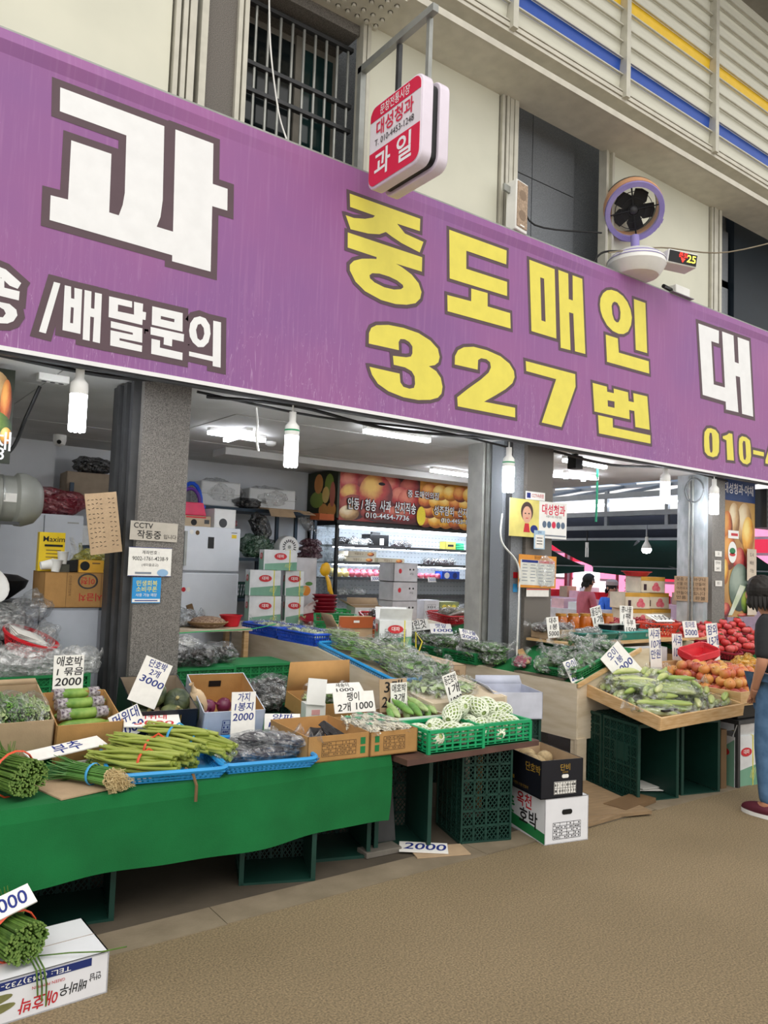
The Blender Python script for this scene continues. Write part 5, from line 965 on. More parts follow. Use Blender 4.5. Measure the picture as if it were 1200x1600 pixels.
bx = carton('small white carton with two dark vents before the cold cabinet', (5.84, 6.98, .90), (0, 0, R(-3)), .22, .2, .22, MATS['greywhite_carton'], closed=True); panel_print(bx, .12, .12, -.001, .11, steel_d, 2, 2)
bx = carton('carton printed with yellow fruit before the cold cabinet', (6.12, 6.98, .90), (0, 0, R(-3)), .28, .2, .2, mat('fruit_carton', '8b9460', .6), closed=True)
for k in range(6): MB().prism([(.035*math.cos(2*PI*i/12), .03*math.sin(2*PI*i/12)) for i in range(12)], 0, .001+.0002*k, Matrix.Translation((-.08+.07*(k % 3), 0, .06+.08*(k//3))) @ Matrix.Rotation(PI/2, 4, 'X')).build('fruit_mark', mat('yellow_print', 'd9c545', .5), bx)
for k in range(5): veg_bag('clear bag of bluish packets in front of the cold cabinet, ' + ORD[k] + ' from the left', (6.15+.10*k, 6.72, .96+.03*(k % 2)), (.3, 0, k), .13, .09, .07, mat('blue_packet', '8fb0cf', .5), 'blob', mb=bag_k, k=k, group='bluish bags before the cold cabinet', n=30)
for k in range(4): tag(MB().box((0, 0, 0), (.34, .20, .02)).build('paper_packet', paper, None, (5.65+.12*k, 6.30, 1.02+.012*k), (R(-18), .05*k, R(30+8*k)), bevel=.004), 'flat white paper packet fanned out on the right red tray, ' + ORD[k], 'packet', 'paper packets on the right red tray')
# greens behind the pillar: baskets, cartons and signs
for k, y in enumerate((4.98, 5.42)):
    crate('green slotted basket of bagged herbs along the aisle edge, ' + ('front' if k == 0 else 'rear') + ' one', (4.57, y, .716), (0, 0, R(1)), .16, .40, .085, crate_m, 'herb baskets along the aisle', 'slotted_basket', 'open')
for i in range(22):
    lay, j = i//11, i % 11; x, y, z = 4.57+.025*(j % 2)+.0*lay, 4.62+.105*j, .745+.075*lay
    veg_bag('clear bag of dark green herbs left of the pillar, ' + ('lower' if lay == 0 else 'upper') + ' layer, ' + ORD[j] + ' from the front', (x, y, z), (0, R(-6), i*1.1), .12, .085, .05, leaf_m[(i+lay) % 2], 'leaf', k=i, group='herb bags along the aisle', n=75)
for i in range(6): veg_bag('clear bag of herbs on the rear felt slope behind the pillar, ' + ORD[i], (4.86+.13*(i % 3), 5.3+.2*(i//3), .80+.028*(i % 3)), (0, R(-10), i), .12, .09, .055, leaf_m[i % 2], 'leaf', k=i, group='herb bags on the rear slope', n=60)
c_ = carton('long low carton with bagged dried roots and an orange side behind the pillar', (4.30, 5.85, .80), (R(5), 0, R(-30)), .40, .45, .10, orange_card, orange_card, [('f', .02, 0)])
for k in range(6): veg_bag('bag of purplish dried roots in the long low carton, ' + ORD[k], (4.34+.12*(k % 3), 5.96+.13*(k//3), .90), (0, 0, k), .11, .07, .045, dryp, 'blob', mb=bag_k, k=k, group='dried root bags', n=45)
price_sign('long white board with black writing leaning on the long low carton', [('산나물 말린것', 1)], .42, .12, (4.52, 5.72, .90), (R(-40), R(-8), R(-22)))
price_sign('white card lying on the herb bags left of the pillar', [('취나물', 1), ('2000', 1)], .17, .13, (4.56, 4.92, .90), (R(-52), R(10), R(-20)), ink_bl)
price_sign('white card lying flat on the felt near the herb bags', [('깻잎', 1), ('1000', 1)], .2, .15, (4.60, 5.34, .92), (R(-60), 0, R(-30)), ink_bl)
# felt slope facing the aisle
tag(MB().box((0, 0, 0), (.055, .50, .016)).build('wooden_plank', wood_l, None, (4.74, 4.48, sl2(4.74)+.03), (R(6), R(-17), R(-42)), bevel=.003), 'orange brown wooden plank lying slantwise on the green felt', 'plank')
price_sign('white card lying flat on the green felt beside the plank', [('고추', 1), ('2000', 1)], .20, .14, (5.02, 4.20, sl2(5.0)+.012), (R(-84), R(-14), R(-16)), ink_bl)
tray('green slotted basket of bagged greens on the green felt', (4.76, 3.96, sl2(4.76)+.015), (0, R(-17.8), 0), .46, .44, .06, crate_m, nb=(14, 14), flare=.015)
for i in range(12):
    x, y = 4.58+.13*(i % 4), 3.83+.14*(i//4)
    veg_bag('clear bag of green peppers on the felt slope, ' + ORD[i//4] + ' row, number ' + ORD[i % 4] + ' from the aisle', (x, y, sl2(x)+.03+.02*((i+i//4) % 2)), (0, R(-17), i*.9), .12, .08, .05, gradmat('pepper_green', '3a6b34', '5c8a48', 14) if i % 3 else leaf_m[0], 'leaf', k=i, group='pepper bags on the felt slope', n=50)
for i in range(5): veg_bag('clear bag of greens higher on the felt slope near the shelf, ' + ORD[i], (5.04+.05*(i % 2), 3.84+.12*i, sl2(5.05)+.02), (0, R(-17), i), .11, .08, .05, leaf_m[i % 2], 'leaf', k=i+2, group='greens near the shelf', n=50)
veg_bag('clear bag of small red radishes at the aisle edge of the felt', (4.60, 4.36, .76), (0, R(-10), .5), .12, .08, .04, mat('radish_red', '9c3d56', .5), 'blob', k=2, n=45)
carton('flattened grey carton along the top of the plywood aisle panel', (4.60, 3.86, .713), (0, 0, R(1)), .16, .5, .012, kraft_g, closed=True)
price_sign('white card at the tray corner reading 오이', [('오이', 1), ('2000', 1)], .11, .17, (4.56, 3.76, .715), (R(-22), R(-16), R(-12)), ink_bl)
# shelf goods: box of bags, jars, teal trays, baskets
c_ = carton('low brown carton of bagged dates beside the pillar', (5.06, 4.34, .947), (0, 0, R(-10)), .26, .26, .085, kraft_p, kraft_i); panel_print(c_, .12, .045, -.001, .045, brown_s, 2, 4)
for k in range(6): veg_bag('bag of dark dates in the brown carton beside the pillar, ' + ORD[k], (4.99+.08*(k % 3), 4.42+.09*(k//3), 1.0), (0, 0, k), .10, .07, .045, mat('date_brown', '4a3433', .5), 'blob', mb=bag_k, k=k, group='date bags', n=40)
price_sign('white card reading 1봉 5000 on the carton of dates', [('대추', 1), ('1봉', 1), ('5000', 1)], .12, .17, (4.94, 4.33, .97), (R(-6), R(-4), R(-10)))
honey = mat('honey', 'b8641a', .12, col2='8f4a12', scale=6, spec=.7); lid_m = mat('jar_lid', 'b9863a', .35, .5)
for k in range(5):
    j = thing('honey_jar', 'amber jar with gold lid behind the teal trays, ' + ORD[k] + ' from the left', 'jar', (5.82+.15*k, 5.02-.02*k, .946), group='amber jars'); MB().lathe([(0, 0), (.058, 0), (.062, .01), (.062, .12), (.05, .14), (0, .14)], 16).build('glass_body', honey, j); MB().lathe([(0, .165), (.052, .165), (.054, .14), (0, .14)], 16).build('lid', lid_m, j)
tl1 = tray('dark teal tray of flat packets on the shelf by the jars', (5.36, 4.33, .946), (0, 0, R(-6)), .44, .30, .06, mat('dark_teal_plastic', '17665c', .45), nb=(16, 12), solidwall=True); lettering(tl1, '영농조합', .028, (.02, -.148, .035), FX, FZ, white_p, .0)
for k in range(4): veg_bag('flat clear packet in the dark teal tray, ' + ORD[k], (5.25+.07*k, 4.33+.02*(k % 2), .975+.006*k), (0, 0, 1.3), .11, .05, .03, mat('grey_packet', '8a9088', .6), 'blob', mb=bag_k, k=k, group='packets in the dark teal tray', n=25, knot=False)
tl2 = tray('teal tray holding black side dish punnets on the shelf', (5.84, 4.32, .946), (0, 0, R(2)), .50, .34, .065, teal_t, nb=(20, 12), solidwall=True); lettering(tl2, '음성농협', .03, (.14, -.168, .036), FX, FZ, white_p, .004)
for k in range(6):
    o = thing('punnet', 'black plastic punnet with film lid on the teal tray, ' + ['lower left', 'lower middle', 'lower right', 'upper left', 'upper middle', 'upper right'][k], 'punnet', (5.70+.155*(k % 3), 4.30+.07*(k//3), .965+.05*(k//3)), R(4*k), 'black punnets'); MB().hexa([(-.065, -.05, 0), (.065, -.05, 0), (.065, .05, 0), (-.065, .05, 0)], [(-.08, -.065, .045), (.08, -.065, .045), (.08, .065, .045), (-.08, .065, .045)]).build('tub', black_pl, o); MB().box((0, 0, .047), (.158, .128, .003)).build('film_lid', mat('film', '9fb0ac', .15, spec=.8), o)
price_sign('tall tilted white card before the jars', [('물김치', 1), ('1개', 1), ('3000', 1)], .13, .25, (5.78, 4.52, .965), (R(-4), R(-14), R(-6)))
price_sign('white card reading 반찬 1팩 1500 over the punnets', [('콩나물', .8), ('1팩', .9), ('1,500', 1)], .17, .22, (6.02, 4.42, 1.0), (R(-4), R(2), R(-6)))
price_sign('low white card reading 1팩 1500 on the teal tray front', [('두부', .9), ('1500', 1)], .16, .14, (5.74, 4.17, .985), (R(-10), R(3), R(0)))
def woven(label, loc, r, h, m, group=None, rot=(0, 0, 0)):
    o = thing('woven_basket', label, 'basket', loc, rot=rot, group=group)
    key = ('woven', r, h, m.name)
    if key not in TXT:
        b = MB(); n = 30
        for k in range(n):
            for s_ in (-1, 1):
                a0, a1 = 2*PI*k/n, 2*PI*(k+s_*1.5)/n; b.bar((r*.68*math.cos(a0), r*.68*math.sin(a0), 0), (r*math.cos(a1), r*math.sin(a1), h), .006, .003)
        for z, q in ((.3, .78), (.6, .87)): b.lathe([(r*q-.002, h*z-.003), (r*q+.002, h*z-.003), (r*q+.002, h*z+.003), (r*q-.002, h*z+.003)], 28)
        TXT[key] = (b.mesh('woven_wall', m, None), MB().lathe([(r*.97, h-.012), (r*1.04, h-.01), (r*1.05, h+.004), (r*.98, h+.006), (r*.97, h-.012)], 28).mesh('rim', m), MB().lathe([(0, 0), (r*.69, 0), (r*.69, .005), (0, .005)], 24).mesh('base', m))
    for q, n_ in zip(TXT[key], ('woven_wall', 'rim', 'base')): obj(n_, q, o)
    return o
woven('orange red round basket with a white card on the shelf end', (6.42, 4.36, .946), .19, .12, orange_t)
veg_bag('clear bag of dark packets in the orange red basket', (6.42, 4.36, .99), (0, 0, 0), .14, .12, .06, dryb, 'blob', mb=bag_k, k=1, n=60)
price_sign('white card lying on the orange red basket', [('1000', 1)], .22, .16, (6.36, 4.24, 1.085), (R(-70), 0, R(-10)))
cherry = gradmat('cherry_tomato', 'a31c2c', '7c1526', 8, .3)
ch_mesh = MB().ell((0, 0, 0), (.017, .017, .017), 8, 6).mesh('cherry', cherry)
for i, (x, y, z) in enumerate(((6.55, 4.95, .946), (6.90, 4.90, .946), (7.20, 4.78, .946), (6.75, 5.2, .946), (7.12, 5.12, .946), (7.38, 4.55, .93))):
    woven('maroon basket of small red fruit on the shelf, ' + ORD[i] + ' of six', (x, y, z), .17, .08, red_d, 'maroon fruit baskets')
    b = MB(); r2 = random.Random(i)
    for q in range(70):
        a = 2*PI*r2.random(); rr = math.sqrt(r2.random())*.145; b.ell((rr*math.cos(a), rr*math.sin(a), .05+.05*(1-(rr/.15)**2)*r2.random()+.01), (.016, .016, .016), 7, 5)
    o = b.build('small_red_fruit', cherry, None, (x, y, z), sharp=None); o['kind'] = 'stuff'; tag(o, 'heap of small dark red fruit in the ' + ORD[i] + ' maroon basket', 'fruit')
bowl('red round bowl on top of the peach cartons', (7.55, 5.42, 1.485), .16, .05, red_t)
for k in range(5):
    row, c2 = (0, k) if k < 2 else ((1, k-2) if k < 4 else (2, 0)); w_ = .34
    x = [7.42, 7.78][c2] if row == 0 else ([7.38, 7.74][c2] if row == 1 else 7.66)
    pb = carton('yellow and white printed peach carton, ' + ['bottom row', 'middle row', 'top row'][row] + ' ' + ['left', 'right'][c2], (x, 5.28, .946+.18*row), (0, 0, R(-14)), w_, .26, .178, mat('peach_carton', 'd3c9b4', .6), closed=True, group='peach cartons')
    MB().box((0, -.001, .155), (w_, .001, .045)).build('gold_band', mat('gold_band', 'c79a3c', .5), pb); MB().bb(w_/2, w_/2+.001, 0, .26, 0, .178).build('gold_side', MATS['gold_band'], pb)
    for q, (dx, dz) in enumerate(((.02, .05), (.07, .045), (.045, .085))): MB().prism([(.034*math.cos(2*PI*i/14), .032*math.sin(2*PI*i/14)) for i in range(14)], 0, .001+.0003*q, Matrix.Translation((dx, 0, dz)) @ Matrix.Rotation(PI/2, 4, 'X')).build('peach_picture', mat('peach_pink', 'c9485a', .5, col2='d9808a', scale=20), pb)
    MB().box((-.11, -.0012, .06), (.04, .001, .07)).build('dark_figure', mat('dark_plum', '3a2630', .6), pb)
# tomatoes on the sloping stand at the right
s5 = thing('wooden_stand', 'sloping stand heaped with tomatoes at the right', 'display stand', (6.35, 3.62, 0))
MB().hexa([(0, 0, .73), (1.7, 0, .73), (1.7, 1.0, .93), (0, 1.0, .93)], [(0, 0, .745), (1.7, 0, .745), (1.7, 1.0, .945), (0, 1.0, .945)]).build('slope_board', felt, s5); MB().bb(0, 1.7, -.015, 0, .60, .80).build('front_board', wood_l, s5); MB().bb(-.015, 0, -.015, 1.0, .60, .80).build('side_board', wood_l, s5)
for x in (.05, 1.65):
    for y in (.05, .95): MB().bar((x, y, 0), (x, y, .75), .05).build('leg', wood_l, s5)
bk = [(6.62, 3.86), (6.98, 3.90), (7.34, 3.92), (6.72, 4.24), (7.08, 4.26), (7.42, 4.30), (7.76, 4.34), (7.70, 3.96)]
for i, (x, y) in enumerate(bk):
    z = .745+(y-3.62)*.2+.012; woven('maroon round basket of tomatoes, ' + ('front' if y < 4.1 else 'rear') + ' row ' + ORD[i % 4], (x, y, z), .17, .07, red_d, 'tomato baskets', (R(11), 0, 0))
    for q in range(11):
        if q < 7: a = 2*PI*q/7; rr, dz = .105, .075
        elif q < 10: a = 2*PI*q/3+.4; rr, dz = .05, .125
        else: a, rr, dz = 0, .0, .165
        produce('tomato', q+i, ('topmost' if q == 10 else 'upper' if q > 6 else 'lower') + ' ripe red tomato heaped in the ' + ('front' if y < 4.1 else 'rear') + ' row basket, ' + ORD[i % 4] + ' from the left', 'tomato', (x+rr*math.cos(a), y+rr*math.sin(a), z+dz), (.3*math.sin(q), .3*math.cos(q*2), q), 'tomatoes heaped in ' + ('front' if y < 4.1 else 'rear') + ' basket ' + ORD[i % 4])
price_sign('small white card with blue figures 5000 on the tomatoes', [('토마토', .9), ('5000', 1)], .2, .15, (6.55, 4.10, .95), (R(-12), 0, R(-4)), ink_bl)
tw = thing('foam_tray', 'white foam tray of orange peaches below the tomatoes', 'tray', (6.42, 3.50, .70), R(-10)); MB().hexa([(-.16, -.1, 0), (.16, -.1, 0), (.16, .1, 0), (-.16, .1, 0)], [(-.18, -.12, .035), (.18, -.12, .035), (.18, .12, .035), (-.18, .12, .035)]).build('foam_body', white_pl, tw); MB().bb(-.15, .15, -.1, .1, -.25, 0).build('support_box', ply, tw)
for k in range(8): produce('apple', 1, 'orange peach on the white foam tray, ' + ORD[k], 'peach', (6.32+.085*(k % 4), 3.46+.08*(k//4), .765+.0*k), (.2, .1, k), 'peaches on the foam tray', .95, name='peach')
# apple tray
at = thing('wooden_tray', 'pine wood tray heaped with apples beside the cucumbers', 'tray', (5.45, 3.02, 0), R(-3))
MB().bb(0, .86, 0, .86, .60, .612).build('tray_floor', wood_l, at)
for a, c_, n_ in (((0, 0), (.86, .02), 'front_board'), ((0, .84), (.86, .86), 'rear_board'), ((0, .02), (.02, .84), 'side_board'), ((.84, .02), (.86, .84), 'side_board')): MB().bb(a[0], c_[0], a[1], c_[1], .595, .69 if n_ != 'rear_board' else .80).build(n_, wood_l, at)
tag(MB().bb(0, .62, 0, .45, 0, .10).build('black_box', black_pl, None, (5.48, 3.06, .49), (0, 0, R(-3)), bevel=.006), 'black flat box under the apple tray', 'box')
st5 = thing('steel_stand', 'dark steel stand under the black box and apple tray', 'stand', (5.46, 3.04, 0), R(-3)); MB().bb(0, .8, 0, .8, .455, .485).build('top', steel_d, st5)
for x in (.03, .77):
    for y in (.03, .77): MB().bar((x, y, 0), (x, y, .455), .03).build('leg', steel_d, st5)
r2 = random.Random(5); napp = 0
for lay in range(3):
    n_ = (8, 7, 5)[lay]
    for i in range(n_):
        for j in range(n_):
            x, y = 5.52+.088*i+.05*lay+(.04 if j % 2 else 0), 3.10+.088*j+.07*lay
            if x > 6.25 or y > 3.82: continue
            produce('apple', r2.randrange(4), 'red and gold apple in the pine tray, ' + ['bottom', 'middle', 'top'][lay] + ' layer, row ' + ORD[j] + ', place ' + ORD[i], 'apple', (x+r2.uniform(-.01, .01), y+r2.uniform(-.01, .01), .66+.06*lay+.05*(y-3.1)), (r2.uniform(-1, 1), r2.uniform(-1, 1), r2.uniform(0, 6)), 'apples in the pine tray'); napp += 1
for k in range(4): 
    o = tray('red oval bowl tilted on the apples, ' + ORD[k] + ' of the nested stack', (5.98, 3.68, .80+.012*k), (R(14), R(-12), R(-14)), .28, .20, .075, red_t, 'nested red bowls', 'oval_bowl', 'bowl', .045, (18, 12), True)
price_sign('tall white card reading 사과 10개 만원 behind the apples on the left', [('사과', 1), ('10개', 1), ('만원', 1)], .14, .38, (5.58, 3.80, .70), (R(-5), 0, R(-4)), ink_bl, blank=.3)
price_sign('white card reading 사과 behind the nested red bowls', [('사과', 1), ('10개', 1)], .13, .22, (5.96, 3.86, .80), (R(-5), R(3), R(-4)), ink_bl)
price_sign('tall white card reading 참외 15개 만원 behind the red bowls', [('참외', 1), ('15개', 1), ('만원', 1)], .15, .38, (6.20, 3.66, .74), (R(-5), R(-2), R(-4)), ink_bl, blank=.2)
c_ = carton('white carton with brown tape standing behind the apples', (5.60, 3.90, .64), (0, 0, R(-3)), .50, .12, .27, MATS['greywhite_carton'], closed=True); MB().box((-.1, -.001, .12), (.16, .001, .15)).build('brown_tape', kraft, c_)
ym = veg_bag('yellow melons in a bag at the right end of the apples', (6.30, 3.45, .74), (0, 0, .4), .14, .11, .07, mat('melon_yellow', 'e0a91c', .4), 'blob', mb=plastic_bag('yellow_net', 'e6b52a', .7, .3), k=3, n=60, cat='fruit bag', name='bag_of_melons')
# the pine tray of cucumbers on slanted crates
ct = thing('wooden_tray', 'pine wood tray heaped with bagged cucumbers on dark crates', 'tray', (4.44, 3.0, .52))
P = [Vector((0, 0, 0)), Vector((.97, -.02, .02)), Vector((1.10, .80, .115)), Vector((.20, .85, .11))]; up2 = Vector((0, -.012, .085))
MB().hexa([p for p in P], [p+Vector((0, 0, .012)) for p in P]).build('tray_floor', wood_l, ct)
for i, n_ in enumerate(('front_board', 'side_board', 'rear_board', 'side_board')):
    a, b_ = P[i], P[(i+1) % 4]; d_ = (b_-a).normalized(); n2 = Vector((-d_.y, d_.x, 0))*.02; ex = d_*.0
    MB().hexa([a-ex, b_+ex, b_+n2, a+n2], [a-ex+up2, b_+ex+up2, b_+n2+up2, a+n2+up2]).build(n_, wood_l, ct, bevel=.003)
for i, (x, y) in enumerate(((4.69, 3.38), (4.79, 3.76), (5.10, 3.32), (5.20, 3.70))):
    crate('dark green crate on end under the cucumber tray, ' + ['front left, mouth to the lane', 'rear left', 'front right, mouth to the lane', 'rear right'][i], (x+.09, y-.01+.16, .25), (R(90), R(90), R(-14)), .50, .33, .36)
r2 = random.Random(11)
def tray_z(x, y): return .545+.125*(y-3.0)
for g_ in range(26):      # twenty six clear bags of three to four cucumbers, two layers
    if g_ < 17: i, j = g_ % 5, g_//5; cx, cy, up_z = 4.60+.19*i+.06*j, 3.13+.18*j, 0; nq = 4
    else: i, j = (g_-17) % 3, (g_-17)//3; cx, cy, up_z = 4.75+.22*i+.07*j, 3.24+.19*j, .075; nq = 4
    cx += r2.uniform(-.02, .02); cy += r2.uniform(-.02, .02)
    ang = r2.choice((.5, .9, .3, 2.5, -.3, -.6))+r2.uniform(-.2, .2); z = tray_z(cx, cy)+.05+up_z
    for q in range(nq):
        off = (q % 3-1)*.043; dz = .0 if q < 3 else .038; k_ = (g_+q) % 3
        produce('cucumber', g_+q, 'pale green cucumber in ' + ('lower' if g_ < 17 else 'upper') + ' layer bag ' + ORD[g_ if g_ < 17 else g_-17] + ', ' + ['left', 'middle', 'right', 'top'][q], 'cucumber', (cx-off*math.sin(ang), cy+off*math.cos(ang), z+dz), (r2.random()*6, R(-2), ang+r2.uniform(-.08, .08)), 'bagged cucumbers in the pine tray')
    o = obj('cucumber_bag', bag_mesh(bag_c, g_ % 5, .16, .09, .045, True), None, (cx, cy, z-.04), (R(7), 0, ang)); tag(o, 'crinkled clear bag around cucumbers, ' + ('lower' if g_ < 17 else 'upper') + ' layer, ' + ORD[g_ if g_ < 17 else g_-17] + ' counting from the front left', 'plastic bag', 'cucumber bags')
price_sign('tilted white board reading 오이 1봉 2000 stuck in the cucumbers', [('오이', 1), ('1봉', .8), ('2000', 1)], .22, .30, (5.0, 3.58, .72), (R(-24), R(-36), R(-6)), ink_bl, blank=.3)
tag(MB().box((0, 0, 0), (.16, .03, .012)).build('black_bracket', black_pl, None, (4.62, 3.05, .63), (0, 0, R(4))), 'small black strip lying on the cucumber tray front edge', 'strip')
for k in range(2): tag(MB().box((0, 0, 0), (.26, .18, .004)).build('paper_sheet', paper, None, (4.88, 3.36+.03*k, .02+.012*k), (0, 0, R(-30+20*k))), 'white paper sheet inside the front left crate, ' + ('lower' if k == 0 else 'upper'), 'paper')
oc2 = onion_carton('opened white and green vegetable carton on the ground under the apples', (5.60, 3.06, 0), R(-8), .26, .2, .36, True, None); MB().tube([(-.1, .1, .3), (0, .05, .36), (.1, .06, .36)], .03, 8).build('leek_bundle', leaf_m[0], oc2)
tag(MB().bb(-.03, .03, -.2, .2, 0, .42).build('wooden_board', brown_s, None, (5.40, 3.3, 0), (0, 0, R(-8))), 'brown board standing under the apple tray', 'board')
for k in range(2): woven('red woven basket on the ground at the right behind the person, ' + ('lower' if k == 0 else 'upper'), (6.05, 3.02, .03+.12*k), .20, .16, red_t, 'red baskets at the right')
# ------------------------------------------------------------------ printed notices on the pillars
def notice(label, loc, w, h, m=None, rz=0, name='notice', cat='notice', ry=0):
    o = thing(name, label, cat, loc, rot=(0, ry, rz)); MB().box((0, 0, 0), (w, .003, h)).build('sheet', m or paper, o); return o
def nl(o, s_, size, x, z, m, bold=0, w=None): return lettering(o, s_, size, (x, -.0022, z), FX, FZ, m, bold, w)
UD = {}
def disc(o, x, z, rx, rz_, m, y=-.0022, name='printed_mark', n=24):
    if m.name not in UD: UD[m.name] = MB().prism([(math.cos(2*PI*i/n), math.sin(2*PI*i/n)) for i in range(n)], 0, .0006, Matrix.Rotation(PI/2, 4, 'X')).mesh('printed_mark', m)
    q = obj(name, UD[m.name], o, (x, y, z)); q.scale = (rx, 1, rz_); return q
def fruitprint(name, hi, mid, lo, hx=-.25, hz=.3):
    m = bpy.data.materials.new(name); m.use_nodes = True; nt = m.node_tree; L = nt.links.new; MATS[name] = m
    tc = nt.nodes.new('ShaderNodeTexCoord'); mp = nt.nodes.new('ShaderNodeMapping'); mp.inputs['Location'].default_value = (-hx, 0, -hz); mp.inputs['Scale'].default_value = (.8, .8, .8); L(tc.outputs['Object'], mp.inputs[0])
    gr = nt.nodes.new('ShaderNodeTexGradient'); gr.gradient_type = 'SPHERICAL'; L(mp.outputs[0], gr.inputs[0])
    n = nt.nodes.new('ShaderNodeTexNoise'); n.inputs['Scale'].default_value = 3; n.inputs['Detail'].default_value = 5; L(tc.outputs['Object'], n.inputs[0])
    ad = nt.nodes.new('ShaderNodeMath'); ad.operation = 'MULTIPLY_ADD'; ad.inputs[1].default_value = .35; L(n.outputs[0], ad.inputs[0]); L(gr.outputs[0], ad.inputs[2])
    r = nt.nodes.new('ShaderNodeValToRGB'); e = r.color_ramp.elements; e[0].position, e[1].position = .2, .95; e[0].color = (*srgb(lo), 1); e[1].color = (*srgb(hi), 1); k = e.new(.55); k.color = (*srgb(mid), 1); L(ad.outputs[0], r.inputs[0])
    L(r.outputs[0], nt.nodes['Principled BSDF'].inputs['Base Color']); return m
def rect(o, x, z, w, h, m, y=-.0021, name='printed_block'): return MB().box((x, y, z), (w, .0008, h)).build(name, m, o)
n1 = notice('grey cardboard notice reading CCTV 작동중입니다 on the granite pillar', (1.665, 4.643, 1.675), .295, .115, mat('greyish_card', 'b8b2a8', .8), ry=R(1)); nl(n1, 'CCTV', .045, -.07, .03, ink_b, .012); nl(n1, '작동중', .055, -.03, -.025, ink_b, .012); nl(n1, '입니다', .03, .1, -.03, ink_b, .008)
n2 = notice('white sheet with an account number on the granite pillar', (1.65, 4.643, 1.49), .265, .175); nl(n2, '계좌번호 :', .026, 0, .055, ink_b, .004); nl(n2, '9002-1761-4238-9', .034, 0, .018, ink_b, .004, w=.22); nl(n2, '(새마을금고)', .02, 0, -.02, ink_b); disc(n2, .08, -.065, .035, .022, mat('pale_blue_print', '8fb4d8', .6)); rect(n2, -.04, -.068, .1, .012, mat('grey_print', '7f8894', .6))
for z in (.086, -.086): rect(n2, 0, z, .265, .003, ink_bl)
n3 = notice('square blue sticker with yellow and white writing on the granite pillar', (1.637, 4.643, 1.318), .175, .155, mat('cyan_sticker', '2a8fd0', .5, var=.03)); nl(n3, '민생회복', .036, 0, .04, gm['y'], .006); nl(n3, '소비쿠폰', .036, 0, .004, gm['y'], .006); nl(n3, '사용 가능 매장', .022, 0, -.03, white_p, .004, w=.13); rect(n3, 0, -.062, .17, .02, white_p); rect(n3, 0, -.062, .14, .006, ink_bl, -.0028)
n4 = notice('shop card with a yellow caricature half and 대성청과 on the middle pillar', (5.035, 4.612, 1.958), .72, .32, white_pl); rect(n4, -.18, 0, .36, .32, mat('pale_yellow_card', 'ddd17a', .6))
nl(n4, '대성청과', .10, .185, .085, sg_r, .02, w=.30); nl(n4, '사람이 있는 과일 맛집', .024, .19, .03, ink_b, 0, w=.2)
hair_m = mat('dark_hair', '1c1816', .6); skin_m = mat('skin', 'c68f72', .5, var=.05)
disc(n4, -.15, .055, .075, .085, mat('brown_curls', '4b3a38', .7)); disc(n4, -.15, .03, .055, .072, mat('face_print', 'd8a88f', .6), -.003); rect(n4, -.15, .0, .03, .006, red_t, -.0042)
for s_ in (-1, 1): disc(n4, -.15+.022*s_, .04, .009, .006, ink_b, -.0042)
MB().add([(-.19, -.003, -.12), (-.11, -.003, -.12), (-.125, -.003, -.045), (-.175, -.003, -.045)], [(0, 1, 2, 3)]).build('red_clothes', red_t, n4); disc(n4, -.06, -.09, .045, .035, ink_bl, -.003)
for k, ch in enumerate('과일먹고이뻐지세요'): nl(n4, ch, .028, -.325, .115-.027*k, ink_b)
for k in range(5): disc(n4, .07+.06*k, -.04, .026, .03, [mat('grey_blue_print', '5f7088', .6), mat('slate_print', '4f6a86', .6), sg_r, MATS['slate_print'], MATS['grey_blue_print']][k])
rect(n4, .18, -.135, .34, .012, mat('grey_print', '7f8894', .6))
n5 = notice('small white CCTV label above the shop card on the middle pillar', (5.02, 4.643, 2.16), .24, .07, white_pl); nl(n5, 'CCTV녹화중', .04, .03, 0, ink_r, .01, w=.15); rect(n5, -.085, 0, .045, .045, ink_bl)
n6 = notice('orange framed price list in a plastic sleeve on the middle pillar', (5.04, 4.618, 1.505), .47, .28, mat('orange_frame', 'd88f34', .5), ry=R(1)); rect(n6, .0, -.01, .43, .215, mat('list_white', 'd9d9d2', .5)); rect(n6, -.1, .085, .2, .022, ink_bl, -.0028); rect(n6, .11, .085, .2, .022, red_t, -.0028); nl(n6, '원산지', .035, 0, .118, ink_b, .004)
for k in range(6):
    for q in range(4): rect(n6, -.16+.1*q, .055-.027*k, .05+.01*((k+q) % 3), .006, mat('grey_print', '7f8894', .6), -.0028)
obj('plastic_sleeve', bag_mesh(plastic_bag('sleeve_film', 'eef2f4', .1, .1), 1, .12, .012, .14, False), n6, (.1, -.012, -.13))
n7 = notice('small pale blue card pinned below the shop card', (5.04, 4.605, 1.78), .135, .16, mat('pale_blue_card', 'a9c6dc', .6)); rect(n7, 0, -.015, .105, .115, paper); nl(n7, '안내', .025, 0, .062, ink_bl, .003)
for k in range(3): rect(n7, 0, .015-.025*k, .07, .006, ink_b, -.0028)
n8 = notice('small white list with red border below the price list', (5.06, 4.63, 1.325), .28, .07, paper); rect(n8, 0, .028, .28, .01, orange_t); 
n9 = notice('blue sticker low on the polished slab of the middle pillar', (4.84, 4.685, 1.36), .05, .07, blue_t); n10 = notice('red and white sticker on the polished slab of the middle pillar', (4.84, 4.685, 1.47), .05, .05, red_t)
for k, (x, z) in enumerate(((7.91, 1.76), (7.90, 1.66), (7.90, 1.60), (7.92, 1.44))):
    q = notice('small stuck advertising sticker on the right granite pillar, ' + ORD[k] + ' from the top', (x, 4.643, z), .13, .06, paper); nl(q, ['22', '인터넷', '24시', '광고'][k], .035, 0, 0, ink_b, .003)
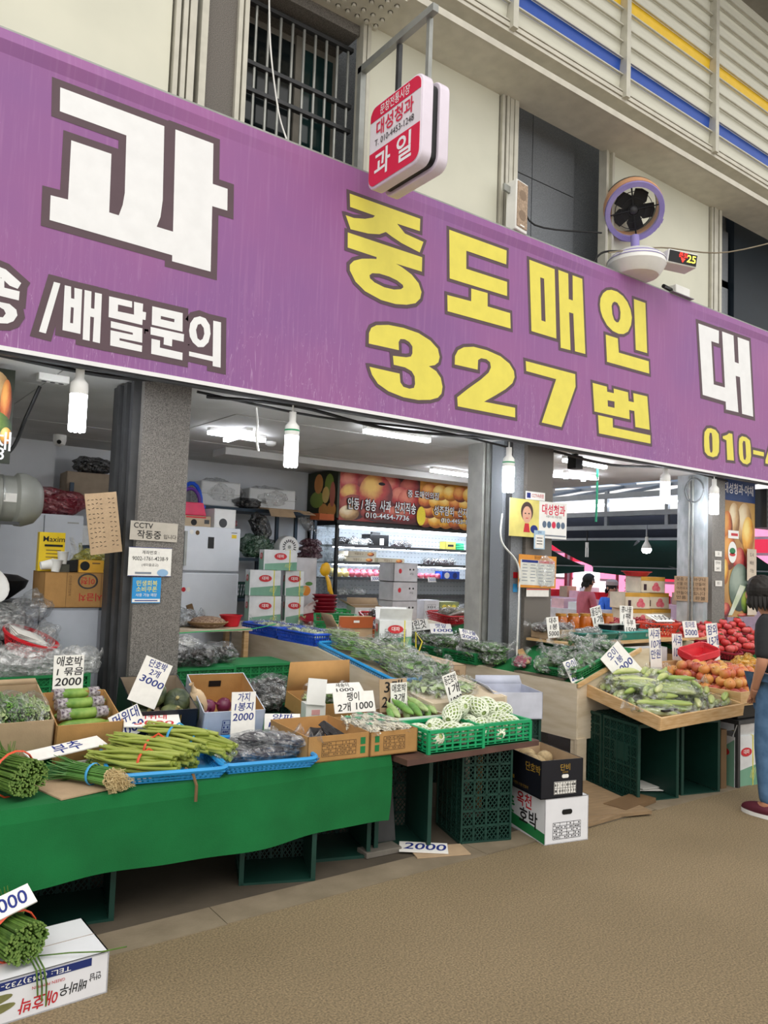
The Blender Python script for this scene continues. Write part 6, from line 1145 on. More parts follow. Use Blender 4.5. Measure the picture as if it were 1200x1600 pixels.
n11 = thing('cardboard_note', 'brown cardboard note with handwriting hung on the white pillar face', 'notice', (7.708, 4.84, 1.37), rot=(0, 0, R(-90))); MB().box((0, 0, 0), (.40, .006, .27)).build('sheet', kraft_p, n11)
for k, tx in enumerate(('맞춤 과일 바구니', '선물 이야기 만들어', '어려우시면 산뜻하게', '만들어 드립니다', '반품 및 환불')): lettering(n11, tx, .042, (0, -.0038, .1-.05*k), FX, FZ, ink_b, .0, w=.34, name='handwriting')
nt2 = notice('long brown cardboard note with a handwritten list leaning by the shutter rail', (1.37, 4.68, 1.71), .185, .36, kraft_p, ry=R(-9)); 
for k in range(11):
    for q in range(7):
        if q != 4: MB().box((-.075+.024*q, -.0022, .145-.028*k+.003*((q*k) % 3-1)), (.013, .0008, .003), (0, R(25*((q+k) % 3-1)), 0)).build('handwritten_line', ink_b, nt2)
# fruit posters
pr = [fruitprint('print_apple', 'd8806a', 'ac2b2c', '561318'), fruitprint('print_apple2', 'ecc060', 'b8332b', '6a161a'), fruitprint('print_dark_red', 'b85a4a', '8a2426', '3a1012'), fruitprint('print_melon', 'fbe08a', 'e8a93a', 'a8621c'), fruitprint('print_green', '9fb24a', '5a7a2c', '22381a'), fruitprint('print_mango', 'f0b060', 'cc6a30', '6a2c18'), fruitprint('print_radish', 'f2e2c0', 'd0aa78', '8a6238'), fruitprint('print_grey_green', '9aa89c', '5f7266', '2f3d36'), gradmat('print_white_leek', 'd4d8cc', 'a9bb8c', 5)]
po = thing('vegetable_poster', 'tall vegetable poster with a blue heading beside the right pillar', 'poster', (8.42, 4.70, 1.07)); MB().bb(-.35, .35, 0, .02, 0, 1.55).build('board', gradmat('poster_ground', 'a8763c', 'c9a05a', 2), po); MB().bb(-.35, .35, -.002, 0, 1.30, 1.55).build('blue_heading', mat('poster_blue', '1f3f78', .5), po)
lettering(po, '대성청과·야채', .13, (0, -.004, 1.43), FX, FZ, gm['w'], .012, w=.62)
for k, (x, z, a, b_, i) in enumerate(((.12, 1.05, .16, .24, 6), (-.1, 1.08, .12, .2, 6), (.2, .92, .13, .22, 3), (-.24, .98, .12, .2, 5), (-.2, .72, .18, .2, 5), (.02, .62, .13, .16, 0), (.24, .62, .1, .16, 0), (-.28, .5, .12, .14, 3), (.02, .33, .22, .27, 7), (.2, .16, .2, .14, 4), (-.26, .08, .1, .08, 0), (.1, .02, .12, .02, 0))): disc(po, x, max(b_, z), a if abs(x)+a < .35 else .35-abs(x), b_, pr[i], -.0012-.0004*k, 'fruit_picture')
MB().prism([(-.22, .02), (-.14, .02), (.14, .34), (.02, .36)], 0, .0006, Matrix.Translation((0, -.008, 0)) @ Matrix.Rotation(PI/2, 4, 'X')).build('leek_picture', pr[8], po)
disc(po, -.14, .72, .09, .12, white_pl, -.0075, 'round_sticker'); disc(po, -.14, .735, .06, .035, crate_m, -.009); disc(po, -.14, .695, .06, .02, red_t, -.009); rect(po, -.12, .92, .22, .09, white_pl, -.0075); rect(po, -.10, .92, .14, .03, red_t, -.0085)
q = notice('upper hanging paper with handwriting on the vegetable poster', (8.65, 4.67, 1.66), .2, .36, mat('tan_paper', 'cdbfae', .8)); [nl(q, tx, .05, 0, .11-.09*k, ink_b) for k, tx in enumerate(('도시', '배송', '가능'))]
q = notice('lower hanging paper with handwriting on the vegetable poster', (8.66, 4.67, 1.27), .2, .36, mat('tan_paper', 'cdbfae', .8)); [nl(q, tx, .05, 0, .11-.09*k, ink_b) for k, tx in enumerate(('오전', '3시', '까지'))]
MB().bb(-.06, .06, .02, .05, 0, 1.5).build('support', steel_d, po)
bx = thing('wall_heater', 'black box unit hung at the right edge beside the poster', 'appliance', (8.95, 4.6, 2.1)); MB().bb(-.1, .4, 0, .25, 0, .45).build('case', black_pl, bx)
for k in range(6): MB().bb(-.08, .38, -.005, 0, .05+.06*k, .07+.06*k).build('slat', steel_d, bx)
po2 = thing('fruit_poster', 'dark vegetable picture board hung at the far left under the banner', 'poster', (.68, 4.9, 2.03)); MB().bb(-.3, .2, 0, .02, 0, .55).build('board', mat('poster_dark', '22281c', .5), po2)
for k, (x, z, a, b_, i) in enumerate(((.08, .42, .1, .12, 6), (-.05, .3, .12, .1, 4), (.16, .35, .03, .14, 5), (.1, .2, .1, .1, 4), (-.16, .42, .12, .1, 0), (.17, .16, .03, .05, 3))): disc(po2, x, z, a if x+a < .2 else .2-x, b_, pr[i], -.001-.0004*k, 'fruit_picture')
lettering(po2, '야채', .12, (.1, -.005, .12), FX, FZ, gm['w'], .01); lettering(po2, '58', .10, (.12, -.005, .05), FX, FZ, gm['w'], .01)

# ------------------------------------------------------------------ left corner of the shop
gdr = mat('grey_enamel', '9d9f98', .4, var=.05)
dr = thing('drum_machine', 'large grey drum shaped machine on a steel pipe at the far left', 'machine', (.95, 5.45, .0))
MB().lathe([(0, -.5), (.14, -.5), (.15, -.45), (.15, .06), (.172, .08), (.175, .12), (.15, .19), (.10, .23), (0, .235)], 28, Matrix.Translation((0, 0, 1.86)) @ Matrix.Rotation(R(90), 4, 'Y') @ Matrix.Rotation(0, 4, 'Z')).build('drum', gdr, dr)
MB().lathe([(.151, .0), (.155, .0), (.155, .012), (.151, .012)], 28, Matrix.Translation((-.02, 0, 1.86)) @ Matrix.Rotation(R(90), 4, 'Y')).build('band', steel, dr)
MB().cyl((-.12, 0, 0), (-.05, -.02, 1.72), .05, 10).build('pipe', steel, dr); MB().box((.02, -.152, 1.86), (.075, .002, .055), (0, 0, 0)).build('rating_label', paper, dr); MB().box((.0, -.15, 1.7), (.16, .03, .02)).build('bracket', steel_d, dr)
wc = thing('white_cabinet', 'tall glossy white double door cabinet in the left corner', 'cabinet', (1.6, 7.42, 0)); gw = mat('gloss_white', 'ccd1d8', .12, var=.02)
MB().bb(-.42, .39, .02, .66, 0, 1.87).build('body', gw, wc); MB().bb(-.42, .045, 0, .02, .02, 1.86).build('door', gw, wc); MB().bb(.055, .39, 0, .02, .02, 1.86).build('door', gw, wc); MB().box((.3, -.002, 1.8), (.1, .002, .012)).build('name_plate', steel, wc)
empty_bag('crumpled red plastic bag on top of the white cabinet', (1.75, 7.6, 1.87), (0, 0, .2), .30, .2, .13, bag_r, 1, False)
sh0 = thing('metal_shelf', 'dark slotted angle shelf in the left corner behind the cabinet', 'shelf', (2.35, 7.75, 0)); navy_st = mat('navy_steel', '2b3a48', .5, .3)
for x in (-.40, .0): MB().bar((x, 0, 0), (x, 0, 2.2), .035).build('post', navy_st, sh0)
for z in (1.0, 1.6, 2.05): MB().bb(-.45, .05, -.02, .45, z-.02, z).build('shelf_board', navy_st, sh0)
carton('brown moving carton on the corner shelf under the ceiling', (2.13, 7.78, 2.052), (0, 0, R(-4)), .44, .36, .26, kraft_g, closed=True); empty_bag('black plastic bag on the brown carton in the corner', (2.2, 7.95, 2.32), (0, 0, 0), .2, .15, .085, bag_blk, 2)
MB().bb(-.43, -.02, .0, .3, 1.22, 1.5).build('dark_box', black_pl, sh0); wbx = carton('white carton on the corner shelf behind the cardboard note', (2.16, 7.74, 1.602), (0, 0, 0), .3, .25, .2, white_p, closed=True)
tw_ = thing('white_locker', 'plain white locker standing behind the green crates', 'cabinet', (1.34, 5.22, 0)); MB().bb(-.17, .19, 0, .4, 0, 1.175).build('body', mat('locker_white', 'b9bfca', .45, var=.03), tw_); MB().bb(-.165, .185, -.012, 0, .02, 1.16).build('door', MATS['locker_white'], tw_); MB().bb(-.25, -.18, .0, .4, 0, 1.17).build('side_post', MATS['locker_white'], tw_)
kc = carton('brown carton with upside down red and black print on the white locker', (1.415, 5.20, 1.178), (0, 0, R(-1)), .47, .34, .225, kraft, closed=True)
lettering(kc, '시금치', .055, (.05, -.001, .07), (-1, 0, 0), (0, 0, -1), ink_r, .012); lettering(kc, '이천', .05, (.03, -.001, .175), (-1, 0, 0), (0, 0, -1), ink_r, .01)
MB().lathe([(.052, 0), (.064, 0), (.064, .001), (.052, .001)], 24, Matrix.Translation((.03, 0, .17)) @ Matrix.Rotation(PI/2, 4, 'X'), sx=1, sy=.8).build('brush_ring', steel_d, kc); lettering(kc, '산지유통인연합회', .018, (-.08, -.001, .14), (0, 0, -1), (1, 0, 0), brown_s, 0); [MB().box((x, -.001, .11), (.002, .001, .22)).build('print_line', brown_s, kc) for x in (-.1, .115)]
yb = thing('coffee_box', 'yellow coffee box with black lettering on the left carton', 'box', (1.235, 5.30, 1.405), R(-4)); MB().box((0, .04, .125), (.155, .085, .25)).build('body', mat('coffee_yellow', 'e8c71e', .4), yb); lettering(yb, 'Maxim', .05, (.01, -.0035, .205), FX, FZ, ink_b, .01); MB().box((.01, -.0035, .165), (.11, .001, .014)).build('black_bar', ink_b, yb); [MB().box((.01, -.0035, .135-.022*k), (.09, .001, .005)).build('print_line', brown_s, yb) for k in range(3)]
def cup(label, loc, rot): o = thing('paper_cup', label, 'cup', loc, rot=rot, group='white paper cups'); MB().lathe([(0, .003), (.024, .003), (.025, 0), (.034, .075), (.036, .077), (.036, .08), (.032, .078), (.023, .006), (0, .006)], 16).build('cup_wall', white_pl, o); MB().lathe([(.034, .074), (.037, .077), (.034, .08)], 16).build('rim', white_pl, o)
cup('white paper cup standing highest before the yellow coffee box', (1.29, 5.24, 1.455), (0, 0, 0)); cup('white paper cup standing at the carton edge', (1.245, 5.22, 1.404), (0, R(6), 0)); cup('white paper cup lying on its side at the carton corner', (1.16, 5.24, 1.44), (0, R(80), 0))
tag(MB().hexa([(-.06, 0, 0), (.06, 0, 0), (.06, .1, 0), (-.06, .1, 0)], [(-.05, .01, .07), (.055, .0, .085), (.05, .1, .08), (-.05, .1, .06)]).build('black_pouch', black_pl, None, (1.35, 5.24, 1.404), (0, 0, .1), bevel=.006), 'black folded pouch between the cups and the tissue box', 'pouch'); tag(MB().box((0, 0, 0), (.08, .08, .05)).build('grey_box', mat('cup_base_box', '4a4a40', .6), None, (1.29, 5.26, 1.428)), 'dark small box carrying the highest paper cup', 'box')
tb_ = thing('tissue_box', 'orange yellow tissue box with a round black mark on the carton edge', 'box', (1.465, 5.215, 1.404), R(-3)); MB().box((0, .05, .04), (.155, .1, .08)).build('body', mat('tissue_yellow', 'd9a63a', .5), tb_); disc(tb_, -.04, .042, .03, .03, ink_b, -.001); rect(tb_, .03, .06, .05, .008, brown_s, -.001)
empty_bag('yellow green plastic bag slumped behind the tissue box', (1.52, 5.36, 1.41), (0, 0, .3), .15, .10, .075, bag_y, 3); tag(MB().sheet(8, 10, lambda u, v: (.09*(u-.5)*(1-.75*v)+.02*math.sin(3*v), .02*math.sin(6*u), .22*v)).build('standing_bag', bag_w, None, (1.385, 5.36, 1.41), (0, R(-6), 0), None), 'thin grey plastic bag standing up beside the coffee box', 'plastic bag')
tag(MB().sheet(8, 8, lambda u, v: (.07*(u-.5)*(1-.7*v), .015*math.sin(7*u), .16*v)).build('standing_bag', bag_y, None, (1.47, 5.42, 1.44), (0, R(-10), 0), None), 'yellow green bag tip standing up behind the slumped bag', 'plastic bag')
pt = thing('cooking_pot', 'black lidded wok on the dark stove at the far left', 'pot', (.98, 5.75, 1.20)); MB().lathe([(0, .0), (.1, .0), (.2, .08), (.22, .13), (.2, .13), (0, .02)], 24).build('pan', black_pl, pt); MB().lathe([(.22, .13), (.15, .165), (0, .18)], 24).build('lid', black_pl, pt); MB().lathe([(0, .18), (.012, .18), (.012, .2), (.03, .205), (.03, .215), (0, .22)], 12).build('knob', black_pl, pt)
stv = thing('gas_stove', 'black gas stove with hose at the far left', 'stove', (.9, 5.75, 0)); MB().bb(-.5, .35, -.25, .3, 1.02, 1.19).build('body', black_pl, stv); MB().tube([(-.2, -.28, 1.18), (.05, -.3, 1.2), (.16, -.3, 1.12), (.2, -.3, 1.02)], .012, 8).build('hose', steel, stv); MB().bb(-.5, .35, -.2, .3, 0, 1.02).build('cupboard', black_pl, stv)
bw = bowl('white enamel bowl leaning by the grey drum', (.86, 5.4, 1.28), .13, .07, white_pl, (R(60), 0, R(20)))
bt_ = thing('pump_bottle', 'grey green pump bottle at the far left edge', 'bottle', (.84, 5.05, 1.02)); MB().lathe([(0, 0), (.035, 0), (.038, .02), (.038, .14), (.02, .17), (.014, .18), (.014, .2), (0, .2)], 14).build('body', mat('bottle_green', '6a7a6c', .4), bt_); MB().box((-.02, 0, .21), (.06, .02, .012)).build('nozzle', white_pl, bt_)
# crates and bags left of the pillar
for k, x in enumerate((.60, 1.12)):
    crate('green produce crate at the back of the left table, ' + ('outer' if k == 0 else 'inner') + ' one', (x, 4.97, .52), (0, 0, R(-1)), .50, .36, .29, crate_m, 'green crates behind the left table'); crate('dark green crate underneath the ' + ('outer' if k == 0 else 'inner') + ' green crate', (x, 4.97, 0), (0, 0, R(-1)), .50, .36, .515)
    MB().bb(x-.24, x+.24, 4.8, 5.14, .79, .80).build('cover_sheet', crate_m, bpy.data.objects['plastic_crate'] if False else None).__setitem__('label', 'green plastic sheet lid on the ' + ('outer' if k == 0 else 'inner') + ' crate behind the left table')
for o in [o for o in COL.objects if o.name.startswith('cover_sheet')]: o['category'] = 'lid'
rb = woven('red slotted basket with white papers behind the left table', (1.05, 5.02, .93), .16, .10, red_t, None, (R(14), R(18), 0)); 
for k in range(4): MB().box((-.02, 0, .09+.006*k), (.2, .14, .004), (0, .05*k, .1*k)).build('paper_sheet', paper, rb)
empty_bag('large milky plastic bag slumped over the green crate', (1.05, 4.90, .80), (0, 0, .1), .24, .14, .10, bag_w, 0); empty_bag('clear bag of foam trays on the green crate', (1.33, 4.88, .80), (0, 0, .4), .14, .11, .09, bag_w, 3)
for k in range(4): tag(MB().box((0, 0, 0), (.14, .10, .018)).build('foam_tray', white_pl, None, (1.33, 4.88, .82+.025*k), (0, 0, R(10+4*k)), bevel=.005), 'white foam tray inside the clear bag on the green crate, ' + ORD[k] + ' from the bottom', 'tray', 'foam trays in the clear bag')
for k, (x, y, z, s_) in enumerate(((.92, 5.12, 1.0, 1.), (.80, 5.0, .85, .9), (1.12, 5.2, 1.08, .9), (.72, 4.85, .80, .9), (1.20, 5.12, .95, .7))): empty_bag('crumpled clear plastic bag in the heap at the far left, ' + ORD[k] + ' of five', (x, y, z), (0, .2*k, k), .18*s_, .13*s_, .11*s_, [bag_k, bag_c, bag_k, bag_w, bag_c][k], k)
# crates and bags right of the pillar
for k, (x, y) in enumerate(((2.14, 5.06), (2.60, 5.10))):
    crate('green produce crate right of the granite pillar, ' + ('left' if k == 0 else 'right') + ' one', (x, y, .50), (0, 0, R(-2)), .44, .36, .29, crate_m, 'green crates right of the pillar'); crate('dark green crate underneath the ' + ('left' if k == 0 else 'right') + ' green crate by the pillar', (x, y, 0), (0, 0, R(-2)), .44, .36, .495)
    o = MB().bb(x-.21, x+.21, y-.17, y+.17, .785, .797).build('cover_sheet', crate_m); tag(o, 'green plastic lid on the ' + ('left' if k == 0 else 'right') + ' crate right of the pillar', 'lid')
mush = mat('dark_mushroom', '3a332e', .8)
for k, (x, y, z, s_) in enumerate(((1.98, 5.02, .80, 1.0), (2.16, 4.98, .80, 1.0), (2.34, 5.12, .80, 1.0), (2.08, 5.16, .86, .9), (2.40, 4.72, .60, .9), (2.52, 4.62, .58, .9), (2.60, 4.78, .62, .9), (2.44, 4.52, .56, .7))):
    veg_bag('clear bag of dark dried mushrooms ' + ('on the crate right of the pillar, ' if k < 4 else 'heaped beside the kraft carton, ') + ORD[k % 4], (x, y, z), (0, 0, .4+k*.9), .15*s_, .11*s_, .075*s_, mush if k != 3 else white_p, 'leaf', mb=bag_w if k == 3 else bag_k, k=k, group='mushroom bags', n=60, name='bag_of_mushrooms')
bpn = thing('partition_board', 'tall narrow black panel standing beside the granite pillar', 'panel', (2.2, 5.62, 0)); MB().bb(-.05, .05, 0, .05, 0, 1.52).build('board', black_pl, bpn); MB().bb(-.03, .03, -.004, 0, .1, 1.45).build('inset', steel_d, bpn)
lt = thing('side_table', 'pale board table with a grain basket before the refrigerator', 'table', (2.60, 5.95, 0)); MB().bb(-.38, .32, -.2, .25, .945, .965).build('table_top', ply, lt); [MB().bar((x, y, 0), (x, y, .945), .04).build('leg', wood_l, lt) for x in (-.34, .28) for y in (-.16, .2)]
gb = thing('grain_basket', 'round basket heaped with speckled grain in film', 'basket', (2.60, 5.92, .966)); MB().lathe([(.10, 0), (.17, .045), (.165, .05), (.1, .008), (0, .008)], 22).build('basket_wall', mat('straw', '9c7f5a', .8), gb); MB().ell((0, 0, .04), (.15, .15, .05), 20, 10).build('grain', gradmat('speckled_grain', 'b59a80', '6a4a3a', 60, .8), gb)
bowl('red plastic tub beside the grain basket', (2.82, 5.95, .966), .09, .09, red_t); empty_bag('silvery crumpled bag before the refrigerator', (2.42, 6.02, .966), (0, 0, 0), .12, .09, .08, plastic_bag('silver_film', 'b9bec2', .9, .15), 1); tag(MB().box((0, 0, 0), (.05, .02, .17)).build('wood_stick', brown_s, None, (2.52, 6.05, 1.06), (0, R(-20), 0)), 'brown wooden slat leaning behind the grain basket', 'slat')
cable('cord', 'green string stretched from the pillar over the blue trays', [(1.9, 5.2, .99), (2.3, 5.3, .995), (2.75, 5.45, .99), (3.05, 5.6, 1.01)], .004, mat('green_string', '2fae66', .6)); 
# refrigerator
fr_m = mat('fridge_white', 'dde1e7', .25, var=.02)
fr = thing('refrigerator', 'white two door refrigerator with magnets at the back', 'refrigerator', (3.09, 7.0, 0)); MB().bb(-.30, .29, .05, .68, 0, 1.81).build('body', fr_m, fr)
for z0, z1 in ((1.395, 1.82), (.06, 1.38)): d_ = MB().bb(-.30, .29, 0, .045, z0, z1).build('door', fr_m, fr, bevel=.012); MB().bb(-.29, -.265, -.02, 0, z0+.05, min(z1-.05, z0+.5)).build('handle', steel, d_)
MB().box((-.02, -.004, 1.67), (.06, .006, .11)).build('display', black_pl, fr); [disc(fr, x, z, .02, .022, m_, -.002, 'magnet') for x, z, m_ in ((-.22, 1.765, paper), (-.16, 1.76, brown_s), (-.27, 1.22, red_t), (-.225, 1.22, paper))]; MB().box((.22, -.002, 1.74), (.05, .002, .035)).build('sticker', mat('coffee_yellow', 'e8c71e', .4), fr); MB().box((.22, -.002, 1.775), (.06, .002, .006)).build('badge', ink_b, fr)
bx = carton('printed brown carton on top of the refrigerator', (2.95, 7.1, 1.812), (0, 0, R(-2)), .30, .3, .115, mat('beige_print', 'b8a58a', .7), closed=True); rect(bx, 0, .1, .2, .014, red_t, -.001); disc(bx, -.02, .05, .03, .03, ink_b, -.001); rect(bx, .11, .06, .05, .04, steel_d, -.001)
bx = carton('tall white carton with a round mark on top of the refrigerator', (3.26, 7.12, 1.812), (0, 0, R(5)), .24, .26, .20, white_p, closed=True); disc(bx, -.02, .06, .045, .045, steel_d, -.001)
stl = thing('plastic_stool', 'pink plastic stool with an arched back stacked on the refrigerator cartons', 'stool', (2.95, 7.25, 1.93)); MB().hexa([(-.13, -.1, 0), (.13, -.1, 0), (.13, .1, 0), (-.13, .1, 0)], [(-.10, -.08, .13), (.10, -.08, .13), (.10, .08, .13), (-.10, .08, .13)]).build('seat', mat('pink_plastic', 'd63a5e', .4), stl, bevel=.01); MB().tube([(-.09+.0*k, .0, .12) if False else (.1*math.cos(R(180-20*k)), .02, .13+.14*math.sin(R(20*k))) for k in range(10)], .018, 8).build('backrest', mat('violet_plastic', '5a2f86', .4), stl)
st2 = thing('plastic_stool', 'blue plastic hoop stool behind the pink stool', 'stool', (3.02, 7.42, 1.93)); MB().tube([(.11*math.cos(R(180-20*k)), .0, .12+.22*math.sin(R(20*k))) for k in range(10)], .02, 8).build('backrest', blue_d, st2); MB().box((0, 0, .06), (.24, .2, .12)).build('seat', blue_d, st2, bevel=.01)
# back shelf with bags and boxes
sh = thing('metal_shelf', 'dark blue slotted metal shelf along the back wall', 'shelf', (4.1, 7.75, 0))
for x in (-.6, .08, .58):
    for y in (0, .45): MB().bar((x, y, 0), (x, y, 2.12 if y else 2.08), .035).build('post', navy_st, sh)
for z in (.6, 1.1, 1.54, 2.08): MB().bb(-.85, .6, -.02, .47, z-.035, z).build('shelf_board', navy_st, sh)
fo = mat('styrofoam', 'd6d8d8', .6, var=.03)
for k, (x, w, d_, h, lab) in enumerate(((3.50, .44, .4, .27, 'left'), (4.13, .56, .4, .24, 'right'))):
    o = thing('foam_box', 'bagged white foam box on the top shelf, ' + lab + ' one', 'box', (x, 7.78, 2.082), R(-6)); MB().bb(-w/2, w/2, 0, d_, 0, h).build('body', fo, o, bevel=.015); MB().bb(-w/2-.002, w/2+.002, -.002, d_+.002, h*.48, h*.5).build('lid_seam', steel, o)
    obj('wrapping_bag', bag_mesh(bag_w, k, w*.56, d_*.6, h*.62, True, .1), o, (0, d_/2, 0))
empty_bag('black rubbish bag hanging from the top shelf', (3.88, 7.72, 1.84), (0, R(60), 0), .16, .1, .1, bag_blk, 1); empty_bag('black rubbish bag folded on the top shelf', (3.80, 7.8, 2.085), (0, 0, 0), .18, .14, .06, bag_blk, 3); empty_bag('grey rubbish bag at the right end of the top shelf', (4.5, 7.7, 1.92), (0, R(50), 0), .1, .07, .07, bag_k, 3)
cf = thing('flattened_carton', 'flattened brown carton jutting out of the top shelf', 'cardboard', (4.2, 7.62, 2.09)); MB().box((0, .05, .0), (.5, .34, .012), (R(6), 0, 0)).build('panel', kraft_p, cf); MB().box((-.12, -.16, -.05), (.28, .14, .008), (R(40), 0, R(-8))).build('flap', kraft_p, cf); MB().box((.2, -.14, -.03), (.18, .12, .008), (R(20), 0, R(12))).build('flap', kraft_p, cf)
tag(MB().box((0, 0, 0), (.22, .16, .07)).build('orange_carton', orange_card, None, (4.62, 7.5, 2.03), (0, 0, R(10))), 'small orange brown carton under the fruit sign corner', 'box'); bpy.data.objects['orange_carton'].parent = None
empty_bag('green plastic sack on the middle shelf', (3.92, 7.72, 1.545), (0, 0, .2), .2, .13, .13, bag_g, 2); empty_bag('small red bag beside the green sack', (3.62, 7.74, 1.545), (0, 0, 0), .09, .08, .08, bag_r, 1, False); empty_bag('small red bag under the black rubbish bags', (3.60, 7.76, 1.86), (0, 0, 0), .09, .07, .06, bag_r, 4, False); MB().bb(-.62, -.35, .05, .3, 1.84, 1.86).build('shelf_board', navy_st, sh)
wf = thing('round_fan_heater', 'white round perforated appliance on the middle shelf', 'appliance', (4.28, 7.62, 1.545)); MB().cyl((0, .0, .13), (0, .16, .13), .125, 28).build('housing', white_pl, wf, bevel=.01); [MB().box((.07*math.cos(2*PI*k/18), -.002, .13+.07*math.sin(2*PI*k/18)), (.012, .003, .03), (0, PI/2-2*PI*k/18, 0)).build('slot', steel_d, wf) for k in range(18)]; MB().cyl((0, -.004, .13), (0, 0, .13), .02, 12).build('hub', steel, wf)
for k in range(3): empty_bag('maroon folded bag beside the white round appliance, ' + ORD[k] + ' from the bottom', (4.58, 7.66, 1.545+.07*k), (0, 0, .3*k), .15, .11, .05, plastic_bag('maroon_bag', '5a2034', .95, .3), k, False)
tray('dark green crate-like tray on the lower back shelf', (3.75, 7.85, 1.11), (0, 0, 0), .4, .3, .15, crate_g, nb=(12, 8))
# stack of banded vegetable cartons
for k, (x, z, w, h, lab) in enumerate(((3.40, .905, .34, .285, 'bottom row left'), (3.71, .905, .20, .285, 'bottom row right'), (3.39, 1.193, .33, .235, 'middle row left'), (3.70, 1.193, .20, .235, 'middle row right'), (3.54, 1.432, .36, .19, 'top'))): onion_carton('green and white banded vegetable carton in the stack, ' + lab, (x, 6.46, z), R(-24 if k % 2 else -16), w*.88, .22, h)
wo = carton('white carton with an orange picture beside the vegetable cartons', (3.98, 6.75, .90), (0, 0, R(-6)), .26, .24, .66, MATS['greywhite_carton'], closed=True); disc(wo, .02, .33, .05, .05, mat('orange_print', 'e08a2a', .5), -.001); disc(wo, .05, .4, .04, .02, leaf_m[0], -.0012)
rbn = thing('yellow_ribbon_bag', 'twisted yellow plastic ribbon hanging on the white carton', 'ribbon', (4.14, 6.62, 1.25)); MB().ell((0, 0, .2), (.06, .04, .07), 12, 8, lambda p: 1+.2*noise.noise(p*4)).build('knot', mat('yellow_film', 'e0ac1e', .3), rbn); [MB().tube([(0, 0, .17), (.02+.01*k, -.02, .08), (.04+.02*k, -.02, -.02-.02*k)], .014, 6).build('tail', MATS['yellow_film'], rbn) for k in range(3)]
tag(MB().sheet(6, 6, lambda u, v: (.26*(u-.5), .2*(v-.5), .03*math.sin(5*u+3*v))).build('paper_sheet', paper, None, (3.95, 6.45, 1.06), (R(-40), .2, .3), None, solid=.003), 'crumpled white paper before the white carton', 'paper')
# ------------------------------------------------------------------ cold cabinet with fruit sign
cb = thing('display_cooler', 'lit open cold cabinet with shelves of fruit at the back', 'refrigerator', (4.9, 7.62, 0)); CW = 2.75
wht_i = mat('cooler_white', 'dfe6ee', .4, var=.02); cglass = plastic_bag('cooler_glass', 'dfe8ea', .08, .05, .02)
MB().bb(0, CW, .62, .66, .3, 2.0).build('back_panel', wht_i, cb); MB().bb(0, CW, 0, .66, 1.96, 2.02).build('canopy', black_pl, cb); MB().bb(0, CW, 0, .66, 0, .75).build('base', black_pl, cb); MB().bb(CW-.03, CW, 0, .66, .75, 1.96).build('end_wall', wht_i, cb)
dots = MB(); [dots.box((.05+.06*i, .617, .8+.055*j), (.022, .004, .008)) for i in range(45) for j in range(21)]
dots.build('perforations', mat('perforation_grey', 'a9b4c0', .6), cb, sharp=None)['kind'] = 'stuff'
MB().bb(0, .035, 0, .04, .3, 1.98).build('corner_post', black_pl, cb); MB().bb(0, .02, .60, .66, .3, 1.98).build('corner_post', black_pl, cb); MB().bb(.005, .012, .04, .60, .75, 1.96).build('side_glass', cglass, cb)
for z in (1.14, 1.355, 1.54, 1.745): s_ = MB().bb(.02, CW-.03, .12, .62, z-.03, z-.012).build('shelf', steel, cb); MB().bb(.02, CW-.03, .105, .12, z-.035, z).build('price_rail', steel_d, s_)
MB().bb(.06, CW-.06, .06, .10, 1.93, 1.955).build('lamp_tube', mat('cooler_lamp', 'eaf3ff', .4, emit=36), cb)
for k, z in enumerate((1.705, 1.50)): MB().bb(.06, CW-.06, .15, .17, z-.005, z+.005).build('lamp_tube', MATS['cooler_lamp'], cb)
sn = thing('fruit_sign', 'long apple and melon picture sign above the cold cabinet', 'sign', (4.9, 7.59, 2.02)); sgw = CW
MB().bb(0, sgw, 0, .03, 0, .585).build('front_board', pr[2], sn); MB().bb(-.03, 0, 0, .68, 0.02, .585).build('side_board', mat('sign_side_dark', '23280f', .5), sn)
random.seed(4)
fp = [(.08, .5, .16, .14, 0), (.45, .52, .2, .12, 2), (.75, .5, .17, .13, 0), (1.05, .48, .17, .13, 2), (.12, .3, .17, .14, 1), (.9, .33, .16, .13, 0), (.2, .16, .2, .15, 2), (.14, .08, .14, .09, 6), (1.05, .3, .2, .15, 0), (.6, .1, .3, .1, 2), (.95, .1, .26, .12, 0), (.52, .36, .25, .24, 1)]
for k, (x, z, a, b_, i) in enumerate(fp): disc(sn, max(a, x), min(max(b_, z), .585-b_), a, b_, pr[i], -.0006-.0005*k, 'apple_picture', 24)
disc(sn, .60, .47, .05, .02, MATS['ink_black'], -.0075, 'apple_picture')
MB().bb(1.2, sgw, -.004, -.001, 0, .585).build('melon_ground', gradmat('print_melon_dark', 'a8651c', 'd99a2c', 4), sn)
for k, (x, z, a, b_) in enumerate([(1.3+.17*(k % 9)+.06*(k//9 % 2), .08+.12*(k//9), .13, .1) for k in range(36)]): disc(sn, min(x, sgw-.14), min(z, .48), a, b_, pr[3] if k % 3 else pr[5], -.0045-.0003*k, 'melon_picture')
disc(sn, 1.22, .12, .07, .12, mat('lemon_print', 'e6d23a', .5), -.016, 'melon_picture')
def outl(s_, size, x, z, w): lettering(sn, s_, size, (x, -.0185, z), FX, FZ, gm['w'], .012, w=w); lettering(sn, s_, size, (x, -.0175, z), FX, FZ, ink_b, .06, w=w*1.03, name='letter_outline')
outl('안동 / 청송  사과  산지직송', .15, .62, .19, 1.02); outl('010-4454-7736', .085, .70, .075, .66); outl('중 도매인의집', .10, 1.25, .38, .5); outl('성주참외  산지직송', .13, 1.8, .20, .75); outl('010-4453-1248', .08, 1.85, .085, .6)
